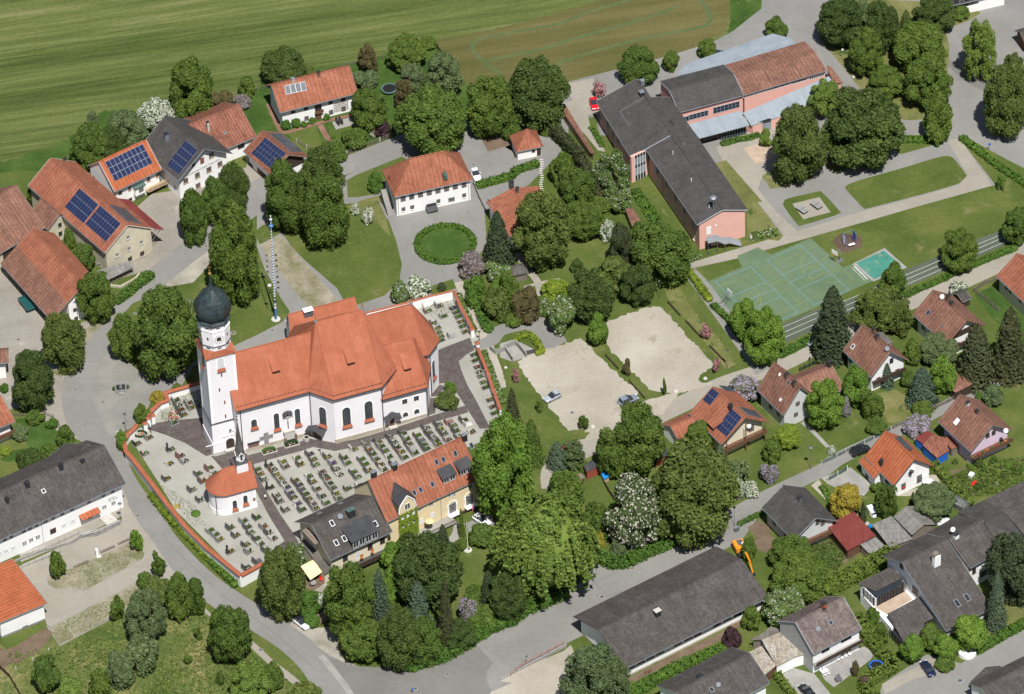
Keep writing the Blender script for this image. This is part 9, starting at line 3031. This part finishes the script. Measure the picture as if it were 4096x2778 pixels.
for lb,k,x,y,mt in(('blue rain barrel at the wooden shed by the white bush','C1',497,1030,'ball_blue'),('yellow bin in the red hut yard','C2',899,70,'plastic_yellow'),('light blue watering barrel at the dark red shed','C3',722,465,'tarp_blue')):
 a=G(T(k,x,y),.5)
 o=thing('barrel',lb,'barrel',(a.x,a.y,0))
 MB().lathe([(.34,0),(.42,.5),(.36,.95)],(0,0),12).build('body',mt,o)
 MB().lathe([(.38,.95),(.34,1.02)],(0,0),12).build('lid',mt,o)
a=G(T('C1',480,1085))
o=thing('wood_store','weathered plank store box beside the white flowering bush','shed',(a.x,a.y,0),R_(35))
MB().box((0,0,.7),(2.4,1.4,1.4)).build('box','weathered_wood',o)
MB().box((0,0,1.44),(2.6,1.6,.08)).build('lid','weathered_boards',o)
for lb,k,x,y,s,mt in(('red plastic slide in the cluttered garden','C3',1410,178,(1.5,.5,.5),'plastic_red'),('pale lilac toy house in the cluttered garden','C3',1393,125,(1.2,.9,.8),'lilac_wall')):
 a=G(T(k,x,y),.3)
 o=thing('garden_toy',lb,'toy',(a.x,a.y,0),R_(50))
 MB().box((0,0,s[2]/2),s).build('body',mt,o)
 MB().box((0,0,s[2]+.1),(s[0]*.5,s[1],.2)).build('top',mt,o)
a=G(T('C3',1320,312),1)
o=thing('greenhouse','small glass greenhouse beside the olive hedge','greenhouse',(a.x,a.y,0),R_(-45))
MB().prism([(-1.6,-1.1),(1.6,-1.1),(1.6,1.1),(-1.6,1.1)],0,1.5).build('glass_wall','glass_curtain',o)
MB().slab([(-1.7,-1.2,1.5),(1.7,-1.2,1.5),(1.7,0,2.2),(-1.7,0,2.2)],.04).slab([(-1.7,0,2.2),(1.7,0,2.2),(1.7,1.2,1.5),(-1.7,1.2,1.5)],.04).build('glass_roof','glass_curtain',o)
m=MB()
[m.tube((x,-1.2,1.52),(x,0,2.24),.03,seg=4).tube((x,0,2.24),(x,1.2,1.52),.03,seg=4)for x in(-1.7,-.85,0,.85,1.7)]
m.build('frame','zinc',o)
a=G(T('C3',1190,425),.5)
o=thing('tarpaulin_heap','white tarpaulin heap behind the old grey shed','tarpaulin',(a.x,a.y,0))
MB().ball((0,0,.2),1.3,9,5,sz=.6).ball((1.1,.4,.2),.9,8,5,sz=.6).build('sheet','shutter_pale',o)
a=G(T('Q',1440,930),.6)
o=thing('planter','curved white wall planter under the largest globe tree','planter',(a.x,a.y+1,0))
MB().lathe([(2.0,0),(2.0,.95),(1.75,.95),(1.75,.7)],(0,0),18).build('wall','white_wall',o)
a=G(T('Q',1195,1110),.6)
o=thing('gate_wall','short curved white wall end beside the driveway','wall',(a.x,a.y,0))
MB().lathe([(.6,0),(.6,1.2)],(-.2,.5),10).build('wall','white_wall',o)
wall_line('compost_wall','concrete wall of the compost bays at the car park corner','wall',T('B2',175,850,120,780,95,765,30,795),1.3,.25,'concrete')
wall_line('compost_wall','second concrete compost wall nearer the churchyard path','wall',T('B2',85,880,35,805,-30,830,-65,800),1.3,.25,'concrete')
wall_line('retaining_wall','low concrete wall behind the square hedge plot','wall',T('B2',170,840,240,822),1.1,.2,'dark_stone')
wall_line('ramp_wall','low concrete wall with red rail beside the hall ramp','wall',T('C2',440,1240,300,1315,150,1395,0,1475),[.9,.7,.5,.3],.3)
railing('railing','pink-red railing along the hall ramp',T('C2',425,1222,270,1305,150,1368,70,1430),.5,.9,2.0,'red_plaster')
wall_line('kerb_wall','low rubble retaining wall in front of the lean-to shed','wall',T('B0',715,395,800,405,900,350,925,318),.6,.35,'plinth')
def fence(label,px,h=1.1,sp=2.6,mat='weathered_wood',post='weathered_wood',pale=.45,name='fence',rails=2,pw=.09):
 g=[G(p,h)for p in px]
 o0=Vector((g[0].x,g[0].y,0))
 r=thing(name,label,'fence',tuple(o0))
 for a,b in zip(g,g[1:]):
  a=a-o0
  b=b-o0
  a.z=b.z=0
  L=(b-a).length
  n=max(1,round(L/sp))
  for i in range(n):
   p=a.lerp(b,i/n)
   q=a.lerp(b,(i+1)/n)
   m=MB()
   an=math.atan2(q.y-p.y,q.x-p.x)
   for k in range(rails):
    c=(p+q)/2
    m.box((c.x,c.y,h*(.25+.6*k/max(1,rails-1))),((q-p).length,.05,.09),an)
   m.build('rail',mat,r)
   tag(r.children[-1],kind='stuff')
   if pale:
    m=MB()
    k=int((q-p).length/pale)
    for j in range(k):
     c=p.lerp(q,(j+.5)/k)
     m.box((c.x,c.y,h*.52),(pw,.03,h*.96),an)
    m.build('pales',mat,r)
    tag(r.children[-1],kind='stuff')
   MB().box((p.x,p.y,h*.55),(.16,.16,h*1.15),an).build('post',post,r)
  MB().box((b.x,b.y,h*.55),(.16,.16,h*1.15)).build('post',post,r)
 return r
fence('timber fence with pale posts along the road below the farmhouse garden',T('A1',545,1050,640,1005,745,960,860,915,975,868),1.2,3.9,'weathered_wood','pale_stone',.35)
fence('short timber fence between the barn and the farmhouse lawn',T('A1',310,925,375,962,430,1000),1.1,3.2,'weathered_wood','pale_stone',.35)
fence('dark fence along the brown field edge',T('A1',1212,262,1278,345),1.2,2.5,'dark_wood','dark_wood',.2)
fence('field fence left of the farmhouse',T('A1',0,600,50,578,118,562),1.0,2.5,pale=0)
fence('field fence behind the farmhouse garden',T('A1',640,415,730,392),1.0,2.5,pale=0)
fence('fence at the top corner of the farmhouse garden',T('A1',880,372,1000,300,1130,272),1.0,3,pale=0)
fence('weathered garden fence right of the hut',T('B3',1412,418,1480,370,1560,345),1.2,2.5,pale=.2)
fence('weathered garden fence down to the conifers',T('B3',1412,420,1490,480,1572,552),1.2,2.5,pale=.2)
fence('lane fence below the sunny garden, upper part',T('B3',1050,1250,1150,1195,1240,1155,1330,1105,1400,1075),1.1,2.5,pale=.25)
fence('lane fence below the sunny garden, lower part',T('B3',810,1365,900,1315,1000,1275),1.1,2.5,pale=.25)
fence('green wire fence on the white kerb beside the black van',T('B3',400,1565,500,1520,620,1460,745,1400,860,1340),1.0,2.6,'copper_patina','pale_stone',.12,pw=.03)
fence('dark metal gate fence by the lane in front of the pale gable',T('B3',255,945,320,915,390,885),1.2,1.6,'dark_metal','dark_metal',.14,pw=.03)
fence('green gate beside the drive of the orange-roofed house',T('C3',440,135,570,62),1.2,3.4,'copper_patina','cream_wall',.12,pw=.05)
fence('low timber fence round the left garden',T('B0',70,1248,180,1252,300,1240,350,1262,390,1310,400,1345),.9,2.2,pale=0)
fence('dark garden fence beside the blue tarpaulin',T('C2',690,155,720,210,755,262),1.1,1.8,'dark_wood','dark_wood',.15)
fence('back lane garden fence by the vegetable plot',T('C2',1580,430,1660,390,1740,350),.8,2.2,pale=.2)
fence('fence at the lower left corner of the meadow',T('C0',0,1385,60,1440,100,1510,140,1576),1.1,1.8,'dark_wood','dark_wood',.14)
fence('timber fence beside the villa drive',T('A1',1482,1205,1520,1300,1565,1390),1.0,2.4,pale=.15)
fence('timber fence at the yard of the upper right corner',T('A3',1640,445,1720,415,1818,385),1.2,2.4,pale=.3)
for lb,k,x,y in(('props of the young tree at the hedge, upper','B0',890,425),('props of the young tree at the hedge, lower','B0',785,510),('props of the street-end young tree','C0',915,610),('props of the west-end young tree','C0',385,770),('props of the young tree on the lower strip','C0',765,1080)):
 a=G(T(k,x,y))
 o=thing('tree_stakes','three wooden '+lb,'stakes',(a.x,a.y,0),0,'stakes of young trees')
 for i in range(3):
  t=i*2.09
  MB().tube((.5*math.cos(t),.5*math.sin(t),0),(.45*math.cos(t),.45*math.sin(t),2.0),.05,seg=6).build('stake','light_wood',o)
a=G(T('C1',1446,620))
o=thing('flagpole','white flagpole on the round bed of the parsonage lawn','flagpole',(a.x,a.y,0))
MB().tube((0,0,0),(0,0,8.0),.06,.04).build('pole','white_trim',o)
MB().lathe([(.9,0),(.9,.12)],(0,0),10).build('plinth','pale_stone',o)
MB().ball((.2,.1,.35),.3,6,4).build('boulder','brown_stone',o)
for i,(k,x,y,s)in enumerate((('B2',1362,1024,.5),('B2',1165,1110,.6),('B2',615,1345,.6),('B2',38,950,.4),('A3',688,515,.4))):
 a=G(T(k,x,y))
 tag(MB().ball((0,0,s*.3),s,7,5,sz=.7).build('boulder','pale_stone',None,loc=(a.x,a.y,0)),('pale boulder at the tip of the right car park','pale boulder on the grass tip by the car park exit','pale boulder at the lower end of the left car park','pale boulder on the lawn left of the car park','pale boulder beside the park path')[i],'boulder')
for lb,k,x,y,z,mt in(('orange armchair on the long balcony, left','N',960,1190,2.9,'flower_orange'),('orange armchair on the long balcony, right','N',1110,1110,2.9,'flower_orange'),('red chair under the awning','N',372,1500,.4,'plastic_red')):
 a=G(T(k,x,y),z)
 o=thing('armchair',lb,'chair',(a.x,a.y,z-.35))
 MB().box((0,0,.4),(.6,.6,.12)).build('seat',mt,o)
 MB().box((0,.3,.7),(.6,.12,.7)).build('backrest',mt,o)
 for s in(-.26,.26):
  MB().box((s,0,.2),(.06,.5,.4)).build('leg',mt,o)
a=G(T('C1',1192,440),3.2)
o=thing('parasol','small yellow parasol on the parsonage terrace','parasol',(a.x,a.y,2.6))
MB().tube((0,0,0),(0,0,1.6),.04).build('pole','zinc',o)
MB().lathe([(1.0,1.2),(.05,1.6)],(0,0),8).build('canopy','awning_yellow',o)
def person(label,at,facing,top,legs,hair='hair_dark',stride=.16,z0=.03):
 a=G(at,0)
 o=thing('person',label,'person',(a.x,a.y,z0),facing)
 J=[(0,0,.93),(0,0,1.15),(0,0,1.38),(0,0,1.5),(.02,0,1.62),(.02,0,1.7),(0,.19,1.4),(-.08,.24,1.12),(.08,.25,.88),(.1,.25,.8),(0,-.19,1.4),(.1,-.24,1.12),(.22,-.24,.92),(.26,-.23,.84),(0,.1,.88),(stride,.1,.5),(stride*.8,.1,.08),(stride+.12,.1,.03),(0,-.1,.88),(-stride*.6,-.1,.5),(-stride*1.6,-.1,.12),(-stride*1.6+.14,-.1,.04)]
 Ed=[(0,1),(1,2),(2,3),(3,4),(4,5),(2,6),(6,7),(7,8),(8,9),(2,10),(10,11),(11,12),(12,13),(0,14),(14,15),(15,16),(16,17),(0,18),(18,19),(19,20),(20,21)]
 Rd=[.15,.13,.15,.06,.095,.08,.07,.05,.038,.035,.07,.05,.038,.035,.1,.07,.05,.04,.1,.07,.05,.04]
 me=bpy.data.meshes.new('body')
 me.from_pydata(J,Ed,[])
 me.update()
 b=link('body',me,o)
 b.modifiers.new('skin','SKIN')
 for i,v in enumerate(me.skin_vertices[0].data if me.skin_vertices else[]):
  v.radius=(Rd[i],Rd[i])
 if me.skin_vertices:
  me.skin_vertices[0].data[0].use_root=True
 b.modifiers.new('smooth','SUBSURF').levels=1
 b.modifiers[-1].render_levels=1
 me.materials.append(MATS['skin'])
 m=MB().lathe([(.2,.9),(.17,1.1),(.2,1.3),(.17,1.44),(.07,1.5)],(0,0),12)
 m.v=[(x*.85,y*1.2,z)for x,y,z in m.v]
 for s,(p,q)in((1,((0,.2,1.42),(-.08,.25,1.1))),(-1,((0,-.2,1.42),(.1,-.25,1.1)))):
  m.tube(p,q,.085,.065,8)
 m.build('jacket',top,o)
 m=MB().tube((0,.1,.95),(stride,.1,.5),.13,.095,8).tube((stride,.1,.5),(stride*.8,.1,.1),.095,.07,8).tube((0,-.1,.95),(-stride*.6,-.1,.5),.13,.095,8).tube((-stride*.6,-.1,.5),(-stride*1.6,-.1,.14),.095,.07,8)
 m.build('trousers',legs,o)
 MB().ball((.0,0,1.7),.115,10,7,sz=1.05).build('hair',hair,o)
 return o
person('person in white top and dark trousers walking on the path beside the chapel',T('M',1240,1168),R_(-62),'cloth_white','cloth_dark')
person('person in pink standing at the open garage under the arched balcony',T('C1',1480,366),R_(-60),'cloth_pink','cloth_pink',stride=.03)
